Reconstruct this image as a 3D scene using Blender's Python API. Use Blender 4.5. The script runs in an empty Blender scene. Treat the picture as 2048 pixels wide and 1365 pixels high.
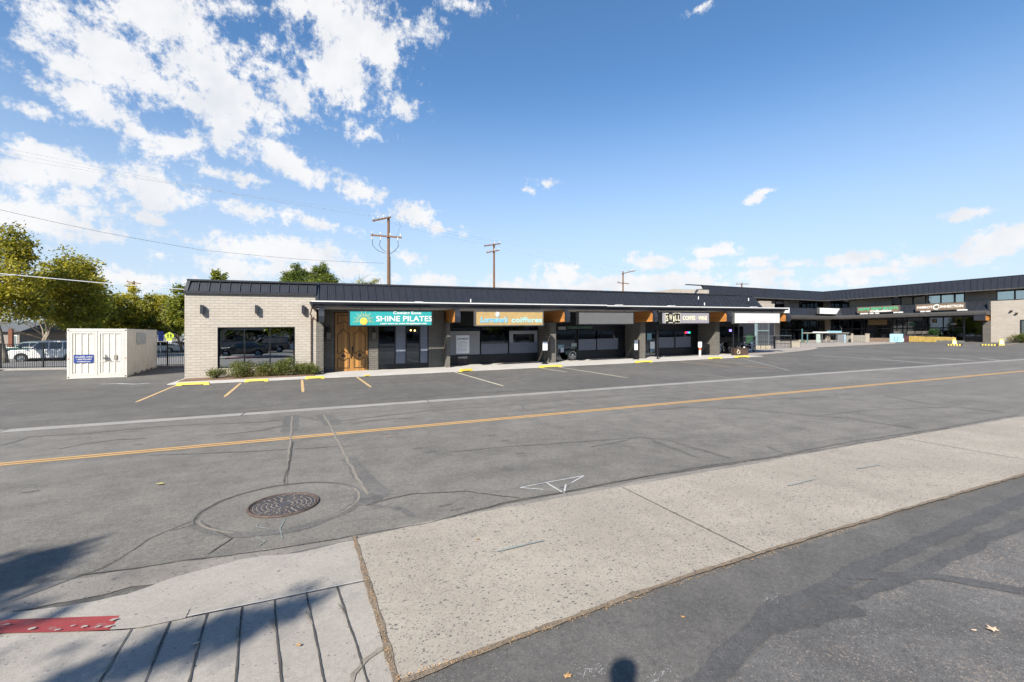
import bpy, bmesh, math, random
from mathutils import Vector, Matrix, noise as mnoise
rnd = random.Random(7)
SC = bpy.context.scene
COL = SC.collection
G = 0.0128; CAMH = 2.2; F = 915.0; HZ = 669.0
TH = math.atan(2166/915.0); CC = math.cos(TH); SS = math.sin(TH)
def clamp(v, a, b): return max(a, min(b, v))
def sm(t):
    t = clamp(t, 0, 1); return t*t*(3-2*t)
def ext(x): return 0.004*clamp(x-4, 0, 50)
def gz(x, y): return G*clamp(x, -70, 150) + ext(x)*sm((y-16)/8.0)
def ray(px, py):
    u = (px-1024)/F; v = (HZ-py)/F
    return CC+SS*u, SS-CC*u, v
def ong(px, py):
    dx, dy, v = ray(px, py); t = CAMH/(G*dx-v)
    for _ in range(20): t = (gz(t*dx, t*dy)-CAMH)/v if v < -1e-6 else t
    return t*dx, t*dy
def onY(px, py, Y):
    """point on the plane y=Y, height given in the building's level frame (before the street's slope is added)"""
    dx, dy, v = ray(px, py); t = Y/dy
    return t*dx, CAMH+t*v-G*t*dx
def onX(px, py, X):
    dx, dy, v = ray(px, py); t = X/dx
    return t*dy, CAMH+t*v

# ------------------------------------------------------------------ materials
MATS = {}
class NT:
    def __init__(s, nt): s.nt = nt
    def n(s, typ, **kw):
        nd = s.nt.nodes.new(typ)
        for k, v in kw.items():
            if k.startswith('i_'):
                nd.inputs[k[2:].replace('_', ' ')].default_value = v
            else: setattr(nd, k, v)
        return nd
    def l(s, a, b): s.nt.links.new(a, b)
    def math(s, op, a, b=None, c=None, cl=False):
        nd = s.nt.nodes.new('ShaderNodeMath'); nd.operation = op; nd.use_clamp = cl
        for i, v in enumerate((a, b, c)):
            if v is None: continue
            if hasattr(v, 'links'): s.l(v, nd.inputs[i])
            else: nd.inputs[i].default_value = v
        return nd.outputs[0]
    def mix(s, fac, a, b, mode='MIX'):
        nd = s.nt.nodes.new('ShaderNodeMix'); nd.data_type = 'RGBA'; nd.blend_type = mode
        for k, v in ((0, fac), (6, a), (7, b)):
            if hasattr(v, 'links'): s.l(v, nd.inputs[k])
            elif k == 0: nd.inputs[0].default_value = v
            else: nd.inputs[k].default_value = (v[0], v[1], v[2], 1)
        return nd.outputs[2]
    def noise(s, vec, scale, detail=4, rough=.6, dist=0):
        nd = s.n('ShaderNodeTexNoise'); nd.inputs['Scale'].default_value = scale
        nd.inputs['Detail'].default_value = detail; nd.inputs['Roughness'].default_value = rough
        nd.inputs['Distortion'].default_value = dist
        if vec is not None: s.l(vec, nd.inputs['Vector'])
        return nd.outputs[0]
    def ramp(s, fac, p0, p1, smooth=True):
        nd = s.n('ShaderNodeMapRange'); nd.interpolation_type = 'SMOOTHSTEP' if smooth else 'LINEAR'
        s.l(fac, nd.inputs[0]); nd.inputs[1].default_value = p0; nd.inputs[2].default_value = p1
        return nd.outputs[0]
def newmat(name):
    m = bpy.data.materials.new(name); m.use_nodes = True
    t = NT(m.node_tree); b = m.node_tree.nodes['Principled BSDF']
    MATS[name] = m
    return m, t, b
def srgb(r, g, b):
    f = lambda c: (c/255/12.92) if c/255 <= .04045 else ((c/255+.055)/1.055)**2.4
    return (f(r), f(g), f(b))
ALB = .76
def mul(c, k): return tuple(min(1, x*k) for x in c)
def mat(name, col, rough=.7, metal=0, var=.12, vs=3.0, fine=0, fs=60, bump=0, bs=80, spec=None, stretch=None, coat=0):
    m, t, b = newmat(name); col = mul(col, ALB)
    tc = t.n('ShaderNodeTexCoord').outputs['Object']
    if stretch:
        mp = t.n('ShaderNodeMapping'); mp.inputs['Scale'].default_value = stretch; t.l(tc, mp.inputs[0]); tc = mp.outputs[0]
    c = t.mix(t.ramp(t.noise(tc, vs, 5), .3, .7), mul(col, 1-var), mul(col, 1+var))
    if fine: c = t.mix(fine, c, t.mix(t.ramp(t.noise(tc, fs, 2), .35, .65), mul(col, .35), mul(col, 1.6)))
    t.l(c, b.inputs['Base Color'])
    b.inputs['Roughness'].default_value = rough; b.inputs['Metallic'].default_value = metal
    if spec is not None: b.inputs['Specular IOR Level'].default_value = spec
    if coat: b.inputs['Coat Weight'].default_value = coat
    if bump:
        bp = t.n('ShaderNodeBump'); bp.inputs['Strength'].default_value = bump; bp.inputs['Distance'].default_value = .01
        t.l(t.noise(tc, bs, 4), bp.inputs['Height']); t.l(bp.outputs[0], b.inputs['Normal'])
    return m
def emit(name, col, s):
    m, t, b = newmat(name)
    b.inputs['Base Color'].default_value = (*col, 1); b.inputs['Emission Color'].default_value = (*col, 1)
    b.inputs['Emission Strength'].default_value = s
    return m
def brickmat(name, c1, c2, mortar, bw=.406, rh=.136, ms=.009, shear=True, var=.16):
    c1, c2, mortar = mul(c1, ALB), mul(c2, ALB), mul(mortar, ALB)
    m, t, b = newmat(name)
    tc = t.n('ShaderNodeTexCoord').outputs['Object']
    sx = t.n('ShaderNodeSeparateXYZ'); t.l(tc, sx.inputs[0])
    nn = t.n('ShaderNodeSeparateXYZ'); t.l(t.n('ShaderNodeNewGeometry').outputs['True Normal'], nn.inputs[0])
    isx = t.math('GREATER_THAN', t.math('ABSOLUTE', nn.outputs[0]), .6)
    h = t.math('ADD', t.math('MULTIPLY', sx.outputs[0], t.math('SUBTRACT', 1, isx)), t.math('MULTIPLY', sx.outputs[1], isx))
    z = t.math('SUBTRACT', sx.outputs[2], t.math('MULTIPLY', sx.outputs[0], G)) if shear else sx.outputs[2]
    cb = t.n('ShaderNodeCombineXYZ'); t.l(h, cb.inputs[0]); t.l(z, cb.inputs[1])
    # wobble the joints a little, as slumped block
    wob = t.n('ShaderNodeTexNoise'); wob.inputs['Scale'].default_value = 6; t.l(tc, wob.inputs['Vector'])
    va = t.n('ShaderNodeVectorMath', operation='MULTIPLY_ADD'); t.l(wob.outputs['Color'], va.inputs[0])
    va.inputs[1].default_value = (.012, .012, 0); t.l(cb.outputs[0], va.inputs[2])
    br = t.n('ShaderNodeTexBrick'); br.inputs['Scale'].default_value = 1
    br.inputs['Brick Width'].default_value = bw; br.inputs['Row Height'].default_value = rh
    br.inputs['Mortar Size'].default_value = ms; br.inputs['Mortar Smooth'].default_value = .3; br.inputs['Bias'].default_value = 0
    br.inputs['Color1'].default_value = (*c1, 1); br.inputs['Color2'].default_value = (*c2, 1); br.inputs['Mortar'].default_value = (*mortar, 1)
    t.l(va.outputs[0], br.inputs['Vector'])
    n1 = t.noise(tc, 25, 5); n2 = t.noise(tc, .7, 3)
    c = t.mix(1.0, br.outputs['Color'], t.mix(t.math('MULTIPLY', t.math('ADD', n1, n2), .5), (1-var, 1-var, 1-var), (1+var, 1+var, 1+var*.9)), 'MULTIPLY')
    t.l(c, b.inputs['Base Color']); b.inputs['Roughness'].default_value = .85
    bp = t.n('ShaderNodeBump'); bp.inputs['Strength'].default_value = .9; bp.inputs['Distance'].default_value = .012
    t.l(t.math('SUBTRACT', t.math('MULTIPLY', n1, .5), br.outputs['Fac']), bp.inputs['Height']); t.l(bp.outputs[0], b.inputs['Normal'])
    return m
def woodmat(name, c1, c2, plank=.11, horizontal=True, gloss=.5):
    c1, c2 = mul(c1, ALB), mul(c2, ALB)
    m, t, b = newmat(name)
    tc = t.n('ShaderNodeTexCoord').outputs['Object']
    mp = t.n('ShaderNodeMapping'); mp.inputs['Scale'].default_value = (3, 3, 22) if horizontal else (22, 22, 2.5); t.l(tc, mp.inputs[0])
    g1 = t.noise(mp.outputs[0], 2.2, 6, .7, .8)
    sx = t.n('ShaderNodeSeparateXYZ'); t.l(tc, sx.inputs[0])
    ax = sx.outputs[2] if horizontal else sx.outputs[0]
    row = t.math('DIVIDE', ax, plank)
    fl = t.math('FLOOR', row); fr = t.math('FRACT', row)
    wn = t.n('ShaderNodeTexWhiteNoise', noise_dimensions='1D'); t.l(fl, wn.inputs['W'])
    gap = t.math('LESS_THAN', fr, .07)
    c = t.mix(t.ramp(g1, .3, .72), c1, c2)
    c = t.mix(1.0, c, t.mix(wn.outputs[0], (.72, .70, .66), (1.15, 1.12, 1.08)), 'MULTIPLY')
    c = t.mix(t.math('MULTIPLY', gap, .75), c, mul(c1, .2))
    t.l(c, b.inputs['Base Color']); b.inputs['Roughness'].default_value = gloss
    bp = t.n('ShaderNodeBump'); bp.inputs['Strength'].default_value = .5; bp.inputs['Distance'].default_value = .006
    t.l(t.math('SUBTRACT', t.math('MULTIPLY', g1, .4), gap), bp.inputs['Height']); t.l(bp.outputs[0], b.inputs['Normal'])
    return m
def leafmat(name, dark, mid, light):
    dark, mid, light = mul(dark, .9), mul(mid, .9), mul(light, .9)
    m, t, b = newmat(name)
    at = t.n('ShaderNodeAttribute', attribute_name='tint')
    cr = t.n('ShaderNodeValToRGB'); t.l(at.outputs['Fac'], cr.inputs[0])
    e = cr.color_ramp.elements; e[0].position = 0; e[0].color = (*dark, 1); e[1].position = 1; e[1].color = (*light, 1)
    x = cr.color_ramp.elements.new(.5); x.color = (*mid, 1)
    t.l(cr.outputs[0], b.inputs['Base Color']); b.inputs['Roughness'].default_value = .55
    b.inputs['Specular IOR Level'].default_value = .3
    tr = t.n('ShaderNodeBsdfTranslucent'); t.l(t.mix(1.0, cr.outputs[0], (1.5, 1.4, .6), 'MULTIPLY'), tr.inputs[0])
    mx = t.n('ShaderNodeMixShader'); mx.inputs[0].default_value = .38
    t.l(b.outputs[0], mx.inputs[1]); t.l(tr.outputs[0], mx.inputs[2])
    out = m.node_tree.nodes['Material Output']; t.l(mx.outputs[0], out.inputs[0])
    return m

# ------------------------------------------------------------------ mesh builder
def wloc(o):
    v = Vector((0, 0, 0))
    while o is not None: v = v+o.location; o = o.parent
    return v
def tag(o, label=None, cat=None, group=None, kind=None):
    if label: o['label'] = label
    if cat: o['category'] = cat
    if group: o['group'] = group
    if kind: o['kind'] = kind
    return o
def thing(name, label, cat, loc=(0, 0, 0), rz=0, group=None):
    o = bpy.data.objects.new(name, None); COL.objects.link(o)
    o.location = loc; o.rotation_euler = (0, 0, rz); o.empty_display_size = .2
    return tag(o, label, cat, group)
class MB:
    def __init__(s): s.v = []; s.f = []; s.tint = None; s.mi = []; s.cur = 0
    def add(s, vs, fs):
        k = len(s.v); s.v += [tuple(p) for p in vs]; s.f += [tuple(i+k for i in f) for f in fs]; s.mi += [s.cur]*len(fs); return s
    def box(s, x0, x1, y0, y1, z0, z1, mtx=None):
        if x0 > x1: x0, x1 = x1, x0
        if y0 > y1: y0, y1 = y1, y0
        if z0 > z1: z0, z1 = z1, z0
        p = [(x0, y0, z0), (x1, y0, z0), (x1, y1, z0), (x0, y1, z0), (x0, y0, z1), (x1, y0, z1), (x1, y1, z1), (x0, y1, z1)]
        if mtx is not None: p = [tuple(mtx @ Vector(q)) for q in p]
        return s.add(p, [(0, 3, 2, 1), (4, 5, 6, 7), (0, 1, 5, 4), (1, 2, 6, 5), (2, 3, 7, 6), (3, 0, 4, 7)])
    def hexa(s, b, t):
        return s.add(list(b)+list(t), [(0, 3, 2, 1), (4, 5, 6, 7), (0, 1, 5, 4), (1, 2, 6, 5), (2, 3, 7, 6), (3, 0, 4, 7)])
    def quad(s, a, b, c, d): return s.add([a, b, c, d], [(0, 1, 2, 3)])
    def prism(s, pts, d, axis='y', o=0.0):
        """2D outline extruded: axis y -> pts are (x,z), from y=o to o+d; axis x -> (y,z); axis z -> (x,y)"""
        def P(a, b, c): return {'y': (a, c, b), 'x': (c, a, b), 'z': (a, b, c)}[axis]
        n = len(pts)
        s.add([P(a, b, o) for a, b in pts]+[P(a, b, o+d) for a, b in pts],
              [tuple(range(n)), tuple(range(2*n-1, n-1, -1))]+[(i, (i+1) % n, n+(i+1) % n, n+i) for i in range(n)])
        return s
    def cyl(s, p0, p1, r0, r1=None, n=12, cap=True):
        r1 = r0 if r1 is None else r1
        p0 = Vector(p0); p1 = Vector(p1); d = (p1-p0)
        if d.length < 1e-6: return s
        d.normalize(); a = d.orthogonal().normalized(); b = d.cross(a)
        vs = [p0+(a*math.cos(2*math.pi*i/n)+b*math.sin(2*math.pi*i/n))*r0 for i in range(n)]
        vs += [p1+(a*math.cos(2*math.pi*i/n)+b*math.sin(2*math.pi*i/n))*r1 for i in range(n)]
        fs = [(i, (i+1) % n, n+(i+1) % n, n+i) for i in range(n)]
        if cap: fs += [tuple(range(n-1, -1, -1)), tuple(range(n, 2*n))]
        return s.add(vs, fs)
    def tube(s, path, r, n=8):
        path = [Vector(p) for p in path]; R = r if isinstance(r, (list, tuple)) else [r]*len(path)
        k = len(s.v); rings = []
        up = None
        for i, p in enumerate(path):
            d = (path[min(i+1, len(path)-1)]-path[max(i-1, 0)]).normalized()
            if up is None: a = d.orthogonal().normalized()
            else:
                a = up-d*up.dot(d)
                a = a.normalized() if a.length > 1e-6 else d.orthogonal().normalized()
            up = a; b = d.cross(a)
            rings.append([p+(a*math.cos(2*math.pi*j/n)+b*math.sin(2*math.pi*j/n))*R[i] for j in range(n)])
        vs = [v for rg in rings for v in rg]
        fs = [(i*n+j, i*n+(j+1) % n, (i+1)*n+(j+1) % n, (i+1)*n+j) for i in range(len(path)-1) for j in range(n)]
        fs += [tuple(range(n-1, -1, -1)), tuple(range((len(path)-1)*n, len(path)*n))]
        return s.add(vs, fs)
    def torus(s, c, ax, R, r, n=24, m=8):
        c = Vector(c); ax = Vector(ax).normalized(); a = ax.orthogonal().normalized(); b = ax.cross(a)
        vs = []
        for i in range(n):
            t = 2*math.pi*i/n; dd = a*math.cos(t)+b*math.sin(t)
            for j in range(m):
                q = 2*math.pi*j/m; vs.append(c+dd*(R+r*math.cos(q))+ax*r*math.sin(q))
        return s.add(vs, [(i*m+j, ((i+1) % n)*m+j, ((i+1) % n)*m+(j+1) % m, i*m+(j+1) % m) for i in range(n) for j in range(m)])
    def ell(s, c, rx, ry, rz, n=12, m=8, nz=0):
        vs = [(c[0], c[1], c[2]-rz)]
        for i in range(1, m):
            ph = math.pi*i/m
            for j in range(n):
                th = 2*math.pi*j/n; k = 1+(rnd.uniform(-nz, nz) if nz else 0)
                vs.append((c[0]+rx*k*math.sin(ph)*math.cos(th), c[1]+ry*k*math.sin(ph)*math.sin(th), c[2]-rz*k*math.cos(ph)))
        vs.append((c[0], c[1], c[2]+rz))
        fs = [(0, 1+(j+1) % n, 1+j) for j in range(n)]
        fs += [(1+i*n+j, 1+i*n+(j+1) % n, 1+(i+1)*n+(j+1) % n, 1+(i+1)*n+j) for i in range(m-2) for j in range(n)]
        L = len(vs)-1; fs += [(L, 1+(m-2)*n+j, 1+(m-2)*n+(j+1) % n) for j in range(n)]
        return s.add(vs, fs)
    def build(s, name, m, parent=None, shear=False, local=False, label=None, smooth=False, bevel=0, at=None, fixn=False):
        off = Vector((0, 0, 0))
        if at is not None: off = Vector(at)
        if parent is not None and not local: off = wloc(parent)
        sh = G if shear else 0.0
        vs = [(x-off.x, y-off.y, z+sh*x-off.z) for x, y, z in s.v]
        me = bpy.data.meshes.new(name); me.from_pydata(vs, [], s.f); me.update()
        ms = m if isinstance(m, (list, tuple)) else [m]
        for q in ms: me.materials.append(q)
        if len(ms) > 1: me.polygons.foreach_set('material_index', s.mi)
        if smooth: me.polygons.foreach_set('use_smooth', [True]*len(me.polygons))
        if fixn:
            bm = bmesh.new(); bm.from_mesh(me); bmesh.ops.recalc_face_normals(bm, faces=bm.faces); bm.to_mesh(me); bm.free()
        if s.tint is not None:
            a = me.attributes.new('tint', 'FLOAT', 'FACE'); a.data.foreach_set('value', s.tint)
        o = bpy.data.objects.new(name, me); COL.objects.link(o)
        if at is not None: o.location = off
        if parent is not None: o.parent = parent
        if label: o['label'] = label
        if bevel:
            md = o.modifiers.new('bevel', 'BEVEL'); md.width = bevel; md.segments = 2; md.limit_method = 'ANGLE'
        return o
def copy_tree(o, parent=None):
    c = o.copy(); COL.objects.link(c); c.parent = parent
    for ch in [x for x in o.children]: copy_tree(ch, c)
    return c
def text_mesh(txt, size, bold=0.0, shear=0.0, extrude=.006, spacing=1.0, width=None, align='CENTER'):
    """lettering as a mesh in local XZ (facing -Y), baseline at z=0"""
    cu = bpy.data.curves.new('txt', 'FONT'); cu.body = txt; cu.size = size; cu.offset = bold; cu.shear = shear
    cu.extrude = extrude; cu.space_character = spacing; cu.align_x = align; cu.resolution_u = 3
    o = bpy.data.objects.new('txt', cu); COL.objects.link(o)
    dg = bpy.context.evaluated_depsgraph_get(); dg.update()
    me = bpy.data.meshes.new_from_object(o.evaluated_get(dg))
    bpy.data.objects.remove(o); bpy.data.curves.remove(cu)
    mb = MB(); vs = [v.co.copy() for v in me.vertices]
    k = 1.0
    if width and vs:
        w = max(v.x for v in vs)-min(v.x for v in vs); k = width/w
    mb.add([(v.x*k, -v.z, v.y) for v in vs], [tuple(p.vertices) for p in me.polygons])
    bpy.data.meshes.remove(me)
    return mb
def place(mb, x, y, z, rz=0):
    c, s_ = math.cos(rz), math.sin(rz)
    mb.v = [(x+c*a-s_*b, y+s_*a+c*b, z+d) for a, b, d in mb.v]; return mb
# ------------------------------------------------------------------ camera, light, sky
cam = bpy.data.cameras.new('camera'); co = bpy.data.objects.new('camera', cam); COL.objects.link(co)
co.location = (0, 0, CAMH); co.rotation_euler = (math.pi/2, 0, math.atan2(SS, CC)-math.pi/2)
cam.sensor_width = 36; cam.lens = 36*F/2048; cam.shift_y = -(682.5-HZ)/2048; cam.clip_end = 3000; cam.clip_start = .05
SC.camera = co
SUND = Vector((1.05, 1.0, -1.12)).normalized()          # direction the light travels
sl = bpy.data.lights.new('sun', 'SUN'); so = bpy.data.objects.new('sun', sl); COL.objects.link(so)
sl.energy = 5.0; sl.angle = math.radians(.75); sl.color = (1, .93, .82)
so.rotation_euler = SUND.to_track_quat('-Z', 'Y').to_euler(); so.location = (-30, -40, 40)
SC.view_settings.view_transform = 'Standard'; SC.view_settings.look = 'None'; SC.view_settings.exposure = 1.0; SC.view_settings.gamma = 1
W = bpy.data.worlds.new('World'); SC.world = W; W.use_nodes = True
t = NT(W.node_tree); bg = W.node_tree.nodes['Background']
sky = t.n('ShaderNodeTexSky', sky_type='NISHITA'); sky.sun_disc = False
el = math.asin(-SUND.z); sky.sun_elevation = el
sky.sun_rotation = math.atan2(-SUND.x, -SUND.y)
sky.altitude = 1300; sky.air_density = 1.0; sky.dust_density = .35; sky.ozone_density = 2.2
hs = t.n('ShaderNodeHueSaturation'); hs.inputs['Saturation'].default_value = 1.16; hs.inputs['Value'].default_value = 1.0
t.l(sky.outputs[0], hs.inputs['Color'])
dirv = t.n('ShaderNodeTexCoord').outputs['Generated']
sx = t.n('ShaderNodeSeparateXYZ'); t.l(dirv, sx.inputs[0])
X, Y, Z = sx.outputs
az = t.math('ARCTAN2', X, Y); elv = t.math('ARCSINE', Z)
ae = t.n('ShaderNodeCombineXYZ'); t.l(az, ae.inputs[0]); t.l(elv, ae.inputs[1])
# noise lives on a flat cloud deck so that clouds shrink and flatten toward the horizon
zz = t.math('ADD', t.math('MAXIMUM', Z, 0), .16)
cp = t.n('ShaderNodeCombineXYZ'); t.l(t.math('DIVIDE', X, zz), cp.inputs[0]); t.l(t.math('DIVIDE', Y, zz), cp.inputs[1])
nA = t.noise(cp.outputs[0], 2.3, 5, .58)
# blobs: (px, py, rx, ry, tilt degrees, strength) measured on the photograph, turned into sky directions
BL = [(350, 60, 260, 110, 12, 1), (230, 110, 170, 85, 25, 1), (420, 160, 150, 110, 30, 1), (300, 20, 160, 70, 0, .9), (690, 60, 150, 110, 5, 1), (680, 150, 150, 80, 15, 1), (560, 170, 90, 55, 10, .8), (760, 100, 70, 80, 0, .8),
      (600, 20, 110, 60, 0, .7), (340, 150, 80, 40, 40, .6), (480, 10, 60, 30, 0, .4), (920, 8, 70, 22, 0, .75), (860, 55, 40, 45, 60, .6), (140, 130, 95, 26, 12, .75), (90, 35, 70, 22, 0, .3),
      (180, 215, 150, 42, 10, 1), (260, 250, 90, 38, 20, .8), (90, 225, 70, 22, 0, .7), (350, 290, 110, 45, -20, .95), (450, 270, 65, 55, 35, .95), (540, 230, 55, 48, 30, .85), (560, 315, 120, 40, 12, .9), (600, 345, 65, 32, 20, .85), (480, 300, 70, 30, 10, .8),
      (730, 265, 46, 32, 10, .95), (810, 220, 50, 22, 10, .6), (718, 380, 60, 28, 8, .95), (425, 345, 60, 18, 5, .7), (500, 360, 70, 18, 5, .7), (140, 345, 190, 50, 5, 1), (300, 370, 130, 50, 5, 1), (60, 350, 120, 50, 0, 1), (160, 400, 120, 40, 5, .9),
      (480, 420, 60, 20, 5, .85), (580, 432, 52, 22, 5, .85), (640, 448, 70, 14, 8, .8), (80, 440, 190, 45, 4, 1), (200, 470, 75, 28, 5, .9), (300, 438, 60, 12, 6, .7), (490, 500, 160, 34, 4, 1), (620, 510, 110, 34, 8, 1), (560, 540, 200, 30, 5, .85),
      (815, 430, 52, 26, 4, .9), (875, 456, 42, 14, 10, .85), (815, 515, 45, 22, 15, .7), (700, 545, 90, 24, 5, .7), (290, 560, 140, 26, 2, .9), (850, 560, 80, 22, 0, .9), (1090, 368, 32, 14, 0, .8), (1066, 381, 18, 10, 0, .6), (1506, 401, 34, 11, -6, .8), (1532, 384, 26, 7, -5, .75),
      (1928, 431, 80, 14, -4, .85), (1420, 502, 64, 16, 0, .95), (1300, 524, 72, 22, -3, .95), (1120, 535, 46, 16, 6, .9), (1140, 555, 90, 18, 0, .8), (1400, 530, 50, 12, -2, .7), (1512, 527, 44, 11, 0, .8), (1600, 527, 52, 11, 0, .75), (1710, 517, 95, 20, -3, .85),
      (1900, 514, 150, 26, -3, .9), (2020, 480, 100, 34, -12, .95), (1530, 548, 80, 14, 0, .75), (1740, 545, 90, 14, 0, .75), (1280, 566, 240, 20, 0, .85), (1600, 568, 200, 18, 0, .7), (1040, 575, 120, 20, 0, .7), (130, 300, 60, 10, 5, .35), (1395, 20, 26, 9, -10, .5), (920, 470, 30, 10, 0, .3)]
best = None
for px, py, rx, ry, tilt, st in BL:
    if py > 360 and px > 1000: st = min(1.15, st+.12); rx *= .98
    dx, dy, v = ray(px, py); hyp = math.hypot(dx, dy); a0 = math.atan2(dx, dy); e0 = math.atan2(v, hyp)
    u = (px-1024)/F
    ka = 1/(F*(1+u*u)); ke = hyp*0+ (1/(F*math.sqrt(1+u*u)))*math.cos(e0)**2
    mp = t.n('ShaderNodeMapping', vector_type='TEXTURE'); t.l(ae.outputs[0], mp.inputs[0])
    mp.inputs['Location'].default_value = (a0, e0, 0); mp.inputs['Rotation'].default_value = (0, 0, -math.radians(tilt))
    mp.inputs['Scale'].default_value = (rx*ka*1.08, ry*ke*1.12, 1)
    ln = t.n('ShaderNodeVectorMath', operation='LENGTH'); t.l(mp.outputs[0], ln.inputs[0])
    val = t.math('MULTIPLY', t.math('SUBTRACT', 1, ln.outputs['Value']), st)
    best = val if best is None else t.math('SMOOTH_MAX', best, val, .12)
best = t.math('MAXIMUM', best, -1)
# ragged detail
nB = t.noise(ae.outputs[0], 16, 6, .64)
nC = t.noise(ae.outputs[0], 60, 4, .7)
nmix = t.math('ADD', t.math('MULTIPLY', nA, .25), t.math('ADD', t.math('MULTIPLY', nB, .50), t.math('MULTIPLY', nC, .25)))
dens = t.math('ADD', t.math('MULTIPLY', best, .42), t.math('MULTIPLY', t.math('SUBTRACT', nmix, .505), 2.35))
cov = t.ramp(dens, -.02, .26)
edge = t.math('POWER', cov, 1.25)
# base shading: thicker parts a little greyer underneath
thick = t.ramp(t.noise(ae.outputs[0], 9, 3, .6), .38, .72)
ccol = t.mix(t.math('MULTIPLY', thick, .8), (9.2, 9.2, 9.3), (7.3, 7.6, 8.1))
skyc = t.mix(1.0, hs.outputs[0], (1.95, 1.98, 1.92), 'MULTIPLY')
# pale the lowest sky as aerosol does
hz = t.ramp(Z, .50, -.02)
skyc = t.mix(t.math('MULTIPLY', hz, .92), skyc, (6.1, 7.05, 8.25))
fin = t.mix(t.math('MULTIPLY', edge, .96), skyc, ccol)
t.l(fin, bg.inputs[0]); bg.inputs[1].default_value = .053

W.cycles.sampling_method = 'MANUAL'; W.cycles.sample_map_resolution = 512
cy = SC.cycles; cy.max_bounces = 6; cy.diffuse_bounces = 2; cy.glossy_bounces = 3; cy.transmission_bounces = 4; cy.transparent_max_bounces = 6
cy.caustics_reflective = False; cy.caustics_refractive = False; cy.use_adaptive_sampling = True; cy.adaptive_threshold = .02; cy.adaptive_min_samples = 12; cy.sample_clamp_indirect = 4
# ------------------------------------------------------------------ ground materials
def asphalt(name, col, speck, speckfac, big=.14, lanes=0, warm=None, fines=190, bumps=.5, patch=None):
    m, t, b = newmat(name); col = mul(col, ALB); speck = mul(speck, ALB)
    tc = t.n('ShaderNodeTexCoord').outputs['Object']
    c = t.mix(t.ramp(t.noise(tc, .22, 5, .6), .3, .7), mul(col, 1-big), mul(col, 1+big))
    mp = t.n('ShaderNodeMapping'); mp.inputs['Scale'].default_value = (.05, .9, 1); t.l(tc, mp.inputs[0])
    if lanes: c = t.mix(t.math('MULTIPLY', t.ramp(t.noise(mp.outputs[0], 1.3, 6, .7), .42, .66), lanes), c, mul(col, .72))
    c = t.mix(t.math('MULTIPLY', t.ramp(t.noise(tc, 2.6, 6, .7), .52, .75), .35), c, mul(col, 1.22))
    f1 = t.noise(tc, fines, 3, .75)
    c = t.mix(1.0, c, t.mix(t.ramp(f1, .32, .68, False), (.42, .42, .42), (1.60, 1.60, 1.58)), 'MULTIPLY')
    c = t.mix(1.0, c, t.mix(t.ramp(t.noise(tc, 22, 9, .92), .32, .68, False), (.52, .52, .53), (1.48, 1.47, 1.45)), 'MULTIPLY')
    c = t.mix(1.0, c, t.mix(t.ramp(t.noise(tc, 1.7, 6, .75), .3, .7), (.84, .84, .84), (1.14, 1.13, 1.12)), 'MULTIPLY')
    vo = t.n('ShaderNodeTexVoronoi'); vo.inputs['Scale'].default_value = fines*.42; t.l(tc, vo.inputs['Vector'])
    sp = t.math('LESS_THAN', vo.outputs['Distance'], .33)
    wn = t.n('ShaderNodeSeparateColor'); t.l(vo.outputs['Color'], wn.inputs[0])
    msk = t.math('MULTIPLY', sp, t.math('GREATER_THAN', wn.outputs[0], 1-speckfac))
    c = t.mix(t.math('MULTIPLY', msk, .75), c, speck)
    vd = t.n('ShaderNodeTexVoronoi'); vd.inputs['Scale'].default_value = .9; vd.inputs['Randomness'].default_value = 1
    wv = t.n('ShaderNodeVectorMath', operation='MULTIPLY_ADD'); wt = t.n('ShaderNodeTexNoise'); wt.inputs['Scale'].default_value = 5; t.l(tc, wt.inputs['Vector']); t.l(wt.outputs['Color'], wv.inputs[0]); wv.inputs[1].default_value = (.3, .3, 0); t.l(tc, wv.inputs[2]); t.l(wv.outputs[0], vd.inputs['Vector'])
    wd = t.n('ShaderNodeSeparateColor'); t.l(vd.outputs['Color'], wd.inputs[0])
    spot = t.math('MULTIPLY', t.math('SUBTRACT', 1, t.ramp(vd.outputs['Distance'], .04, .16)), t.math('GREATER_THAN', wd.outputs[0], .62))
    c = t.mix(t.math('MULTIPLY', spot, .42), c, mul(col, .45))
    if warm:
        n = t.math('MULTIPLY', t.ramp(t.noise(tc, 1.1, 6, .7), .46, .62), t.ramp(t.noise(tc, 42, 5, .8), .5, .68))
        c = t.mix(t.math('MULTIPLY', n, .8), c, warm)
    if patch:
        n = t.ramp(t.noise(tc, patch[0], 3, .5), patch[1], patch[1]+.12)
        c = t.mix(t.math('MULTIPLY', n, patch[2]), c, mul(col, patch[3]))
    t.l(c, b.inputs['Base Color']); b.inputs['Roughness'].default_value = .82
    b.inputs['Specular IOR Level'].default_value = .35
    bp = t.n('ShaderNodeBump'); bp.inputs['Strength'].default_value = bumps; bp.inputs['Distance'].default_value = .004
    t.l(f1, bp.inputs['Height']); t.l(bp.outputs[0], b.inputs['Normal'])
    return m
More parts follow.
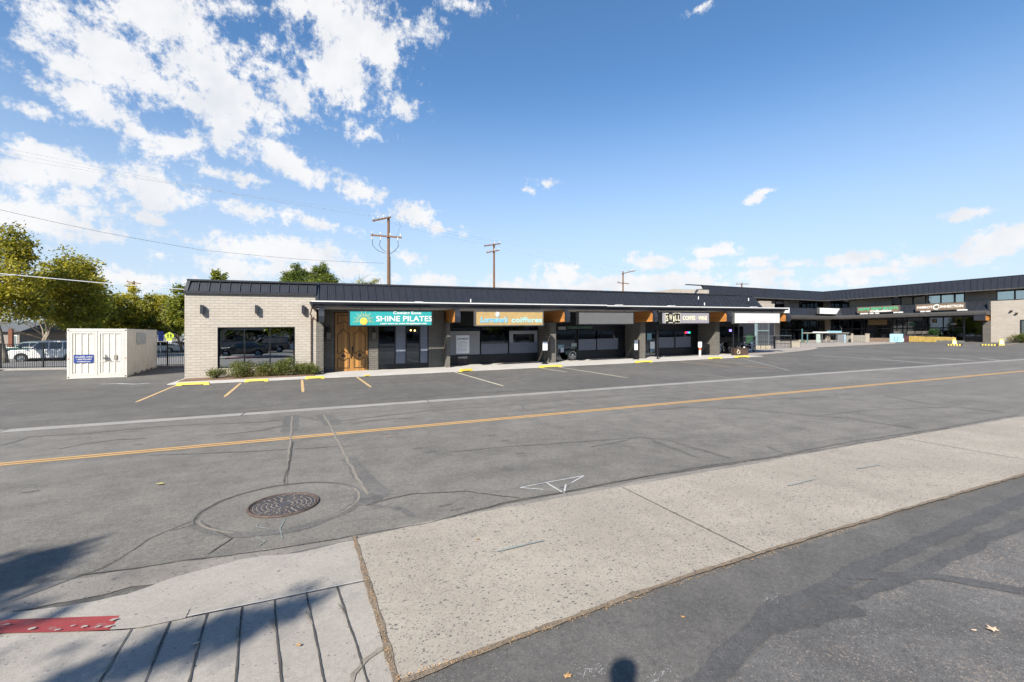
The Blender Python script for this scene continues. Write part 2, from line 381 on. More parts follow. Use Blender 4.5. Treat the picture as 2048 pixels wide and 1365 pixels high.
def concrete(name, col, specks=0.0, var=.1, stain=.3):
    m, t, b = newmat(name); col = mul(col, ALB)
    tc = t.n('ShaderNodeTexCoord').outputs['Object']
    c = t.mix(t.ramp(t.noise(tc, .8, 6, .65), .3, .7), mul(col, 1-var), mul(col, 1+var))
    c = t.mix(t.math('MULTIPLY', t.ramp(t.noise(tc, 3.1, 7, .7), .5, .78), stain), c, (col[0]*.66, col[1]*.65, col[2]*.62))
    f1 = t.noise(tc, 140, 4, .7)
    c = t.mix(1.0, c, t.mix(t.ramp(f1, .32, .68, False), (.80, .80, .80), (1.20, 1.20, 1.20)), 'MULTIPLY')
    c = t.mix(1.0, c, t.mix(t.ramp(t.noise(tc, 24, 8, .85), .32, .68, False), (.83, .825, .82), (1.17, 1.17, 1.17)), 'MULTIPLY')
    if specks:
        for sc_, th_, colr in ((62, specks, (.05, .05, .055)), (33, specks*.35, (.045, .045, .05)), (95, specks*1.1, (.16, .13, .11))):
            vo = t.n('ShaderNodeTexVoronoi'); vo.inputs['Scale'].default_value = sc_
            mp = t.n('ShaderNodeMapping'); mp.inputs['Scale'].default_value = (.8, 1.15, 1); mp.inputs['Location'].default_value = (sc_, 0, 0); t.l(tc, mp.inputs[0])
            t.l(mp.outputs[0], vo.inputs['Vector'])
            wn = t.n('ShaderNodeSeparateColor'); t.l(vo.outputs['Color'], wn.inputs[0])
            r = t.math('ADD', t.math('MULTIPLY', wn.outputs[1], .34), .12)
            ms = t.math('MULTIPLY', t.math('LESS_THAN', vo.outputs['Distance'], r), t.math('LESS_THAN', wn.outputs[0], th_))
            c = t.mix(t.math('MULTIPLY', ms, .82), c, colr)
    t.l(c, b.inputs['Base Color']); b.inputs['Roughness'].default_value = .85
    bp = t.n('ShaderNodeBump'); bp.inputs['Strength'].default_value = .5; bp.inputs['Distance'].default_value = .004
    t.l(f1, bp.inputs['Height']); t.l(bp.outputs[0], b.inputs['Normal'])
    return m
M_LOT = asphalt('lot_asphalt', (.137, .130, .120), (.3, .29, .27), .03, big=.15, lanes=.45, fines=120)
M_ROAD = asphalt('road_asphalt', (.188, .178, .162), (.40, .38, .35), .05, big=.10, lanes=.55, fines=170)
M_NEAR = asphalt('near_asphalt', (.118, .114, .109), (.27, .25, .23), .08, big=.08, fines=170)
M_WORN = asphalt('worn_asphalt', (.128, .126, .126), (.30, .25, .21), .16, big=.12, warm=(.36, .28, .21), fines=120)
M_SEAL = asphalt('sealcoat', (.092, .092, .094), (.2, .19, .18), .03, big=.08, fines=150)
M_TAR = asphalt('tar_patch', (.140, .135, .128), (.2, .2, .19), .03, big=.1, fines=170)
M_DUST = mat('dusty_crack', (.24, .215, .18), .95, var=.3, vs=20, fine=.4, fs=150)
M_CRK = mat('dark_crack', (.075, .068, .06), .95, var=.3, vs=10)
M_DIRT = mat('joint_dirt', (.20, .155, .11), .98, var=.35, vs=14, fine=.5, fs=70, bump=.8, bs=60)
M_CONC = concrete('apron_concrete', (.368, .330, .275), .42, stain=.55)
M_CONC2 = concrete('drive_concrete', (.35, .322, .285), .045, stain=.25)
M_WALK = concrete('walk_concrete', (.52, .50, .47), 0, stain=.18)
M_STRIP = concrete('strip_concrete', (.33, .315, .29), .12, stain=.4)
M_PATIO = concrete('patio_concrete', (.35, .31, .275), 0, stain=.25)
M_GRIT = concrete('gritty_edge', (.24, .22, .195), .3, var=.25)
def paint(name, col, wear=.5):
    m, t, b = newmat(name); col = mul(col, ALB)
    tc = t.n('ShaderNodeTexCoord').outputs['Object']
    n = t.ramp(t.noise(tc, 24, 8, .85), wear, wear+.12)
    c = t.mix(t.math('MULTIPLY', n, .75), col, (.2, .19, .18))
    c = t.mix(1.0, c, t.mix(t.noise(tc, 2, 4), (.8, .8, .8), (1.15, 1.15, 1.15)), 'MULTIPLY')
    t.l(c, b.inputs['Base Color']); b.inputs['Roughness'].default_value = .7
    return m
M_YEL = paint('yellow_line_paint', (.60, .36, .13), .56)
M_TAN = paint('stall_line_paint', (.62, .42, .20), .56)
M_CREAM = paint('pale_line_paint', (.62, .58, .42), .56)
M_WHT = paint('white_line_paint', (.50, .50, .48), .47)
M_RED = paint('red_curb_paint', (.32, .045, .045), .54)
_n = [n for n in M_RED.node_tree.nodes if n.type == 'TEX_NOISE'][0]; _n.inputs['Scale'].default_value = 7
M_CHALK = paint('white_spray', (.62, .63, .63), .50)
M_TEAL = paint('faded_teal_spray', (.18, .235, .225), .40); M_TEAL2 = paint('faded_teal_on_concrete', (.32, .40, .38), .40)

# ------------------------------------------------------------------ ground sheets
xs = [-900, -160, -70, -40, -20, 0, 4, 9, 14, 19, 24, 29, 34, 39, 44, 49, 54, 70, 90, 120, 150, 300, 900]
ys = [-300, -60, -10, 0, 8, 16, 17, 18, 19, 20, 21, 22, 23, 24, 30, 40, 60, 100, 200, 400, 1200]
mb = MB()
mb.add([(x, y, gz(x, y)) for y in ys for x in xs], [(j*len(xs)+i, j*len(xs)+i+1, (j+1)*len(xs)+i+1, (j+1)*len(xs)+i) for j in range(len(ys)-1) for i in range(len(xs)-1)])
tag(mb.build('ground', M_LOT), kind='structure')
def frange(a, b, n): return [a+(b-a)*i/n for i in range(n+1)]
def sheet(name, lo, hi, zo, m, kind='structure', rag=0, ragn=None, zf=None, n=None, seed=0):
    """strip between two polylines (lists of (x,y)), both resampled by fraction"""
    def samp(pl, k):
        L = [0]
        for a, b in zip(pl, pl[1:]): L.append(L[-1]+math.hypot(b[0]-a[0], b[1]-a[1]))
        out = []
        for i in range(k+1):
            d = L[-1]*i/k; j = 0
            while j < len(pl)-2 and L[j+1] < d: j += 1
            f = (d-L[j])/max(1e-9, L[j+1]-L[j]); out.append((pl[j][0]+(pl[j+1][0]-pl[j][0])*f, pl[j][1]+(pl[j+1][1]-pl[j][1])*f))
        return out
    n = n or 2; A = samp(lo, n); B = samp(hi, n)
    zz = zf or gz; mb = MB(); vs = []
    for i, ((ax, ay), (bx, by)) in enumerate(zip(A, B)):
        ra = rag*(mnoise.fractal(Vector((ax*3+seed, ay, 1.7)), .8, 2.2, 5)) if rag else 0
        rb = rag*(mnoise.fractal(Vector((bx*3+seed, by, 5.1)), .8, 2.2, 5)) if rag else 0
        vs += [(ax, ay+(ra if ragn != 'hi' else 0), zz(ax, ay)+zo), (bx, by+(rb if ragn != 'lo' else 0), zz(bx, by)+zo)]
    mb.add(vs, [(2*i, 2*i+2, 2*i+3, 2*i+1) for i in range(n)])
    return tag(mb.build(name, m), kind=kind)
sheet('road', [(-70, 5.0), (150, 5.0)], [(-70, 14.4), (150, 14.4)], .004, M_ROAD)
sheet('concrete_gutter', [(-70, 14.36), (150, 14.36)], [(-70, 14.82), (150, 14.82)], .010, M_STRIP, n=1500, rag=.035, seed=3)
# near apron of exposed aggregate concrete, right of the dirt-filled joint
inn = [(.45, 2.92), (.63, 2.95), (1.18, 3.0), (2.06, 3.08), (3.19, 3.16), (4.59, 3.2), (6.41, 3.24), (9.6, 3.28), (60, 3.4)]
out = [(.36, 5.14), (.85, 5.22), (2.08, 5.28), (3.9, 5.31), (6.45, 5.32), (9.76, 5.38), (60, 5.4)]
sheet('gritty_road_edge', [(-12, 5.0), (-1.7, 4.95), (-.7, 5.0), (.36, 5.05), (60, 5.3)], [(-12, 5.55), (-1.7, 5.36), (-.7, 5.3), (.36, 5.24), (3, 5.42), (6, 5.44), (60, 5.5)], .008, M_GRIT, n=1100, rag=.05, seed=9)
sheet('near_lot', [(-70, -30), (150, -30)], [(-70, 3.0), (150, 3.4)], .006, M_NEAR, n=2)
sheet('concrete_apron', inn, out, .014, M_CONC, n=1400, rag=.02, seed=1)
# drive slab and gutter to the left of the joint
def zl(x, y):
    return gz(x, y)+.10*sm((-1.35-x)/2.2)*sm((4.62-y)/.12)
lipL = [(-9, 5.6), (-4, 5.15), (-2.26, 4.79), (-1.44, 4.47), (-1.0, 4.30), (-.6, 4.25), (.39, 4.24)]
sheet('drive_slab', [(-9, 1.2), (.50, 1.2)], [(-9, 4.56), (-3, 4.56), (-2.16, 4.56), (-1.44, 4.30), (-1.3, 4.25), (.38, 4.225)], .014, M_CONC2, n=120, zf=zl)
sheet('concrete_gutter', [(-9, 5.4), (-4, 4.95), (-2.26, 4.80), (-1.44, 4.50), (-1.0, 4.26), (.385, 4.235)], [(-9, 5.75), (-4, 5.28), (-2.5, 4.98), (-1.9, 4.84), (-1.5, 4.84), (-1.2, 5.02), (-.7, 5.15), (-.2, 5.06), (.345, 5.12)], .013, M_CONC2, n=300, rag=.025, ragn='hi', seed=4)
# rolled curb, red at its left end
def curb(name, x0, x1, m, n):
    mb = MB(); vs = []
    for i in range(n+1):
        x = x0+(x1-x0)*i/n
        k = clamp((x+2.26)/(.82), -20, 1.4)
        yt = 4.80-(.31)*k if x > -2.26 else 4.80+(-2.26-x)*.15
        yb = 4.56-(.26)*k if x > -2.26 else 4.56+(-2.26-x)*.0
        yb = max(yb, 4.235); yt = max(yt, 4.25)
        h = .10*sm((-1.35-x)/2.2)
        vs += [(x, yt, gz(x, yt)+.020), (x, yt-.05, gz(x, yt)+.018+h*.8), (x, yb, gz(x, yb)+.022+h)]
    mb.add(vs, [q for i in range(n) for q in ((3*i, 3*i+1, 3*i+4, 3*i+3), (3*i+1, 3*i+2, 3*i+5, 3*i+4))])
    return tag(mb.build(name, m, fixn=True), kind='structure')
curb('red_curb', -8, -1.43, M_RED, 60)
mb = MB()
for (x, y, w) in ((-1.62, 4.40, .018), (-1.70, 4.44, .012), (-1.78, 4.42, .014), (-1.95, 4.50, .018), (-1.455, 4.42, .020), (-1.45, 4.33, .018), (-1.52, 4.36, .012), (-2.15, 4.62, .016)):
    P = [(x+w*rnd.uniform(.8, 2.2)*math.cos(a), y+w*rnd.uniform(.5, 1.1)*math.sin(a)) for a in [k*.7 for k in range(9)]]
    mb.add([(a, b, gz(a, b)+.032+.10*sm((-1.35-a)/2.2)*clamp((4.95-b)/.3, 0, 1)) for a, b in P], [tuple(range(9))])
tag(mb.build('chipped_paint_patch', M_CONC2), kind='structure')
curb('curb', -1.43, -.95, M_CONC2, 12)
# cracks, joints and seams ------------------------------------------------
def strip_path(mb, pts, w, zo, jit=.02, wj=.4, step=.06, seed=0):
    P = [Vector((x, y, 0)) for x, y in pts]; S = []
    for a, b in zip(P, P[1:]):
        k = max(1, int((b-a).length/step)); S += [a+(b-a)*i/k for i in range(k)]
    S.append(P[-1]); vs = []
    for i, p in enumerate(S):
        d = (S[min(i+1, len(S)-1)]-S[max(i-1, 0)]); d = d.normalized() if d.length > 0 else Vector((1, 0, 0)); nn = Vector((-d.y, d.x, 0))
        o = .5*jit*mnoise.fractal(Vector((p.x*2.1+seed, p.y*2.1, 0)), .9, 2, 5)
        ww = w*(1+.6*wj*mnoise.fractal(Vector((p.x*6+seed, p.y*6, 4)), .8, 2, 4))/2
        if i in (0, len(S)-1): ww *= .3
        for sg in (1, -1):
            q = p+nn*(o+sg*ww); vs.append((q.x, q.y, gz(q.x, q.y)+zo))
    mb.add(vs, [(2*i, 2*i+1, 2*i+3, 2*i+2) for i in range(len(S)-1)])
def pxl(*p): return [ong(a, b) for a, b in p]
def circ(cx, cy, rx, ry, a0, a1, n=40, rz=0):
    return [(cx+rx*math.cos(math.radians(a0+(a1-a0)*i/n)), cy+ry*math.sin(math.radians(a0+(a1-a0)*i/n))) for i in range(n+1)]
MHX, MHY = -.41, 6.57
tar = MB(); dust = MB(); crk = MB(); joint = MB()
strip_path(tar, circ(MHX, MHY, .93, .86, -175, 10), .14, .008, .05)
strip_path(tar, circ(MHX, MHY, .95, .88, 10, 185), .05, .008, .05)
strip_path(crk, circ(MHX, MHY, .95, .88, 50, 200), .012, .012, .05)
strip_path(dust, circ(MHX, MHY, .90, .83, -170, -120), .028, .012, .05)
strip_path(dust, circ(MHX, MHY, .92, .85, -60, 20), .028, .012, .05)
strip_path(tar, [(-.66, 13.8), (-.62, 11.5)], .35, .007, .04); strip_path(dust, [(-.66, 13.7), (-.55, 10.8), (-.45, 7.5)], .035, .012, .05, .8); strip_path(crk, [(-.50, 10.4), (-.47, 8.8), (-.47, 7.5)], .03, .013, .05, .9)
strip_path(tar, [(.05, 13.6), (.25, 12.6), (.3, 11.8)], .38, .007, .05); strip_path(dust, [(.12, 13.4), (.3, 11), (.45, 8.6), (.55, 7.2), (.6, 6.5)], .045, .012, .06, .8); strip_path(tar, [(.48, 8.6), (.62, 7.4), (.75, 6.5), (.55, 6.1)], .26, .007, .08)
strip_path(crk, pxl((25, 1205), (200, 1140), (330, 1065), (400, 1035)), .010, .011, .08)
strip_path(crk, pxl((330, 1065), (400, 1048), (415, 1050)), .010, .011, .08)
strip_path(crk, pxl((415, 1112), (445, 1090), (465, 1078), (410, 1050)), .016, .011, .05)
strip_path(tar, pxl((735, 1010), (800, 1018), (830, 1035)), .10, .007, .05); strip_path(crk, pxl((740, 1008), (820, 990), (930, 984), (1040, 999)), .02, .011, .06)
strip_path(tar, pxl((560, 1115), (850, 1050), (1000, 1010), (1250, 962), (1400, 935), (1530, 917), (1700, 885), (1900, 855), (2040, 830)), .035, .012, .05, .8)
strip_path(crk, pxl((150, 1155), (300, 1135), (560, 1100), (850, 1050), (1000, 1010), (1250, 962), (1530, 920), (1900, 858)), .014, .016, .07, .9)
# seal marks on the far lane
for q in ([(0, 893), (60, 875), (170, 868), (330, 853), (520, 845), (585, 838)], [(115, 900), (160, 890), (235, 880), (290, 878)], [(430, 872), (520, 862), (580, 850)], [(660, 845), (720, 838), (860, 822), (1010, 812), (1180, 795), (1400, 782)],
          [(640, 842), (590, 832), (570, 838)], [(700, 850), (740, 842), (830, 836)], [(1060, 815), (1040, 810), (1050, 822), (1110, 816)], [(900, 905), (1010, 895), (1280, 876), (1330, 880), (1400, 900), (1460, 918)], [(1180, 895), (1260, 880)],
          [(1300, 822), (1370, 815), (1480, 818), (1620, 832), (1700, 838), (1830, 858)], [(1640, 832), (1730, 822), (1900, 815)], [(1480, 800), (1600, 798), (1700, 790)], [(1770, 792), (1850, 808), (2010, 826)], [(1300, 880), (1400, 918)], [(1530, 892), (1560, 905), (1590, 912)],
          [(300, 912), (480, 905), (700, 893)], [(760, 800), (980, 785), (1180, 778)]):
    strip_path(tar, pxl(*q), .055, .009, .07, .9, step=.1, seed=q[0][0])
for px_, py_ in ((1080, 968), (985, 872), (1040, 908), (860, 905), (1605, 858), (770, 870), (835, 898), (915, 1020), (890, 1012), (1130, 975), (60, 985), (1400, 883), (1090, 880), (1335, 845), (275, 890), (1010, 882)):
    x, y = ong(px_, py_); strip_path(tar, [(x-.09, y-.01), (x+.1, y+.015)], .045, .010, .02, .9, step=.02)
tag(tar.build('tar_seam', M_TAR), kind='structure')
# joints of the apron and the drive slab
joint2 = MB()
strip_path(joint, [(.35, 5.22), (.40, 4.1), (.455, 2.9)], .045, .020, .015, .9, step=.02)
strip_path(joint, [(.42, 2.9), (1.18, 2.985), (2.06, 3.065), (3.19, 3.145), (4.59, 3.19), (6.41, 3.23), (9.6, 3.27), (30, 3.33)], .045, .020, .02, .95, step=.03)
tag(joint.build('dirt_joint', M_DIRT), kind='structure')
for x0, x1 in ((-1.29, -1.27), (-1.05, -1.0), (-.81, -.75), (-.57, -.49), (-.34, -.24), (-.10, .0), (.14, .24)):
    strip_path(crk, [(x0, 4.245), (x1, 3.4), (x1+(x1-x0)*1.2, 2.2)], .012, .021, .01, .9, step=.02, seed=x0*9)
    strip_path(dust, [(x0+.006, 3.95), (x0+(x1-x0)*.5+.003, 3.75)], .014, .0225, .01, .9, step=.02, seed=x0*5)
strip_path(dust, [(.18, 3.02), (.2, 3.1), (.28, 3.2), (.41, 3.27)], .03, .021, .03, .9, step=.015)
for x in (3.9, 10.6, 17.2, 23.8): strip_path(crk, [(x, 5.3), (x+.02, 3.17)], .012, .020, .003, .3, step=.05)
strip_path(joint2, [(-.95, 4.26), (-.4, 4.245), (.385, 4.24)], .014, .022, .004, .3, step=.04)
tag(joint2.build('slab_edge', M_WALK), kind='structure')
for x in (-6.9, -1.95, 3.2, 8.4, 13.8, 19): strip_path(crk, [(x, 14.34), (x+.04, 14.86)], .03, .016, .03, .8, step=.03)
tag(dust.build('dusty_crack', M_DUST), kind='structure'); tag(crk.build('pavement_crack', M_CRK), kind='structure')
# tyre scuffs on the apron and slab
# seal bands and worn patches in the near lot
seal = MB()
strip_path(seal, [(1.5, 1.9), (2.1, 2.12), (2.9, 2.36), (3.35, 2.52), (3.7, 2.50), (4.6, 2.60), (6, 2.68), (9, 2.86), (14, 3.0)], .17, .010, .05, .5, step=.05)
strip_path(seal, [(3.0, 2.33), (3.8, 2.36), (4.9, 2.35), (6.5, 2.45), (9, 2.5)], .13, .012, .06, .7, step=.05, seed=5)
strip_path(seal, [(4.2, 2.62), (4.9, 2.3), (5.3, 1.9), (5.9, 1.4)], .12, .014, .05, .6, step=.05, seed=8)
strip_path(seal, [(3.2, 2.36), (3.5, 2.3), (3.9, 2.25)], .2, .011, .05, .7, step=.05, seed=11)
tag(seal.build('sealcoat_band', M_SEAL), kind='structure')
sheet('worn_lot', [(2.4, -2), (30, -2)], [(1.9, 1.95), (2.6, 2.18), (3.3, 2.36), (4.2, 2.38), (5, 2.36), (8, 2.45), (30, 2.6)], .0082, M_WORN, n=300, rag=.05, ragn='hi', seed=6)
# ------------------------------------------------------------------ painted lines
mb = MB()
for yy in (10.70, 10.86):
    for i in range(220): mb.quad(*[(x, y, gz(x, y)+.0085) for x, y in ((-70+i, yy-.05), (-69+i, yy-.05), (-69+i, yy+.05), (-70+i, yy+.05))])
tag(mb.build('centre_line', M_YEL), kind='structure')
def line(name, a, b, w, m, zo=.006):
    mb = MB(); strip_path(mb, [a, b], w, zo, 0, .05, step=.4)
    for i in (0, 1, -1, -2): pass
    return tag(mb.build(name, m), kind='structure')
for (a, b) in (((-5.85, 24.7), (-5.62, 18.9)), ((-3.3, 24.3), (-3.10, 19.0)), ((-.75, 24.45), (-.55, 19.1)), ((1.78, 24.7), (1.98, 19.5))): line('parking_line', a, b, .11, M_TAN)
for (a, b) in (((6.94, 24.8), (6.93, 17.2)), ((12.12, 24.5), (12.2, 21.2)), ((13.36, 24.5), (13.2, 17.4))): line('parking_line', a, b, .10, M_CREAM)
for q, m_, w in (([(1355, 724), (1468, 735)], M_TAN, .09), ([(1404, 721), (1490, 728.7)], M_TAN, .09), ([(1481, 732), (1550, 737.5)], M_TAN, .09), ([(1479, 716.6), (1581, 742)], M_WHT, .06), ([(1621, 711), (1912, 728.7)], M_WHT, .16), ([(1778, 714), (1906, 718)], M_WHT, .12),
             ([(1870, 716.6), (1953, 722)], M_WHT, .22), ([(1738, 714.8), (1880, 730)], M_WHT, .08), ([(1960, 717), (2005, 722)], M_WHT, .15), ([(1480, 758), (1390, 748)], M_WHT, .05), ([(1995, 700), (2040, 693)], M_TAN, .1), ([(1895, 696), (1935, 691)], M_TAN, .08)):
    a, b = pxl(*q); line('parking_line', a, b, w, m_)
mb = MB()
for q in ([(1040, 977), (1168, 953), (1142, 968)], [(1040, 977), (1087, 981)], [(1090, 966), (1128, 988), (1132, 971)]): strip_path(mb, pxl(*q), .022, .012, .008, .5, step=.02)
strip_path(mb, pxl((200, 769), (235, 768), (270, 769), (300, 767)), .15, .008, .05, .9, step=.05)
tag(mb.build('white_spray_mark', M_CHALK), kind='structure')
mb = MB()
for q in ([(535, 1046), (512, 1050), (514, 1056), (540, 1060)], [(570, 1040), (560, 1060), (565, 1080)], [(510, 1075), (530, 1085), (515, 1095)]): strip_path(mb, pxl(*q), .016, .010, .012, .9, step=.02)
tag(mb.build('teal_spray_mark', M_TEAL), kind='structure')
mb = MB()
for q in ([(993, 1108), (1088, 1085)], [(1575, 975), (1630, 962)], [(1715, 940), (1760, 933)]): strip_path(mb, pxl(*q), .03, .026, .012, .7, step=.02)
tag(mb.build('teal_spray_mark', M_TEAL2), kind='structure')
mb = MB()
for cx, cy in ((1.62, 2.5), (2.0, 2.3), (3.4, 2.6)):
    for i in range(30): 
        x = cx+rnd.gauss(0, .05); y = cy+rnd.gauss(0, .03); strip_path(mb, [(x, y), (x+rnd.uniform(-.03, .03), y+rnd.uniform(-.02, .02))], .0025, .013, 0, .3, step=.01)
tag(mb.build('white_scuff', M_CHALK), kind='structure')
# ------------------------------------------------------------------ walkway, planting bed, patio
WZ = .03
def slab(name, poly, zo, th, m):
    mb = MB(); n = len(poly)
    t_ = [(x, y, gz(x, y)+zo) for x, y in poly]; b_ = [(x, y, gz(x, y)+zo-th) for x, y in poly]
    mb.add(t_+b_, [tuple(range(n))]+[(i, n+i, n+(i+1) % n, (i+1) % n) for i in range(n)])
    return tag(mb.build(name, m, fixn=True), kind='structure')
mb = MB(); n = 60
vs = []
for i in range(n+1):
    x = -6.3+37.6*i/n
    yf = 24.75+(.28 if x < -5 else 0)
    vs += [(x, yf, gz(x, yf)-.05), (x, yf+.015, gz(x, yf)+WZ), (x, 26.0, gz(x, 26)+WZ+.002), (x, 30.2, gz(x, 30)+WZ+.004)]
mb.add(vs, [(4*i+k, 4*i+k+4, 4*i+k+5, 4*i+k+1) for i in range(n) for k in range(3)])
tag(mb.build('walkway', M_WALK), kind='structure')
M_MULCH = mat('mulch', (.20, .125, .08), .95, var=.35, vs=18, fine=.7, fs=50, bump=1, bs=40)
mb = MB(); mb.box(-6.1, -.2, 26.0, 27.4, .0, .05)
mb.v = [(x, y, z+gz(x, y)+WZ-.01) for x, y, z in mb.v]
tag(mb.build('planting_bed', M_MULCH), kind='structure')
pl = [(31.2, 26.2)]+pxl((1500, 712), (1560, 707), (1600, 703), (1625, 700), (1636, 697.5), (1630, 695.5), (1680, 693), (1740, 690), (1790, 687.5))+[(75.6, 38.5), (79, 38.5), (79, 51), (31.2, 51)]
slab('patio', pl, .04, .2, M_PATIO)
# ------------------------------------------------------------------ object materials
M_BRICK = brickmat('beige_block', (.495, .447, .387), (.545, .495, .432), (.37, .33, .285))
M_GBRICK = brickmat('grey_block', (.155, .145, .128), (.185, .172, .152), (.065, .06, .052))
M_BRICK2 = brickmat('beige_block_wing', (.46, .41, .355), (.52, .47, .41), (.27, .235, .20), shear=False)
M_GBRICK2 = brickmat('grey_block_wing', (.125, .115, .102), (.15, .139, .123), (.06, .055, .05), shear=False)
M_ROOF = mat('charcoal_metal', (.029, .033, .043), .42, .2, var=.08, vs=1.5)
M_FASC = mat('charcoal_fascia', (.026, .030, .040), .5, .1, var=.1)
M_FASC2 = mat('grey_fascia', (.085, .082, .080), .6, 0, var=.15)
M_FLASH = mat('white_flashing', (.78, .78, .77), .45, 0, var=.04)
M_SOFF = mat('soffit_paint', (.52, .50, .47), .8, 0, var=.06)
M_BLK = mat('black_frame', (.014, .016, .020), .4, .3, var=.15)
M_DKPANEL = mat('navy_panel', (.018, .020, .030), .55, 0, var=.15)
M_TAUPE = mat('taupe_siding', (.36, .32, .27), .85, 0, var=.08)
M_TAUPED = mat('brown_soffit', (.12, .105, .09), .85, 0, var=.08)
M_WOOD = woodmat('beam_wood', (.46, .18, .045), (.80, .37, .11), .115)
M_DOOR = woodmat('door_wood', (.36, .165, .04), (.62, .33, .095), .16, horizontal=False, gloss=.4)
M_MOLD = mat('dark_moulding', (.045, .028, .016), .45, 0, var=.2)
M_BRONZE = mat('bronze', (.10, .07, .045), .45, .7, var=.2)
M_IRON = mat('black_iron', (.012, .013, .015), .45, .4, var=.2)
M_GALV = mat('grey_steel', (.28, .30, .31), .4, .7, var=.1)
M_WHITE = mat('white_plastic', (.78, .78, .76), .45, 0, var=.05)
M_PAPER = mat('printed_paper', (1.1, 1.13, 1.18), .6, 0, var=.03)
M_INK = mat('blue_ink', (.05, .08, .22), .6, 0, var=.05)
M_GINK = mat('grey_ink', (.38, .42, .50), .6, 0, var=.05)
M_TIRE = mat('tyre_rubber', (.018, .018, .019), .85, 0, var=.15)
M_CHROME = mat('chrome', (.62, .63, .66), .12, 1.0, var=.03)
M_YELP = mat('yellow_stop_paint', (.74, .57, .07), .6, 0, var=.12, vs=6, fine=.25, fs=30, bump=.3, bs=50)
M_POLE = mat('pole_timber', (.20, .105, .058), .9, 0, var=.3, vs=4, stretch=(8, 8, .6), bump=.5, bs=12)
M_WIRE = mat('cable', (.05, .05, .055), .6)
M_WIREL = mat('cable_grey', (.42, .44, .47), .6)
M_BARK = mat('pale_bark', (.27, .235, .185), .9, 0, var=.3, vs=6, bump=.7, bs=20)
M_BARKD = mat('dark_bark', (.11, .085, .06), .9, 0, var=.3, vs=6, bump=.7, bs=20)
def glassmat(name, col, rough=.03, spec=.9):
    m, t, b = newmat(name)
    b.inputs['Base Color'].default_value = (*col, 1); b.inputs['Roughness'].default_value = rough
    b.inputs['IOR'].default_value = 1.52; b.inputs['Specular IOR Level'].default_value = spec
    tc = t.n('ShaderNodeTexCoord').outputs['Object']
    bp = t.n('ShaderNodeBump'); bp.inputs['Strength'].default_value = .02; bp.inputs['Distance'].default_value = .02
    t.l(t.noise(tc, 1.2, 2), bp.inputs['Height']); t.l(bp.outputs[0], b.inputs['Normal'])
    return m
M_GLASS = glassmat('dark_glass', (.12, .135, .155)); MATS['dark_glass'].node_tree.nodes['Principled BSDF'].inputs['Metallic'].default_value = 1
M_MIRROR = glassmat('tinted_mirror_glass', (.50, .54, .57), .01); MATS['tinted_mirror_glass'].node_tree.nodes['Principled BSDF'].inputs['Metallic'].default_value = 1
M_SKYGL = glassmat('sky_reflecting_glass', (.42, .50, .50), .03); MATS['sky_reflecting_glass'].node_tree.nodes['Principled BSDF'].inputs['Metallic'].default_value = .85
M_FILM = mat('frosted_film', (.19, .215, .28), .35, 0, var=.05, spec=.5)
M_FILML = mat('pale_curtain', (.32, .33, .37), .5, 0, var=.08, vs=2, stretch=(12, 1, .4))
M_CARGL = glassmat('car_glass', (.006, .007, .009))
def carpaint(name, col, metal=.0): 
    m = mat(name, col, .32, metal, var=.02, coat=.8); return m
M_CARW = carpaint('white_car_paint', (.85, .84, .82)); M_CARB = carpaint('black_car_paint', (.008, .009, .011)); M_CART = carpaint('teal_car_paint', (.03, .085, .08)); M_CARS = carpaint('silver_car_paint', (.42, .44, .46), .5)
M_LAMPR = mat('red_lens', (.35, .02, .02), .3); M_LAMPW = mat('clear_lens', (.6, .6, .58), .2)
LEAF_A = leafmat('autumn_leaf', (.07, .085, .016), (.235, .235, .030), (.56, .47, .055))
LEAF_G = leafmat('green_leaf', (.05, .075, .016), (.15, .19, .030), (.36, .36, .055))
LEAF_D = leafmat('deep_leaf', (.035, .062, .016), (.10, .145, .030), (.27, .30, .055))
LEAF_B = leafmat('bush_leaf', (.045, .065, .018), (.12, .15, .035), (.26, .26, .09))
LEAF_Y = leafmat('dry_leaf', (.13, .12, .035), (.22, .19, .07), (.38, .34, .15))

m_, t_, b_ = newmat('clear_shop_glass'); M_CLEAR = m_
gl_ = t_.n('ShaderNodeBsdfGlossy'); gl_.inputs['Roughness'].default_value = .02; tr_ = t_.n('ShaderNodeBsdfTransparent'); tr_.inputs[0].default_value = (.80, .84, .84, 1)
lw_ = t_.n('ShaderNodeFresnel'); lw_.inputs[0].default_value = 1.6; mx_ = t_.n('ShaderNodeMixShader'); t_.l(lw_.outputs[0], mx_.inputs[0]); t_.l(tr_.outputs[0], mx_.inputs[1]); t_.l(gl_.outputs[0], mx_.inputs[2])
t_.l(mx_.outputs[0], m_.node_tree.nodes['Material Output'].inputs[0])
# ------------------------------------------------------------------ single-storey shops on the left
shop = thing('shop_building', 'long single-storey row of shops with charcoal metal mansard roof, timber beams and grey block piers', 'building', (14, 28, gz(14, 28)))
YB = 25.87
YW, YF, YG, YR, YC = 27.4, 27.6, 29.3, 28.25, 26.12    # end wall, pier fronts, shop glazing, entry wall, canopy edge
XL, XR = -6.17, 34.2
def zf(px, py, Y): return onY(px, py, Y)[1]
def xf(px, Y): return onY(px, 640, Y)[0]
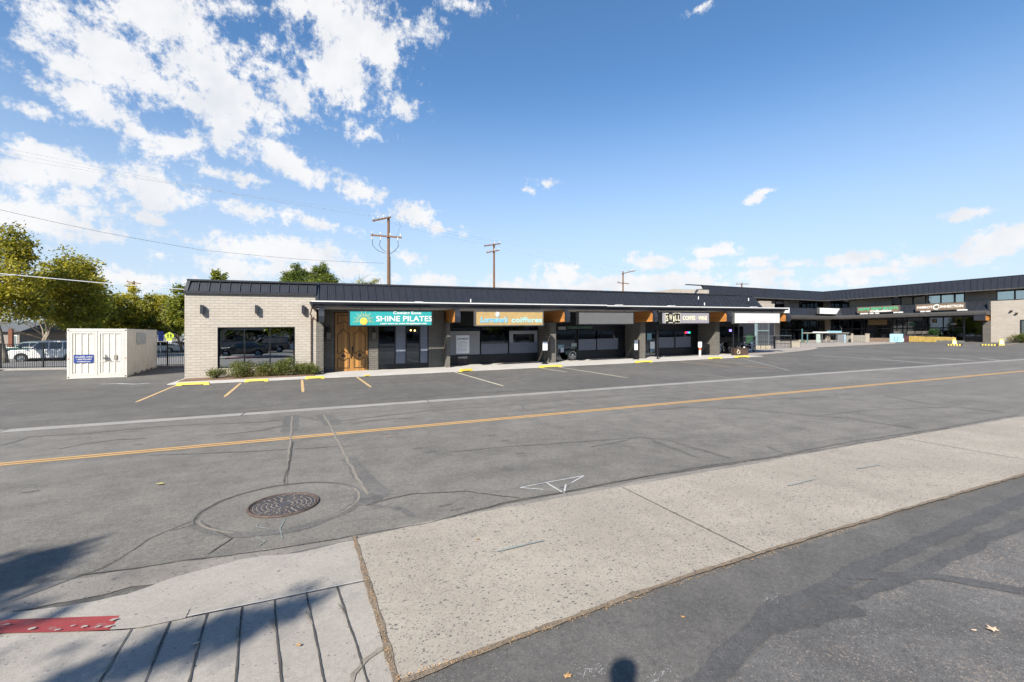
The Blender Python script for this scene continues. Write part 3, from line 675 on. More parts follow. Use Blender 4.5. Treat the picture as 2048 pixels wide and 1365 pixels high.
# end wall with a real opening for the three-light window
wx0, wx1 = xf(435, YW), xf(590, YW); wz0, wz1 = zf(435, 737.5, YW), zf(435, 655.3, YW)
e = MB()
e.box(XL, wx0, YW, YW+.3, -.3, 4.33).box(wx1, -.12, YW, YW+.3, -.3, 4.33).box(wx0, wx1, YW, YW+.3, -.3, wz0).box(wx0, wx1, YW, YW+.3, wz1, 4.33)
e.box(XL, XL+.3, YW+.3, 46, -.3, 4.33).box(XL+.3, 33.9, 45.7, 46, -.3, 4.33)
e.build('wall', M_BRICK, shop, shear=True, label='sunlit beige slump-block end wall')
w = MB(); fw = .055
for a, b in ((wx0, wx0+fw), (wx1-fw, wx1)): w.box(a, b, YW+.05, YW+.13, wz0, wz1)
xm = [xf(488.5, YW), xf(540, YW)]
w.box(wx0+fw, wx1-fw, YW+.05, YW+.13, wz0, wz0+fw).box(wx0+fw, wx1-fw, YW+.05, YW+.13, wz1-fw, wz1)
for x in xm: w.box(x-.03, x+.03, YW+.052, YW+.128, wz0+fw, wz1-fw)
wf = w.build('window', M_BLK, shop, shear=True, label='wide three-light window reflecting parked cars')
xs_ = [wx0+fw]+xm+[wx1-fw]
for a, b in zip(xs_, xs_[1:]): MB().box(a+.031, b-.031, YW+.09, YW+.1, wz0+fw, wz1-fw).build('pane', M_MIRROR, wf, shear=True)
MB().box(wx0-.05, wx1+.05, YW-.03, YW+.048, wz0-.07, wz0-.002).build('sill', M_BRICK, wf, shear=True)
for px in (485, 585):
    x, z = onY(px, 732, YW); MB().box(x-.06, x+.06, YW+.03, YW+.045, z-.04, z+.03).build('sticker', M_WHITE, wf, shear=True)
# interior box so that nothing is hollow
core = MB(); core.box(-5.8, -.5, YW+.4, 45.6, .0, 4.2); core.box(.05, 29.6, YG+.35, 45.6, 0, 4.2); core.box(29.61, 33.9, YG+2.6, 45.5, 0, 4.2)
core.build('core', M_DKPANEL, shop, shear=True)
# --- low mansard over the end wall
m = MB(); s0, s1 = 4.33, 5.05
def mans(mb, x0, x1, yb, yt, zb, zt, pitch, rib=.06, d=.25, flute=3):
    mb.hexa([(x0, yb, zb), (x1, yb, zb), (x1, yb+d, zb), (x0, yb+d, zb)], [(x0, yt, zt), (x1, yt, zt), (x1, yt+d, zt), (x0, yt+d, zt)])
    n = max(1, round((x1-x0)/pitch))
    for i in range(n+1):
        x = x0+(x1-x0)*i/n
        mb.hexa([(x-.016, yb-rib, zb), (x+.016, yb-rib, zb), (x+.016, yb+.01, zb), (x-.016, yb+.01, zb)], [(x-.016, yt-rib, zt), (x+.016, yt-rib, zt), (x+.016, yt+.01, zt), (x-.016, yt+.01, zt)])
        if flute and i < n:
            for k in range(1, flute+1):
                xx = x+(x1-x0)/n*k/(flute+1)
                mb.hexa([(xx-.02, yb-.012, zb), (xx+.02, yb-.012, zb), (xx+.02, yb+.01, zb), (xx-.02, yb+.01, zb)], [(xx-.02, yt-.012, zt), (xx+.02, yt-.012, zt), (xx+.02, yt+.01, zt), (xx-.02, yt+.01, zt)])
mans(m, XL+.12, -.14, YW-.02, YW+.3, 4.46, 4.98, .44)
m.build('end_roof', M_ROOF, shop, shear=True)
t_ = MB()
t_.box(XL-.03, -.13, YW-.10, YW+.34, 4.32, 4.45)
t_.box(XL+.05, -.13, YW+.19, YW+.64, 4.98, 5.07)
t_.hexa([(XL-.02, YW-.08, 4.45), (XL+.14, YW-.08, 4.45), (XL+.14, YW+.2, 4.45), (XL-.02, YW+.2, 4.45)], [(XL+.06, YW+.20, 4.98), (XL+.20, YW+.20, 4.98), (XL+.20, YW+.4, 4.98), (XL+.06, YW+.4, 4.98)])
t_.hexa([(XL-.02, YW+.2, 4.45), (XL+.14, YW+.2, 4.45), (XL+.14, 46, 4.45), (XL-.02, 46, 4.45)], [(XL+.06, YW+.4, 5.06), (XL+.20, YW+.4, 5.06), (XL+.20, 46, 5.06), (XL+.06, 46, 5.06)])
t_.build('end_trim', M_FASC, shop, shear=True)
# --- main mansard
m = MB(); zb, zt = 3.98, 5.03
mans(m, -.02, 33.95, 27.15, 28.0, zb, zt, .437, rib=.06)
m.build('mansard_roof', M_ROOF, shop, shear=True)
t_ = MB()
t_.box(-.16, 34.2, 27.93, 28.35, zt, zt+.09)
t_.hexa([(-.17, 27.09, zb), (.0, 27.09, zb), (.0, 27.4, zb), (-.17, 27.4, zb)], [(-.17, 27.92, zt+.085), (.0, 27.92, zt+.085), (.0, 28.3, zt+.085), (-.17, 28.3, zt+.085)])
t_.hexa([(33.95, 27.09, zb), (34.25, 27.09, zb), (34.25, 27.5, zb), (33.95, 27.5, zb)], [(33.95, 27.92, zt), (34.1, 27.92, zt), (34.1, 28.3, zt), (33.95, 28.3, zt)])
t_.hexa([(33.95, 27.5, zb), (34.25, 27.5, zb), (34.25, 46, zb), (33.95, 46, zb)], [(33.95, 28.3, zt), (34.1, 28.3, zt), (34.1, 46, zt), (33.95, 46, zt)])
t_.build('roof_trim', M_FASC, shop, shear=True)
MB().box(-5.9, 33.9, 28.4, 45.9, 4.6, 4.7).build('roof_deck', M_FASC2, shop, shear=True)
# little roof vents
for px, py in ((1394, 597), (1406, 609), (1494, 600), (940, 603)):
    x, z = onY(px, py, 27.35); MB().cyl((x, 27.2, z-.10), (x, 27.2, z+.09), .035, n=8).cyl((x, 27.2, z+.09), (x, 27.2, z+.13), .05, .02, n=8).build('vent', M_WHITE, shop, shear=True)
# --- canopy: deck, fascia boards, white flashing, soffit
XB = 18.0
zs, zc = 3.62, 3.80
c = MB(); c.box(-.28, 35.95, YC+.14, 27.2, zs+.05, 3.88); c.build('canopy_deck', M_FASC, shop, shear=True)
so_ = MB(); so_.box(.02, 35.9, YC+.16, 27.9, zs, zs+.045); so_.box(.02, 34, 27.9, YG+.1, zs, zs+.045); so_.build('soffit', M_SOFF, shop, shear=True)
f = MB()
for x0, x1, dz in ((-.30, XB, .0), (XB, 35.95, -.035)):
    # moulded gutter profile
    f.prism([(YC+.14, 3.64+dz), (YC+.06, 3.64+dz), (YC+.05, 3.70+dz), (YC-.04, 3.80+dz), (YC-.06, 3.90+dz), (YC+.14, 3.90+dz)], x1-x0, 'x', x0)
f.prism([(-.46, 3.90), (-.30, 3.90), (-.30, 3.64), (-.36, 3.66)], 1.5, 'y', YC-.02)
f.build('gutter', M_FASC, shop, shear=True)
f = MB(); f.box(-.34, XB, YC-.075, YC+.5, 3.902, 3.965).box(XB, 35.6, YC-.075, YC+.5, 3.868, 3.935).box(-.34, XB, YC+.5, 27.12, 3.902, 3.96).box(XB, 35.6, YC+.5, 27.12, 3.868, 3.93)
f.build('flashing', M_FLASH, shop, shear=True)
# clips and rises in the flashing
for px in (1240, 1345, 1510, 838): x = xf(px, YC); MB().box(x-.22, x+.22, YC-.06, YC+.3, 3.966, 3.995).build('flashing_patch', M_FLASH, shop, shear=True)
# --- piers (fins) of grey block
PX = [(-.12, .24), (7.27, 7.50), (14.50, 14.92), (22.05, 22.48), (29.45, 29.92)]
for i, (a, b) in enumerate(PX):
    p = MB()
    if i == 0: p.box(a-.02, b, YF-.35, YW+1.2, -.3, 2.86)
    else: p.box(a, b, YF, YG+.3, -.3, 2.825)
    if i: p.box(a-.10, a-.002, YF+.75, YG+.3, -.3, 2.825)
    p.build('pier', M_GBRICK, shop, shear=True)
MB().box(-.14, .24, YW+.3, YW+.9, 2.86, 3.6).build('pier', M_GBRICK, shop, shear=True)
# --- timber clad beams with charcoal caps
BX = [(.02, .24), (7.42, 7.64), (14.80, 15.02), (21.96, 22.2), (29.1, 29.34), (35.75, 35.98)]
for i, (a, b) in enumerate(BX):
    y1 = YF+.4 if i == 0 else YG
    bt = 2.86 if i == 0 else 2.83
    bm_ = MB(); bm_.prism([(YB+.34, 3.6), (y1, 3.6), (y1, bt), (YB+.28, bt)] if i else [(YC+.22, 3.6), (y1, 3.6), (y1, bt), (YC+.28, bt)], b-a, 'x', a)
    bm = bm_.build('beam', M_WOOD, shop, shear=True)
    cp_ = MB(); cp_.prism([(YB+.34, 3.61), (YB+.50, 3.61), (YB+.26, 3.35), (YB+.29, bt-.03), (YB+.05, bt-.03), (YB+.02, 3.15), (YB+.08, 3.40)], b-a+.06, 'x', a-.03)
    cp_.build('beam_cap', M_FASC, bm, shear=True)
# --- entry bay with the carved double door
W0 = MB()
dX0, dX1 = xf(667.5, YR), xf(738, YR); dz1 = zf(700, 624, YR)
nX0, nX1 = xf(756.5, YR), xf(857.5, YR)
W0.box(.24, dX0, YR, YR+.3, -.2, 3.62).box(dX1, nX0, YR, YR+.3, -.2, 3.62).box(nX1, 7.3, YR, YR+.3, -.2, 3.62).box(dX0, dX1, YR, YR+.3, dz1, 3.62).box(nX0, nX1, YR+.01, YR+.3, 3.05, 3.62)
W0.build('wall', M_GBRICK, shop, shear=True, label='shaded grey block wall of the entry bay')
fr = MB(); fr.box(dX0, dX0+.07, YR+.05, YR+.2, 0, dz1).box(dX1-.07, dX1, YR+.05, YR+.2, 0, dz1).box(dX0+.07, dX1-.07, YR+.05, YR+.2, dz1-.07, dz1).box(dX0, dX1, YR-.04, YR+.2, -.03, .03)
dm = (dX0+dX1)/2
dr = fr.build('door_frame', M_MOLD, shop, shear=True)
def carved(mb, x0, x1, z0, z1, y, kind):
    """raised moulding round a panel; kind picks the curve of its top and bottom"""
    P = []; n = 14; w_ = x1-x0
    top = {'arch': lambda t: z1-.26*(1-math.exp(-((t-.5)/.22)**2)) if .08 < t < .92 else z1-.26, 'flat': lambda t: z1, 'dip': lambda t: z1-.15*math.exp(-((t-.5)/.24)**2)}[kind[0]]
    bot = {'arch': lambda t: z0+.15*math.exp(-((t-.5)/.24)**2), 'flat': lambda t: z0}[kind[1]]
    for i in range(n+1): P.append((x0+w_*i/n, y, top(i/n)))
    for i in range(n+1): P.append((x1-w_*i/n, y, bot(1-i/n)))
    P.append(P[0]); mb.tube(P, .022, 6)
for sgn, x0, x1 in ((-1, dX0+.07, dm), (1, dm, dX1-.07)):
    lf = MB(); lf.box(x0+.004, x1-.004, YR+.09, YR+.16, .02, 2.62)
    leaf = lf.build('door', M_DOOR, dr, shear=True)
    mo = MB(); a, b = x0+.14, x1-.13
    carved(mo, a, b, 1.06, 2.48, YR+.085, ('arch', 'arch')); carved(mo, a, b, .22, .80, YR+.085, ('dip', 'flat'))
    mo.cyl(((a+b)/2, YR+.09, .94), ((a+b)/2, YR+.06, .94), .11, .09, 16); mo.torus(((a+b)/2, YR+.07, .94), (0, 1, 0), .085, .018, 16, 6)
    mo.build('moulding', M_MOLD, dr, shear=True)
tp = MB(); tp.box(dX0+.07, dX1-.07, YR+.09, YR+.16, 2.63, dz1-.07); tp.build('transom_panel', M_DOOR, dr, shear=True)
mo = MB()
for a, b in ((dX0+.2, dm-.06), (dm+.06, dX1-.2)): carved(mo, a, b, 2.78, dz1-.2, YR+.085, ('flat', 'arch'))
mo.build('moulding', M_MOLD, dr, shear=True)
h = MB(); h.box(dm+.02, dm+.08, YR+.02, YR+.09, 1.22, 1.46).tube([(dm+.05, YR+.05, 1.20), (dm+.05, YR-.02, 1.15), (dm+.05, YR-.02, .95), (dm+.05, YR+.05, .90)], .018, 6).box(dm-.06, dm-.02, YR+.03, YR+.09, .8, 1.1)
h.build('handle', M_IRON, dr, shear=True)
# navy storefront beside the door
fr = MB(); z0, z1 = .42, 3.05
fr.box(nX0, nX1, YR+.12, YR+.2, -.1, .30)
for px in (757.5, 790.5, 812.5, 840, 856.5): x = xf(px, YR); fr.box(x-.03, x+.03, YR+.05, YR+.14, .3, z1)
fr.box(nX0, nX1, YR+.056, YR+.13, .29, .35).box(nX0, nX1, YR+.056, YR+.13, z1-.05, z1)
sf = fr.build('window', M_BLK, shop, shear=True, label='navy entry window with two pale blinds')
for a, b, mm in ((757.5, 790.5, M_GLASS), (812.5, 840, M_GLASS), (790.5, 812.5, M_FILM), (840, 856.5, M_FILM)):
    MB().box(xf(a, YR)+.03, xf(b, YR)-.03, YR+.09, YR+.10, .35, z1-.05).build('pane' if mm is M_GLASS else 'blind', mm, sf, shear=True)
lampm = emit('warm_lamp', (1, .62, .2), 2.5)
for px, py in ((822, 661), (830, 661.5)):
    x, z = onY(px, py, YR); MB().ell((x, YR+.07, z), .05, .02, .05, 8, 6).build('lit_lamp', lampm, sf, shear=True)
# ------------------------------------------------------------------ glazed bays
def bay(name_, x0, x1, lines, label, bulk, top, open_=False):
    """lines: list of (x0,x1,z0,z1,material,partname); frame drawn around each"""
    fr = MB()
    if open_: fr.box(x0, xf(1428, YG), YG+.045, YG+.25, -.1, top+.019)
    fr.box(x0, x1, YG+.03, YG+.25, -.1, bulk-.02).box(x0, x1, YG+.04, YG+.25, top+.02, 3.62)
    if not open_: fr.box(x0+.01, x1-.01, YG+.06, YG+.24, bulk-.02, top+.02)
    for a, b, c_, d_, mm, nm in lines:
        for q in (a, b): fr.box(q-.035, q+.035, YG-.03, YG+.04, c_-.03, d_+.03)
        fr.box(a+.035, b-.035, YG-.02, YG+.04, c_-.04, c_).box(a+.035, b-.035, YG-.02, YG+.04, d_, d_+.04)
    o = fr.build(name_, M_BLK, shop, shear=True, label=label)
    for a, b, c_, d_, mm, nm in lines:
        MB().box(a+.03, b-.03, YG+.005, YG+.015, c_, d_).build(nm, mm, o, shear=True)
    return o
def L(pxa, pxb, za, zb_, mm, nm='pane'): return (xf(pxa, YG), xf(pxb, YG), za, zb_, mm, nm)
b1 = bay('storefront', 7.62, 14.5, [L(899, 961, .72, 2.30, M_FILML), L(961, 1017, .72, 2.30, M_GLASS), L(1017, 1076, .72, 2.30, M_GLASS), L(899, 961, 2.34, 2.62, M_GLASS), L(961, 1013, 2.34, 2.62, M_GLASS), L(1013, 1076, 2.34, 2.62, M_GLASS)],
         'salon window with striped lower film and poster', .72, 2.66)
def filmbox(bo, pxa, pxb, za, zb_, mm=M_FILM, nm='window_film', y=-.004):
    xa, xb = xf(pxa, YG)+.04, xf(pxb, YG)-.04
    f = MB(); n = max(2, int((xb-xa)/.10))
    for i in range(n):
        a = xa+(xb-xa)*i/n; b = xa+(xb-xa)*(i+1)/n; f.box(a+.004, b-.004, YG+y-.004, YG+y+.004, za, zb_)
    f.box(xa, xb, YG+y+.0045, YG+y+.006, za, zb_)
    return f.build(nm, mm, bo, shear=True)
filmbox(b1, 961, 1017, .72, 1.42); filmbox(b1, 1017, 1076, .72, 1.46)
f = MB(); xa, xb = xf(1017, YG)+.05, xf(1076, YG)-.05
f.box(xa, xa+.3, YG-.01, YG, 1.46, 2.28).box(xb-.25, xb, YG-.01, YG, 1.46, 2.28).box(xa+.3, xb-.25, YG-.01, YG, 2.05, 2.28); f.build('window_film', M_FILML, b1, shear=True)
# salon poster and its list
def poster(bo, pxa, pxb, pya, pyb, y, title=None, lines=8, mm=M_PAPER, name='poster', tcol=M_INK, seed=1):
    xa, za = onY(pxa, pyb, y); xb, zb_ = onY(pxb, pya, y)
    p = MB().box(xa, xb, y-.012, y, za, zb_).build(name, mm, bo, shear=True)
    w_ = xb-xa; h_ = zb_-za; rr = random.Random(seed)
    q = MB()
    for i in range(lines):
        zz = zb_-h_*(.34+.6*i/max(1, lines)); ww = w_*rr.uniform(.22, .38)
        k = (xa+xb)/2-ww
        while k < (xa+xb)/2+ww:
            l_ = rr.uniform(.03, .09); q.box(k, min(k+l_, (xa+xb)/2+ww), y-.015, y-.0125, zz, zz+h_*.022); k += l_+.018
    if lines: q.quad((xa+.02, y-.0122, za+.02), (xa+.03, y-.0122, za+.02), (xa+.03, y-.0122, zb_-.02), (xa+.02, y-.0122, zb_-.02)); q.build('lettering', M_GINK, p, shear=True)
    if title:
        tm = text_mesh(title, h_*.2, bold=.004, shear=.3, width=w_*.85, extrude=.002); place(tm, (xa+xb)/2, y-.016, zb_-h_*.24); tm.build('lettering', tcol, p, shear=True)
    return p
poster(b1, 912, 938.5, 671, 708, YG-.03, "Lorraine's", 8)
tm = text_mesh("NAILS", .16, bold=.006, extrude=.002, width=.62); place(tm, *((lambda p: (p[0], YG-.03, p[1]))(onY(925, 717, YG))) ); tm.build('lettering', M_WHITE, b1, shear=True)
MB().box(xf(915, YG), xf(933, YG), YG-.01, YG+.028, .03, .66).build('bulkhead_patch', mat('brown_patch', (.075, .05, .045), .6), b1, shear=True)
# chairs faintly seen: dark shapes are left to the reflections. Bay 2, barber
D2 = [L(1112, 1152, .08, 2.20, M_GLASS, 'door'), L(1156, 1193, .78, 2.20, M_GLASS), L(1193, 1237, .78, 2.20, M_GLASS), L(1112, 1152, 2.28, 2.62, M_GLASS), L(1156, 1185, 2.28, 2.62, M_GLASS)]
b2 = bay('storefront', 14.92, 22.05, D2, 'barber window with black door on its left', .70, 2.66)
filmbox(b2, 1156, 1193, .78, 1.60); filmbox(b2, 1193, 1237, .78, 1.62)
GRN = mat('green_transom', (.06, .12, .09), .4)
MB().box(xf(1134, YG), xf(1184, YG), YG-.06, YG-.04, 2.38, 2.58).build('transom_banner', GRN, b2, shear=True)
MB().box(xf(1116, YG), xf(1131, YG), YG-.06, YG-.04, 2.32, 2.55).build('transom_card', M_FILML, b2, shear=True)
poster(b2, 1115.5, 1128, 690, 697.5, YG-.04, None, 0, mat('pale_blue_sheet', (.35, .52, .62), .5)); poster(b2, 1121, 1128, 696.5, 705, YG-.045, None, 3); poster(b2, 1142, 1153, 687, 694, YG-.04, None, 2, mat('pale_green_sheet', (.45, .56, .50), .5))
MB().tube([(xf(1111, YG), YG-.08, .6), (xf(1111, YG), YG-.08, 1.5)], .015, 6).build('handle', M_GALV, b2, shear=True)
D3 = [L(1290, 1312, .08, 2.20, M_GLASS, 'door'), L(1316, 1349, .78, 2.20, M_GLASS), L(1350, 1382, .78, 2.20, M_GLASS), L(1275, 1289, .08, 2.5, M_GLASS)]
b3 = bay('storefront', 22.48, 29.45, D3, 'coffee bar window with lit red and green sign', .72, 2.66)
filmbox(b3, 1316, 1349, .78, 1.62); filmbox(b3, 1350, 1382, .78, 1.64)
poster(b3, 1294, 1303, 667, 680, YG-.04, None, 0, mat('light_blue_print', (.25, .50, .68), .5)); poster(b3, 1300, 1309, 684, 698, YG-.045, None, 5); poster(b3, 1300.5, 1309, 698.5, 703.5, YG-.045, None, 1, mat('blue_sheet', (.2, .36, .55), .5))
for px, cc in ((1371, (1, .05, .08)), (1375, (.25, .1, .9)), (1378, (.02, .8, .35))):
    x, z = onY(px, 665.5, YG); MB().box(x-.09, x+.09, YG-.06, YG-.04, z-.07, z+.07).build('lit_sign', emit('neon_%d' % px, cc, 1.1), b3, shear=True)
# Bay 4, motorcycle shop
D4 = [L(1414, 1424, .08, 2.30, M_GLASS, 'door'), L(1430, 1466, .55, 2.42, M_CLEAR), L(1466, 1486, .55, 2.42, M_CLEAR)]
b4 = bay('storefront', 29.92, 34.0, D4, 'corner shop window crowded with motorcycles', .5, 2.5, True)
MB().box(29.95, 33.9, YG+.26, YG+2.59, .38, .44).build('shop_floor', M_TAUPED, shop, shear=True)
MB().box(33.95, 34.1, YG, 46, -.2, 3.95).build('wall', M_GBRICK, shop, shear=True)
x, z = onY(1460, 661.5, YG); MB().box(x-.13, x+.13, YG-.06, YG-.04, z-.10, z+.10).build('lit_sign', emit('neon_blue', (.35, .25, .9), 1.2), b4, shear=True)
# ------------------------------------------------------------------ posts under the canopy, downpipe
for i, (px, lab) in enumerate(((1315, 'slim black steel post under the canopy beside the coffee bar door'), (1466.5, 'slim black steel post in front of the motorcycle shop window'))):
    x = xf(px, 26.7); g = gz(x, 26.7)+WZ
    t0 = thing('canopy_post', lab, 'post', (x, 26.7, g), group='black posts under the shop canopy')
    MB().cyl((0, 0, .02), (0, 0, 3.62+G*x-g), .055, n=12).build('post', M_BLK, t0, local=True, smooth=False)
    MB().box(-.10, .10, -.10, .10, 0, .02).build('base_plate', M_BLK, t0, local=True)
x = xf(622.5, YW)
dp = MB(); dp.tube([(-.32, YC+.3, 3.66), (-.38, YC+.5, 3.40), (-.44, YW-.3, 3.3), (x+.02, YW-.09, 3.22), (x, YW-.06, 3.05), (x, YW-.06, .35), (x, YW-.10, .12)], .032, 8)
dp.build('downpipe', mat('brown_pipe', (.10, .07, .055), .5), shop, shear=True)
# ------------------------------------------------------------------ wall lights on the end wall
for px, lab in ((405.3, 'charcoal wall light above the left edge of the reflecting window'), (514, 'charcoal wall light centred above the reflecting window'), (606.5, 'charcoal wall light nearest the roof downpipe')):
    x, z = onY(px, 619.5, YW); z += G*x
    t0 = thing('wall_light', lab, 'wall light', (x, YW, z), group='wall lights on the beige end wall')
    MB().box(-.075, .075, -.20, -.05, -.22, .22).build('housing', M_FASC, t0, local=True, bevel=.004)
    MB().box(-.05, .05, -.05, 0, -.08, .08).build('bracket', M_FASC, t0, local=True)
def lantern(px, lab):
    x, z = onY(px, 669, YR); z += G*x
    t0 = thing('wall_lantern', lab, 'lantern', (x, YR, z), group='lanterns beside the carved doors')
    MB().box(-.05, .05, -.03, 0, .05, .45).tube([(0, -.02, .38), (0, -.12, .44), (0, -.16, .36)], .015, 6).build('bracket', M_BRONZE, t0, local=True)
    f = MB(); f.box(-.15, .15, -.31, -.03, -.36, -.32)
    for a in (-.14, .12):
        for b in (-.30, -.06): f.box(a, a+.02, b, b+.02, -.32, .10)
    f.cyl((0, -.17, .10), (0, -.17, .30), .21, .10, 4).cyl((0, -.17, .30), (0, -.17, .38), .10, .10, 8)
    f.build('cage', M_BRONZE, t0, local=True)
    MB().box(-.12, .12, -.28, -.05, -.32, .10).build('glass', mat('seeded_glass', (.20, .18, .15), .3), t0, local=True)
lantern(657, 'bronze lantern left of the carved double door'); lantern(747, 'bronze lantern between the carved door and the navy window')

MB().box(35.62, 36.12, YC-.02, YC+1.2, 3.50, 3.95).build('end_panel', M_FLASH, shop, shear=True)
# ------------------------------------------------------------------ two-storey building: wing across the lot and an arm behind the shops
GW = 1.22
wing = thing('office_building', 'two-storey L-shaped office and shop building with charcoal metal roof bands across the far lot', 'building', (78, 40, GW))
WX, CX, AX = 79.2, 76.6, 77.4      # wall plane, lower canopy edge, roof edge
def yx(px, X): return onX(px, 640, X)[0]
Y_END = 20.0; YA = 51.0           # near end of the wing (outside the frame), wall plane of the arm
XA0 = 52.9
# walls, with the glazing set in front of a dark core
w = MB(); w.box(WX, WX+14, Y_END, YA+14, -.2, 7.75)
w.build('wall', M_TAUPE, wing)
w = MB(); w.box(XA0-1.6, WX-.02, YA, YA+14, -.2, 7.7); w.build('wall', M_TAUPE, wing)
# beige block end block at the right with a corner return, and the raised end wall of the arm
w = MB(); w.box(AX-.1, WX-.01, Y_END, yx(1982.5, AX), -.2, 6.33); w.build('wall', M_BRICK2, wing, label='sunlit beige block wall at the near end of the wing')
y0, y1 = yx(1982.5, AX), yx(1966, AX)
w = MB(); w.box(AX-.05, WX-.02, y0+.01, y1, -.2, 3.9); w.build('pier', M_GBRICK2, wing)
# arm's end wall with sloping parapet and the small beige block box
w = MB(); w.prism([(YA-1.85, -.2), (YA+22, -.2), (YA+22, 9.2), (YA+9.6, 9.24), (YA+4.9, 9.28), (YA-1.85, 8.52)], .3, 'x', XA0-1.95); w.build('end_wall', M_BRICK2, wing)
w = MB(); xa, _ = onY(1508, 610, YA-2.2); xb, _ = onY(1549, 610, YA-2.2); w.box(xa, xb, YA-2.2, YA-.02, -.2, 6.85); w.build('stair_tower', M_BRICK2, wing)
MB().box(xa+1.8, xb-.3, YA-1.9, YA-.8, 6.85, 7.25).build('roof_unit', M_TAUPE, wing)
# upper roof band (sloped standing seam), soffit and cap
def band(name_, runs, m_, zb, zt, out, inn_, pitch, rib=.09, horiz='Y'):
    mb = MB()
    for r in runs:
        if r[0] == 'Y':      # along Y at x=xb(bottom), xt(top)
            _, xb_, xt_, ya, yb, yat, ybt = r
            mb.hexa([(xb_, ya, zb), (xb_+.35, ya, zb), (xb_+.35, yb, zb), (xb_, yb, zb)], [(xt_, yat, zt), (xt_+.35, yat, zt), (xt_+.35, ybt, zt), (xt_, ybt, zt)])
            n = int(abs(yb-ya)/pitch)
            for i in range(n+1):
                y = ya+(yb-ya)*i/n; yt = yat+(ybt-yat)*i/n
                mb.hexa([(xb_-rib, y-.02, zb), (xb_+.02, y-.02, zb), (xb_+.02, y+.02, zb), (xb_-rib, y+.02, zb)], [(xt_-rib, yt-.02, zt), (xt_+.02, yt-.02, zt), (xt_+.02, yt+.02, zt), (xt_-rib, yt+.02, zt)])
        else:
            _, yb_, yt_, xa_, xb2, xat, xbt = r
            mb.hexa([(xa_, yb_, zb), (xb2, yb_, zb), (xb2, yb_+.35, zb), (xa_, yb_+.35, zb)], [(xat, yt_, zt), (xbt, yt_, zt), (xbt, yt_+.35, zt), (xat, yt_+.35, zt)])
            n = int(abs(xb2-xa_)/pitch)
            for i in range(n+1):
                x = xa_+(xb2-xa_)*i/n; xt = xat+(xbt-xat)*i/n
                mb.hexa([(x-.02, yb_-rib, zb), (x+.02, yb_-rib, zb), (x+.02, yb_+.02, zb), (x-.02, yb_+.02, zb)], [(xt-.02, yt_-rib, zt), (xt+.02, yt_-rib, zt), (xt+.02, yt_+.02, zt), (xt-.02, yt_+.02, zt)])
    return mb.build(name_, m_, wing)
UB, UT = 7.78, 9.32
band('roof_band', [('Y', AX-.1, AX+.9, Y_END, YA-1.7, Y_END, YA-.7)], M_ROOF, UB, UT, 0, 0, .62)
band('roof_band', [('X', YA-1.7, YA-.7, XA0-1.64, AX-.1, XA0-1.64, AX+.9)], M_ROOF, UB-.05, UT-.08, 0, 0, .46)
w = MB(); w.box(AX+.86, WX+14, Y_END, YA+14, UT, UT+.08); w.box(XA0-4.6, AX+.85, YA-.75, YA-.3, UT-.08, UT+.02); w.box(XA0-1.6, AX+.85, YA-.3, YA+12, UT-.9, UT-.5); w.box(AX+1.3, WX+14, Y_END-.05, Y_END, 7.8, UT)
w.build('roof', M_FASC, wing)
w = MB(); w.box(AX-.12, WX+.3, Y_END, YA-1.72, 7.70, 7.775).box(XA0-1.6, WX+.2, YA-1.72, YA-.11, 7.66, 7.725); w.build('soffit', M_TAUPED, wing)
w = MB(); w.box(AX-.14, AX-.10, Y_END, YA-1.75, 7.68, 7.80).box(XA0-1.6, AX-.14, YA-1.80, YA-1.705, 7.64, 7.76); w.build('eave_trim', M_FASC2, wing)
# lower roof band and canopy
LB, LT = 5.20, 6.42
ym0 = yx(1982, AX)+.15
band('canopy_band', [('Y', CX+.3, AX+.75, ym0, YA-2.6, ym0, YA-1.6)], M_ROOF, LB, LT, 0, 0, .62)
band('canopy_band', [('X', YA-2.6, YA-1.6, 57, CX+.3, 57, AX+.75)], M_ROOF, LB-.03, LT-.05, 0, 0, .46)
w = MB(); w.box(AX+.74, WX-.01, ym0, YA-1.6, LT-.04, LT+.03).box(57, AX+.73, YA-1.62, YA-.01, LT-.1, LT-.02); w.box(CX+.3, WX-.02, ym0-.16, ym0-.01, LB, LT+.02); w.build('canopy_cap', M_FASC, wing)
w = MB(); w.prism([(CX-.05, 4.66), (CX+.35, 4.60), (WX-.3, 4.60), (WX-.3, 5.18), (CX-.12, 5.18), (CX-.12, 4.95)], YA-3.1-ym0+.1, 'y', ym0-.1)
w.prism([(YA-3.0, 4.62), (YA-.3, 4.56), (YA-.3, 5.14), (YA-3.1, 5.14), (YA-3.1, 4.95)], CX-.13-56, 'x', 56)
w.build('canopy', M_FASC2, wing)
# timber end beam and cap
yb0 = yx(1981, CX)
w = MB(); w.box(CX+.05, WX-.4, ym0+.05, ym0+.95, 3.92, 4.59); w.build('beam', M_WOOD, wing)
w = MB(); w.box(CX-.15, CX+.045, ym0+.05, ym0+1.1, 3.95, 4.59); w.build('beam_cap', M_FASC, wing)
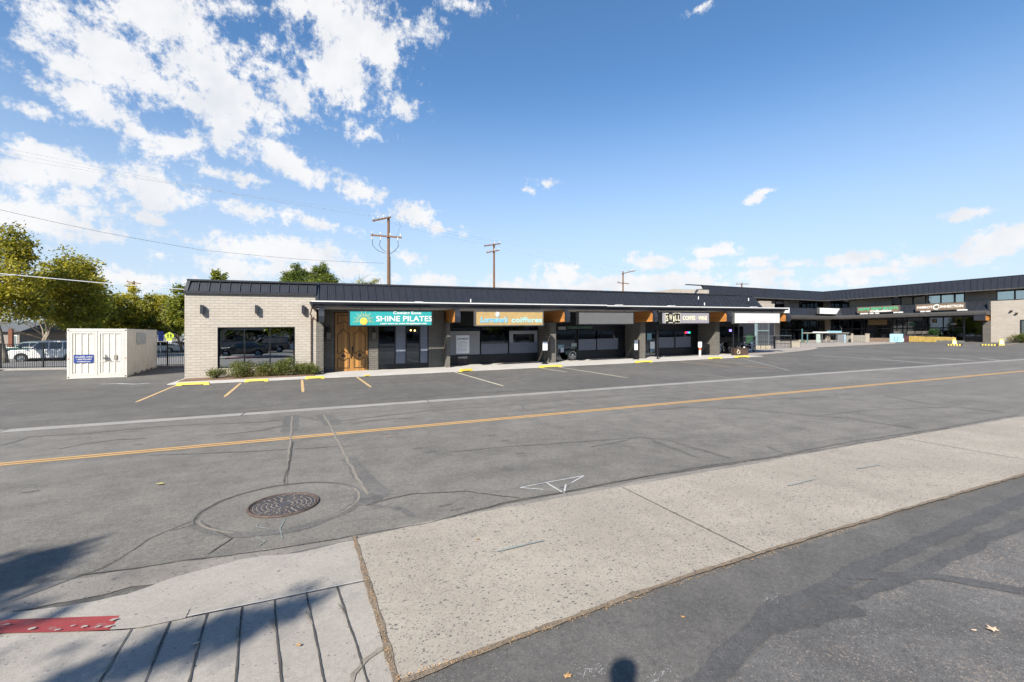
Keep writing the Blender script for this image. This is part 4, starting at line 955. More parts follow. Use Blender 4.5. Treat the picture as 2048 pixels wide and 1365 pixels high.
# upper windows: (px0, px1, y range, material)
def gl(px0, px1, za, zb_, mm, X=WX, nm='window', bars=(), lab=None):
    ya, yb = yx(px0, X), yx(px1, X)
    if ya < yb: ya, yb = yb, ya
    f = MB(); q = .06
    f.box(X-.10, X-.001, yb, yb+q, za, zb_).box(X-.10, X-.001, ya-q, ya, za, zb_).box(X-.10, X-.001, yb+q, ya-q, za, za+q).box(X-.10, X-.001, yb+q, ya-q, zb_-q, zb_)
    o = f.build(nm, M_BLK, wing, label=lab)
    p = MB().box(X-.05, X-.04, yb+q, ya-q, za+q, zb_-q).build('pane', mm, o)
    return o
M_BRGL = glassmat('brown_glass', (.17, .14, .085), .15)
for a, b, mm in ((1784, 1802, M_GLASS), (1802.5, 1826, M_BRGL), (1827, 1852, M_BRGL), (1857, 1882, M_SKYGL), (1882.5, 1910, M_SKYGL), (1910.5, 1929.5, M_SKYGL), (1994, 2030, M_SKYGL), (2030.5, 2075, M_SKYGL), (1662, 1680, M_GLASS), (1680.5, 1699, M_GLASS)):
    gl(a, b, 6.46, 7.68, mm)
def ga(px0, px1, za, zb_, mm, Y=YA, nm='window'):
    a, b = onY(px0, 640, Y)[0], onY(px1, 640, Y)[0]; q = .06
    f = MB(); f.box(a, a+q, Y-.1, Y-.001, za, zb_).box(b-q, b, Y-.1, Y-.001, za, zb_).box(a+q, b-q, Y-.1, Y-.001, za, za+q).box(a+q, b-q, Y-.1, Y-.001, zb_-q, zb_)
    o = f.build(nm, M_BLK, wing); MB().box(a+q, b-q, Y-.05, Y-.04, za+q, zb_-q).build('pane', mm, o)
for a, b in ((1550, 1567), (1598, 1612), (1613, 1627), (1627.5, 1645)): ga(a, b, 6.0, 7.6, M_GLASS)
# upper balcony rail / light fittings under the soffit
for px, py in ((1600, 608), (1694, 603), (1793, 597)):
    y, z = onX(px, py, WX-.5); MB().box(WX-.8, WX-.4, y-.3, y+.3, 7.60, 7.695).build('soffit_light', M_WHITE, wing)
# ground floor glazing of the wing: frames and panes between the end pier and the inner corner
cols = [1983, 1929, 1927, 1907, 1887, 1847, 1806, 1786, 1768, 1745, 1726, 1705, 1697, 1680, 1662]
X = WX-.02
for a, b in zip(cols[1:], cols[2:]):
    if abs(a-b) < 4: continue
    gl(b, a, 1.25, 3.05, M_GLASS, X=X, nm='storefront'); gl(b, a, 3.1, 4.55, M_GLASS, X=X, nm='storefront')
gl(1930, 1965, 1.85, 4.55, M_GLASS, X=X, nm='storefront')
MB().box(X-.12, X-.01, yx(1965, X), yx(1930, X), GW-.1, 1.84).build('bulkhead', M_MOLD, wing)
MB().box(X-.14, X-.005, yx(1662, X), yx(1983, X), GW-.3, 1.24).build('bulkhead', M_BLK, wing)
# steel posts under the canopy
for px in (1723, 1805.5, 1785, 1847): 
    y, _ = onX(px, 660, WX-.6); MB().box(WX-.7, WX-.6, y-.05, y+.05, GW-.1, 4.6).build('post', M_BLK, wing)
# arm ground floor
for a, b in zip((1560, 1580, 1599, 1615, 1632), (1580, 1599, 1615, 1632, 1648)):
    ga(a, b, 1.1, 2.9, M_GLASS, Y=YA-.01, nm='storefront'); ga(a, b, 2.95, 4.5, M_GLASS, Y=YA-.01, nm='storefront')
MB().box(56, WX-.1, YA-.2, YA-.12, .8, 1.09).build('bulkhead', M_BLK, wing)
# coloured things behind the glass
for px, py, w_, h_, mm in ((1755, 645, 2.6, .8, mat('slatted_wood', (.22, .15, .06), .6, stretch=(1, 14, 1), var=.5)), (1824, 649, .8, .45, mat('green_display', (.03, .12, .06), .5)), (1868, 642, .5, .6, mat('tan_lamp', (.25, .17, .09), .5))):
    y, z = onX(px, py, X-.15); MB().box(X-.14, X-.12, y-w_/2, y+w_/2, z-h_/2, z+h_/2).build('display_panel', mm, wing)
y, z = onX(1906.5, 648.5, X-.15)
tm = text_mesh("3382", .34, bold=.01, extrude=.003); place(tm, X-.14, y, z-.1, -math.pi/2); tm.build('house_number', M_WHITE, wing)
# door and light fixtures on the beige block end
y, _ = onX(2041.5, 660, AX-.1)
MB().box(AX-.16, AX-.101, y-1.2, y+.02, GW, 3.95).build('door', M_BLK, wing); MB().box(AX-.18, AX-.161, y-1.1, y-.10, GW+.15, 3.83).build('pane', M_SKYGL, wing)
for px, py in ((2023, 622.5), (2034, 627)):
    y, z = onX(px, py, AX-.1); MB().box(AX-.32, AX-.101, y-.09, y+.09, z-.08, z+.08).build('spotlight', M_BRONZE, wing)
MB().box(AX+2, WX+10, 26, 33, 9.40, 9.401).build('roof_patch', M_FASC, wing)
# ------------------------------------------------------------------ shop signs hanging under the canopy edge
TEAL = mat('teal_sign_face', (.03, .40, .40), .45, var=.03); SUNY = mat('sun_yellow', (.95, .62, .10), .5, var=.03); LTXT = mat('cream_lettering', (.95, .95, .90), .5, var=.02)
TANF = mat('tan_sign_face', (.52, .36, .15), .55, var=.08); CYAN = mat('sky_blue_lettering', (.16, .52, .72), .5, var=.05); PALEB = mat('pale_outline', (.72, .82, .80), .5, var=.05)
GREYF = mat('blank_grey_face', (.145, .145, .145), .6, var=.05); LILAC = mat('lilac_grey_face', (.34, .32, .36), .55, var=.05); CREAM = mat('cream_lettering_warm', (.85, .80, .58), .5, var=.03)
WHF = mat('faded_white_face', (.86, .88, .87), .5, var=.03); PINK = mat('faded_pink', (.72, .36, .42), .6); FGREY = mat('faded_grey_ink', (.42, .50, .56), .6); FYEL = mat('faded_yellow', (.85, .75, .35), .6)
BRN = mat('brown_sign_face', (.21, .14, .085), .6, var=.06); GRNL = mat('green_lettering', (.03, .60, .32), .5, var=.04)
FRAME = mat('sign_frame_grey', (.13, .13, .135), .5, .3); FRAMEB = mat('sign_frame_black', (.02, .022, .026), .5, .3)
SY = 25.98
def hang_sign(name, label, px0, px1, pyt, pyb, face, frame, pxm=None):
    xa, xb = xf(px0, SY), xf(px1, SY); pm = (px0+px1)/2
    _, zt_ = onY(pm, pyt, SY); _, zb_ = onY(pm, pyb, SY)
    cx = (xa+xb)/2; t0 = thing(name, label, 'sign', (cx, SY, (zt_+zb_)/2+G*cx), group='signs hanging along the shop canopy')
    hw, hh = (xb-xa)/2, (zt_-zb_)/2
    # follow the slope of the canopy
    def B(mb): mb.v = [(x, y, z+G*x) for x, y, z in mb.v]; return mb
    f = MB(); q = .06
    f.box(-hw, hw, -.02, .26, hh-q, hh).box(-hw, hw, -.02, .26, -hh, -hh+q).box(-hw, -hw+q, -.02, .26, -hh+q, hh-q).box(hw-q, hw, -.02, .26, -hh+q, hh-q)
    B(f).build('frame', frame, t0, local=True)
    B(MB().box(-hw+q, hw-q, .0, .24, -hh+q, hh-q)).build('sign_face', face, t0, local=True)
    for sx_ in (-hw*.7, hw*.7): B(MB().cyl((sx_, .12, hh), (sx_, .12, max(hh+.02, 3.62-(zt_+zb_)/2)), .02, n=6)).build('hanger', M_IRON, t0, local=True)
    return t0, hw, hh, B
def put(mbx, B, t0, nm, m_, x, z, y=-.012): place(mbx, x, y, z); B(mbx).build(nm, m_, t0, local=True)
# 1
t0, hw, hh, B = hang_sign('shop_sign', 'teal shop sign with yellow sun and white words SHINE PILATES', 697, 865, 621, 653, TEAL, FRAMEB)
put(text_mesh('Coming Soon', .21, bold=.004, extrude=.004, width=1.55), B, t0, 'lettering', LTXT, .85, .23)
put(text_mesh('SHINE PILATES', .42, bold=.006, extrude=.004, width=3.1), B, t0, 'lettering', LTXT, .70, -.17)
put(text_mesh('Learn more at: www.shinepilatesnv.com', .15, bold=.003, extrude=.004, width=2.55), B, t0, 'lettering', LTXT, .66, -.34)
s_ = MB().cyl((-1.5, -.004, -.16), (-1.5, -.016, -.16), .20, n=24); B(s_).build('sun_disc', SUNY, t0, local=True)
r_ = MB()
for k in range(15):
    a = math.radians(-6+k*192/14.0); l0, l1 = .27, (.56 if k % 2 == 0 else .44)
    r_.cyl((-1.5+math.cos(a)*l0, -.008, -.16+math.sin(a)*l0), (-1.5+math.cos(a)*l1, -.008, -.16+math.sin(a)*l1), .014, .008, 6)
B(r_).build('sun_rays', mat('pale_gold', (.80, .72, .30), .5), t0, local=True)
# 2
t0, hw, hh, B = hang_sign('shop_sign', "tan shop sign with blue lettering Lorraine's coiffures", 950, 1087, 622, 652.5, TANF, FRAME)
for m_, bo, y in ((PALEB, .020, -.010), (CYAN, .010, -.016)):
    put(text_mesh("Lorraine's", .46, bold=bo, shear=.28, extrude=.003, width=1.85, spacing=.92), B, t0, 'lettering', m_, -1.1, -.24, y)
put(text_mesh('coiffures', .44, bold=.012, extrude=.003, width=2.1, spacing=1.1), B, t0, 'lettering', mat('pale_cyan_lettering', (.42, .78, .80), .5), 1.12, -.24, -.014)
st = MB()
for k in range(6):
    a = math.pi*k/6; st.cyl((-.85-math.cos(a)*.16, -.02, .24-math.sin(a)*.16), (-.85+math.cos(a)*.16, -.02, .24+math.sin(a)*.16), .022, n=5)
B(st).build('star', PALEB, t0, local=True)
# 3
hang_sign('shop_sign', 'blank plain grey shop sign board', 1156, 1268, 623.5, 650, GREYF, FRAMEB)
# 4
t0, hw, hh, B = hang_sign('shop_sign', 'lilac grey shop sign reading SWILL COFFEE WINE', 1323, 1419, 624.5, 648.5, LILAC, FRAMEB)
DK = mat('black_tile', (.02, .02, .02), .5)
x = -1.92
for i, (ch, w_, dz) in enumerate((('S', .28, -.02), ('W', .40, .06), ('I', .17, -.05), ('L', .25, .02), ('L', .26, .01))):
    B(MB().box(x-.03, x+w_+.01, -.008, -.001, -.40+dz, .36+dz)).build('tile_edge', CREAM, t0, local=True)
    B(MB().box(x, x+w_-.02, -.014, -.0085, -.36+dz, .32+dz)).build('tile', DK, t0, local=True)
    put(text_mesh(ch, .56, bold=.014, extrude=.002, width=w_*.72), B, t0, 'lettering', CREAM, x+w_/2-.01, -.20+dz, -.018); x += w_
put(text_mesh('COFFEE', .42, bold=.012, extrude=.004, width=1.22), B, t0, 'lettering', CREAM, .27, -.15); put(text_mesh('WINE', .42, bold=.012, extrude=.004, width=.86), B, t0, 'lettering', CREAM, 1.60, -.15)
B(MB().cyl((1.04, -.004, .0), (1.04, -.014, .0), .035, n=10)).build('dot', CREAM, t0, local=True)
# 5
t0, hw, hh, B = hang_sign('shop_sign', 'sun-bleached white shop sign with barely legible faded marks', 1468, 1560, 625.5, 647.5, WHF, FRAME)
put(text_mesh('Ithvrs', .50, bold=-.004, extrude=.002, width=.95), B, t0, 'faded_lettering', FGREY, -.72, -.12) if False else None
fm = MB(); rr = random.Random(4)
for k in range(9): x = -1.15+k*.15; fm.box(x, x+.035, -.010, -.004, -.12, rr.uniform(.05, .34))
fm.box(1.12, 1.14, -.010, -.004, -.05, .30).box(-1.15, .1, -.010, -.004, -.14, -.128); B(fm).build('faded_lettering', FGREY, t0, local=True)
fm = MB()
for k in range(22): x = -2.25+k*.21; fm.cyl((x, -.004, -.27), (x, -.010, -.27), rr.uniform(.04, .075), n=8)
B(fm).build('faded_dots', PINK, t0, local=True)
# ------------------------------------------------------------------ signs of the two-storey building
def wing_sign(label, px0, px1, zt_, zb_, face, frame, X=76.55):
    ya, yb = yx(px0, X), yx(px1, X); cy_ = (ya+yb)/2
    t0 = thing('shop_sign', label, 'sign', (X, cy_, (zt_+zb_)/2), group='signs on the two-storey building')
    hw, hh = abs(ya-yb)/2, (zt_-zb_)/2
    MB().box(0, .25, -hw, hw, -hh, hh).build('frame', frame, t0, local=True); MB().box(-.02, -.001, -hw+.07, hw-.07, -hh+.07, hh-.07).build('sign_face', face, t0, local=True)
    return t0, hw, hh
t0, hw, hh = wing_sign('brown sign with green words HOME TEAM SPORTS and white Collectibles', 1714, 1799, 6.38, 5.42, BRN, FRAME)
def wput(mbx, t0, m_, y, z, x=-.03): place(mbx, x, y, z, -math.pi/2); mbx.build('lettering', m_, t0, local=True)
wput(text_mesh('HOME TEAM SPORTS', .52, bold=.012, extrude=.004, width=hw*1.84), t0, GRNL, 0, -.075, -.034)
wput(text_mesh('Collectibles', .36, bold=.02, shear=.2, extrude=.004, width=hw*1.0), t0, LTXT, -.4, -.36)
t0, hw, hh = wing_sign('brown sign with white words PARROT CONNECTION and a parrot-like C', 1831, 1930, 6.36, 5.38, BRN, FRAME)
wput(text_mesh('PARROT', .46, bold=.012, extrude=.004, width=hw*.66), t0, LTXT, hw*.60, -.14); wput(text_mesh('C', .95, bold=.03, shear=.15, extrude=.004), t0, PALEB, hw*.16, -.32); wput(text_mesh('ONNECTION', .46, bold=.012, extrude=.004, width=hw*.98), t0, LTXT, -hw*.45, -.14)
xa, _ = onY(1637.5, 620, YA-3.2); xb, _ = onY(1681.5, 620, YA-3.2); cx = (xa+xb)/2
t0 = thing('shop_sign', 'blank white sign at the inner corner of the two-storey building', 'sign', (cx, YA-3.2, 5.93), group='signs on the two-storey building')
MB().box(-(xb-xa)/2, (xb-xa)/2, 0, .3, -.52, .50).build('frame', FRAME, t0, local=True); MB().box(-(xb-xa)/2+.25, (xb-xa)/2-.05, -.02, -.001, -.46, .44).build('sign_face', WHF, t0, local=True)
LAB = [(1723, 'left one of the pair under the word HOME'), (1731, 'right one of the pair under the word HOME'), (1742, 'single one left of the word Collectibles'), (1753, 'single one below the word Collectibles'), (1790, 'left one of the pair under the word SPORTS'), (1800, 'right one of the pair under the word SPORTS'),
       (1844, 'left one of the pair under PARROT'), (1855, 'right one of the pair under PARROT'), (1918, 'left one of the pair under CONNECTION'), (1928, 'right one of the pair under CONNECTION')]
for px, lab in LAB:
    y, _ = onX(px, 630, CX-.2); t0 = thing('sign_floodlight', 'small white floodlight, '+lab, 'floodlight', (CX-.02, y, 5.18), group='floodlights under the wing signs')
    MB().box(-.14, .14, -.24, .24, .06, .24).build('lamp_head', M_WHITE, t0, local=True, bevel=.02); MB().cyl((0, 0, 0), (0, 0, .06), .03, n=6).build('stem', M_FASC2, t0, local=True)
# ------------------------------------------------------------------ trees and shrubs
def crown(clumps, n, size, seed, up=.25, shell=.55, tintf=None, droop=0):
    """leaf-sized faces scattered through ellipsoidal clumps; tint is each leaf's own colour"""
    r = random.Random(seed); mb = MB(); vol = [c[3]*c[4]*c[5] for c in clumps]; tot = sum(v**.8 for v in vol); tints = []
    for c, v in zip(clumps, vol):
        k = int(n*(v**.8)/tot); ct = r.uniform(-.18, .18)
        # sub-clumps make the outline uneven
        subs = []
        for _ in range(max(5, k//60)):
            a = r.uniform(0, 2*math.pi); z = r.uniform(-1, 1); q = math.sqrt(1-z*z); rad = r.uniform(shell, 1.0)
            subs.append((c[0]+c[3]*rad*q*math.cos(a), c[1]+c[4]*rad*q*math.sin(a), c[2]+c[5]*rad*z, r.uniform(.16, .34)*min(c[3], c[4], c[5])+.12, r.uniform(-.2, .2)))
        for i in range(k):
            s_ = subs[r.randrange(len(subs))]
            x = s_[0]+r.gauss(0, s_[3]*.75); y = s_[1]+r.gauss(0, s_[3]*.75); z = s_[2]+r.gauss(0, s_[3]*.6)
            sz = size*r.uniform(.6, 1.3)
            nx, ny, nz = r.gauss(0, 1), r.gauss(0, 1), abs(r.gauss(0, 1))+up
            nv = Vector((nx, ny, nz)).normalized(); a = nv.orthogonal().normalized(); ang = r.uniform(0, 6.28)
            a = (a*math.cos(ang)+nv.cross(a)*math.sin(ang)); b = nv.cross(a)
            p = Vector((x, y, z))
            mb.add([p-a*sz, p+b*sz*.55+nv*sz*.1, p+a*sz, p-b*sz*.55+nv*sz*.1], [(0, 1, 2, 3)])
            tv = .48+ct+s_[4]+r.gauss(0, .2)+(tintf(x, y, z) if tintf else 0); tints.append(clamp(tv, 0, 1))
    mb.tint = tints
    return mb
def limb(mb, p, d, L, r0, depth, r, spread=.5):
    pts = [Vector(p)]; rr = [r0]; dd = Vector(d).normalized()
    for i in range(4):
        dd = (dd+Vector((r.gauss(0, .12), r.gauss(0, .12), r.gauss(0, .05)))).normalized(); pts.append(pts[-1]+dd*L/4); rr.append(r0*(1-.45*(i+1)/4))
    mb.tube(pts, rr, 7 if depth > 1 else 5)
    if depth > 0:
        for k in range(3):
            a = r.uniform(0, 6.28)+k*2.1; nd = (dd+Vector((math.cos(a), math.sin(a), .15))*spread).normalized()
            limb(mb, pts[-1-(k % 2)], nd, L*r.uniform(.6, .8), rr[-1]*.75, depth-1, r, spread)
def tree(label, x, y, th, tr, clumps, n, size, leaf, bark, seed, group=None, cat='tree', name='tree', lean=(0, 0), fork=0, depth=3, tintf=None):
    g = gz(x, y); t0 = thing(name, label, cat, (x, y, g), group=group); r = random.Random(seed)
    mb = MB()
    if fork:
        for k in range(fork):
            a = seed+k*6.28/fork; limb(mb, (0, 0, -.1), (math.cos(a)*.35+lean[0], math.sin(a)*.35+lean[1], 1), th, tr*.8, depth, r)
    else: limb(mb, (0, 0, -.1), (lean[0], lean[1], 1), th, tr, depth, r)
    mb.build('trunk', bark, t0, local=True, smooth=True)
    crown(clumps, n, size, seed, tintf=tintf).build('crown', leaf, t0, local=True)
    return t0
GT = 'trees beyond the iron fence'
def tw(px, D):            # world x,y at image column px and depth D
    u = (px-1024)/F; return D*(CC+SS*u), D*(SS-CC*u)
def clump_px(base, D0, lst):
    """clumps given as (px, py, rx_px, rz_px, depth offset) measured at depth D0; returns local ellipsoids"""
    out = []
    g = gz(*base)
    for px, py, rx, rz, dd in lst:
        D = D0+dd; x, y = tw(px, D); z = CAMH+(HZ-py)*D/F
        k = D/F; out.append((x-base[0], y-base[1], z-g, rx*k/1.15, rx*k/1.1, rz*k))
    return out
def ptree(label, px, D, cl, n, size, leaf, bark, seed, th=2.2, tr=.2, **kw):
    b = tw(px, D); return tree(label, b[0], b[1], th, tr, clump_px(b, D, cl), n, size, leaf, bark, seed, group=kw.pop('group', GT), **kw)
yl = lambda x, y, z: .10
ptree('tall yellowing plane tree with pale trunk at the far left edge', 11, 38, [(20, 490, 38, 34, 0), (42, 510, 26, 40, 1), (-5, 515, 45, 50, 0), (30, 560, 48, 42, -1), (12, 610, 60, 36, 0), (-30, 580, 50, 60, 0), (50, 600, 30, 30, 1), (70, 620, 26, 24, 1)], 15000, .13, LEAF_A, M_BARK, 11, th=3.6, tr=.26, lean=(.05, 0), tintf=lambda x, y, z: .08)
ptree('broad green-gold plane tree with forked pale trunk behind the white vehicle', 74, 44, [(140, 535, 44, 30, 0), (120, 570, 52, 36, -1), (170, 580, 36, 38, 0), (90, 590, 44, 34, 0), (150, 620, 50, 34, 0), (92, 545, 14, 24, 1), (185, 620, 26, 30, 0), (100, 630, 40, 22, 0)], 17000, .13, LEAF_A, M_BARK, 12, th=3.0, tr=.22, lean=(.25, .05), fork=2)
ptree('shaded green plane tree behind the left end of the storage container', 124, 50, [(150, 560, 40, 32, 0), (190, 590, 28, 34, 0), (120, 600, 40, 34, 0), (190, 630, 38, 28, 0), (150, 640, 44, 22, 0)], 10000, .15, LEAF_G, M_BARKD, 13, th=2.6, tr=.2, fork=2)
ptree('low gold tree rising above the middle of the container', 235, 56, [(225, 605, 30, 26, 0), (212, 625, 30, 30, 1), (250, 620, 30, 26, 0), (235, 650, 40, 20, 0), (205, 655, 36, 20, 0)], 9000, .16, LEAF_A, M_BARKD, 14, th=2.4)
ptree('slender pale gold tree with a pointed top behind the container', 266, 62, [(264, 588, 12, 22, 0), (262, 610, 20, 20, 0), (275, 630, 24, 22, 0), (255, 650, 30, 18, 0)], 5500, .16, LEAF_A, M_BARKD, 15, th=3, tintf=lambda x, y, z: .15)
ptree('gold-green tree standing over the right end of the container', 305, 60, [(305, 610, 26, 20, 0), (325, 608, 20, 18, 0), (295, 632, 30, 24, 0), (325, 640, 26, 26, 0), (310, 655, 36, 18, 0)], 9000, .16, LEAF_A, M_BARKD, 16, th=2.4, tintf=lambda x, y, z: .03)
ptree('greener tree touching the corner of the beige wall', 366, 58, [(362, 592, 20, 22, 0), (378, 585, 16, 24, 0), (352, 618, 24, 28, 0), (372, 625, 26, 30, 0), (345, 645, 30, 20, 0), (370, 655, 22, 16, 0)], 9000, .15, LEAF_G, M_BARKD, 17, th=2.6)
ptree('dark tree row filling the gap under the gold crowns', 200, 72, [(160, 650, 40, 24, 0), (220, 655, 44, 20, 0), (280, 655, 44, 20, 0), (335, 655, 36, 20, 0)], 9000, .19, LEAF_D, M_BARKD, 18, th=2.4, group=None)
GB = 'tree tops showing over the shop roof'
ptree('small round gold-green tree top behind the low end roof', 436, 52, [(432, 552, 14, 11, 0), (447, 556, 9, 8, 0), (436, 590, 24, 30, 0)], 3500, .14, LEAF_G, M_BARKD, 19, th=3.4, group=GB)
ptree('dark upright juniper-like tree behind the roof, left one of the pair', 592, 50, [(590, 542, 11, 16, 0), (600, 553, 16, 14, 0), (578, 555, 14, 12, 0), (566, 562, 9, 8, 0), (612, 556, 10, 12, 0), (590, 572, 30, 14, 0)], 11000, .09, LEAF_D, M_BARKD, 20, th=3.2, group=GB)
ptree('bright-edged upright tree behind the roof, right one of the pair', 640, 50, [(646, 545, 10, 17, 0), (632, 548, 11, 16, 0), (655, 557, 13, 12, 0), (666, 563, 8, 8, 0), (622, 560, 12, 12, 0), (642, 572, 30, 14, 0)], 11000, .09, LEAF_D, M_BARKD, 21, th=3.2, group=GB, tintf=lambda x, y, z: .1)
ptree('thin wispy yellow-green treetop left of the tall pole', 735, 52, [(722, 564, 10, 7, 0), (745, 564, 12, 6, 0), (734, 572, 22, 8, 0)], 900, .09, LEAF_A, M_BARKD, 22, th=3.8, group=GB)
# shrubs at the end wall
def shrub(label, px0, px1, pyt, n, leaf, seed, dry=0):
    Yb = 26.75; xa, _ = onY(px0, 750, Yb); xb, _ = onY(px1, 750, Yb); cx = (xa+xb)/2; g = gz(cx, Yb)+.03
    zt_ = onY((px0+px1)/2, pyt, Yb)[1]+G*cx-g; hw = (xb-xa)/2*1.12; n = int(n*1.5); r = random.Random(seed)
    t0 = thing('shrub', label, 'shrub', (cx, Yb, g), group='shrubs in the bed below the window')
    st = MB()
    for k in range(10+5*dry):
        a = r.uniform(0, 6.28); q = r.uniform(.2, 1)
        st.tube([(r.uniform(-.05, .05), r.uniform(-.04, .04), 0), (hw*.5*q*math.cos(a), .18*q*math.sin(a), zt_*.45), (hw*.95*q*math.cos(a), .32*q*math.sin(a), zt_*r.uniform(.65, 1.0))], [.014, .009, .004], 4)
    st.build('stems', mat('twig_%d' % seed, (.20, .13, .08) if dry else (.10, .075, .045), .9), t0, local=True)
    cl = [(r.uniform(-.55, .55)*hw, r.uniform(-.12, .12), zt_*r.uniform(.35, .72), hw*r.uniform(.3, .5), .26, zt_*r.uniform(.22, .36)) for _ in range(6)]
    crown(cl, n, .034, seed).build('foliage', leaf, t0, local=True)
    if dry: crown([(0, 0, zt_*.25, hw*.9, .28, zt_*.25)], n//2, .03, seed+50).build('dry_foliage', LEAF_Y, t0, local=True)
shrub('small sparse shrub, leftmost in the bed under the window', 418, 450, 739, 1100, LEAF_B, 31)
shrub('dry brownish straggly shrub under the first window mullion', 458, 514, 727, 1900, LEAF_B, 32, dry=1)
shrub('low spreading green shrub under the middle of the window', 510, 548, 728, 2000, LEAF_B, 33, dry=1)
shrub('tallest green shrub under the right end of the window', 545, 588, 722, 2600, LEAF_B, 34)
shrub('dense rounded shrub beside the downpipe', 582, 626, 726, 2600, LEAF_B, 35)
shrub('narrow shrub against the first grey pier', 616, 640, 731, 1300, LEAF_B, 36)
# weeds by the wing's block wall
for px, lab, lf, n in ((2027, 'dry spindly weed against the wing end wall', LEAF_Y, 250), (2048, 'small green shrub cut by the right edge of the frame', LEAF_B, 1500)):
    y, _ = onX(px, 690, 76.5); g = gz(76.5, y)
    t0 = thing('shrub', lab, 'shrub', (76.5, y, g), group='plants by the wing end wall'); st = MB(); r = random.Random(px)
    for k in range(8): a = r.uniform(-1, 1); st.tube([(0, 0, 0), (r.uniform(-.2, .2), a*.5, .5), (r.uniform(-.3, .3), a*1.0, .95)], [.02, .012, .004], 4)
    st.build('stems', mat('weed_stem_%d' % px, (.35, .22, .12), .9), t0, local=True)
    crown([(0, 0, .6, .5, .8, .4)], n, .07, px).build('foliage', lf, t0, local=True)
# fallen leaves
LF = mat('fallen_leaf', (.50, .30, .13), .7, var=.3); LF2 = mat('fallen_leaf_yellow', (.60, .52, .14), .7, var=.3); LF3 = mat('fallen_leaf_pale', (.66, .50, .34), .7, var=.3)
for px, py, s_, mm, lab in ((320, 971, .05, LF2, 'yellow fallen leaf alone on the road left of the manhole'), (776, 875, .035, LF, 'tiny orange fallen leaf just below the centre line'), (955, 1083, .025, LF, 'orange fallen leaf on the speckled apron'), (1985, 1265, .04, LF3, 'pale star-shaped fallen leaf on the worn asphalt at lower right'), (1366, 1241, .018, LF, 'small orange fallen leaf on the near asphalt'), (1135, 1360, .03, LF, 'orange fallen leaf at the bottom edge of the frame'), (598, 1298, .02, LF, 'orange fallen leaf on the grooved slab'), (393, 1294, .025, LF3, 'brown fallen leaf stuck in a slab groove'), (1948, 1268, .016, LF3, 'tiny tan leaf fragment left of the star-shaped leaf')):
    x, y = ong(px, py); m_ = MB(); r = random.Random(px); k = 10; pts = []
    for i in range(k): a = 2*math.pi*i/k+r.uniform(-.2, .2); rr_ = s_*(1 if i % 2 == 0 else .5)*r.uniform(.7, 1.1); pts.append((rr_*math.cos(a)*1.5, rr_*math.sin(a), .004+abs(r.gauss(0, .006))))
    m_.add([(0, 0, .012)]+pts, [(0, 1+i, 1+(i+1) % k) for i in range(k)])
    o = m_.build('fallen_leaf', mm); o.location = (x, y, gz(x, y)+.02); tag(o, lab, 'leaf', 'fallen leaves on the pavement')
# leaf litter collected along the joint: too many to count
m_ = MB(); r = random.Random(5)
for i in range(420):
    if r.random() < .7: f = r.uniform(0, 1)**1.3; x = .45+f*5; y = 2.92+.3*min(1, f*1.8)*.7+r.gauss(0, .018)+(.02 if f > .2 else 0); y = [2.93+(x-.45)*.05 if x < 3.2 else 3.07+(x-3.2)*.03][0]+r.gauss(0, .014)+.01
    else: y = r.uniform(2.95, 5.1); x = .35+(5.2-y)*.045+r.gauss(0, .012)
    s_ = r.uniform(.003, .009); a = r.uniform(0, 3.14); c_, d_ = math.cos(a)*s_, math.sin(a)*s_; z = gz(x, y)+.024
    m_.quad((x-c_, y-d_, z), (x+d_*.6, y-c_*.6, z+.004), (x+c_, y+d_, z+.002), (x-d_*.6, y+c_*.6, z+.005))
tag(m_.build('leaf_litter', LF), 'orange leaf crumbs gathered in the dirt joint of the concrete apron', 'leaf litter', kind='stuff')
# ------------------------------------------------------------------ storage container
CRM = mat('cream_container_paint', (.82, .785, .70), .5, 0, var=.05, vs=1.5, fine=.08, fs=12); CRM2 = mat('lightened_container_side', (.98, .92, .79), .55, 0, var=.07, vs=1.5, fine=.1, fs=12)  # side panels: cream lightened in colour to offset the shade on that face
BLUE = mat('blue_decal', (.03, .07, .33), .45, var=.04)
a_ = math.radians(5.0); CW, CL, CH = 2.44, 7.5, 2.62
cont = thing('storage_container', 'cream steel storage container with double doors and blue sign', 'container', (-9.60, 31.05, gz(-9.6, 31)), a_)
# local frame: x from -CW to 0 along the front, y back
f = MB()
for x in (-CW, -.11): 
    for y in (0, CL-.12): f.box(x, x+.11, y, y+.12, .0, CH)
f.box(-CW+.11, -.11, .0, .10, .0, .14).box(-CW+.11, -.11, .0, .10, CH-.14, CH).box(-CW+.11, -.11, CL-.10, CL, .0, .14).box(-CW+.11, -.11, CL-.10, CL, CH-.12, CH)
for x in (-CW+.02, -.10): f.box(x, x+.08, .12, CL-.12, .02, .15).box(x, x+.08, .12, CL-.12, CH-.08, CH-.001)
f.build('frame', CRM, cont, local=True, bevel=.006)
def corr(mb, x, y0, y1, z0, z1, n, side=1, dep=.035):
    P = []
    for i in range(n):
        a = y0+(y1-y0)*i/n; w_ = (y1-y0)/n
        P += [(a, 0), (a+w_*.35, 0), (a+w_*.5, -dep), (a+w_*.85, -dep)]
    P.append((y1, 0))
    vs = [(x+d*side, y, z0) for y, d in P]+[(x+d*side, y, z1) for y, d in P]; k = len(P)
    mb.add(vs, [(i, i+1, k+i+1, k+i) for i in range(k-1)])
sd = MB(); corr(sd, -.02, .12, CL-.12, .15, CH-.08, 27); sd.build('side_panel', CRM2, cont, local=True)
sd = MB(); corr(sd, -CW+.06, .12, CL-.12, .15, CH-.08, 27); sd.build('side_panel', CRM2, cont, local=True)
MB().box(-CW+.04, -.06, .08, CL-.08, CH-.05, CH-.02).build('roof', CRM, cont, local=True)
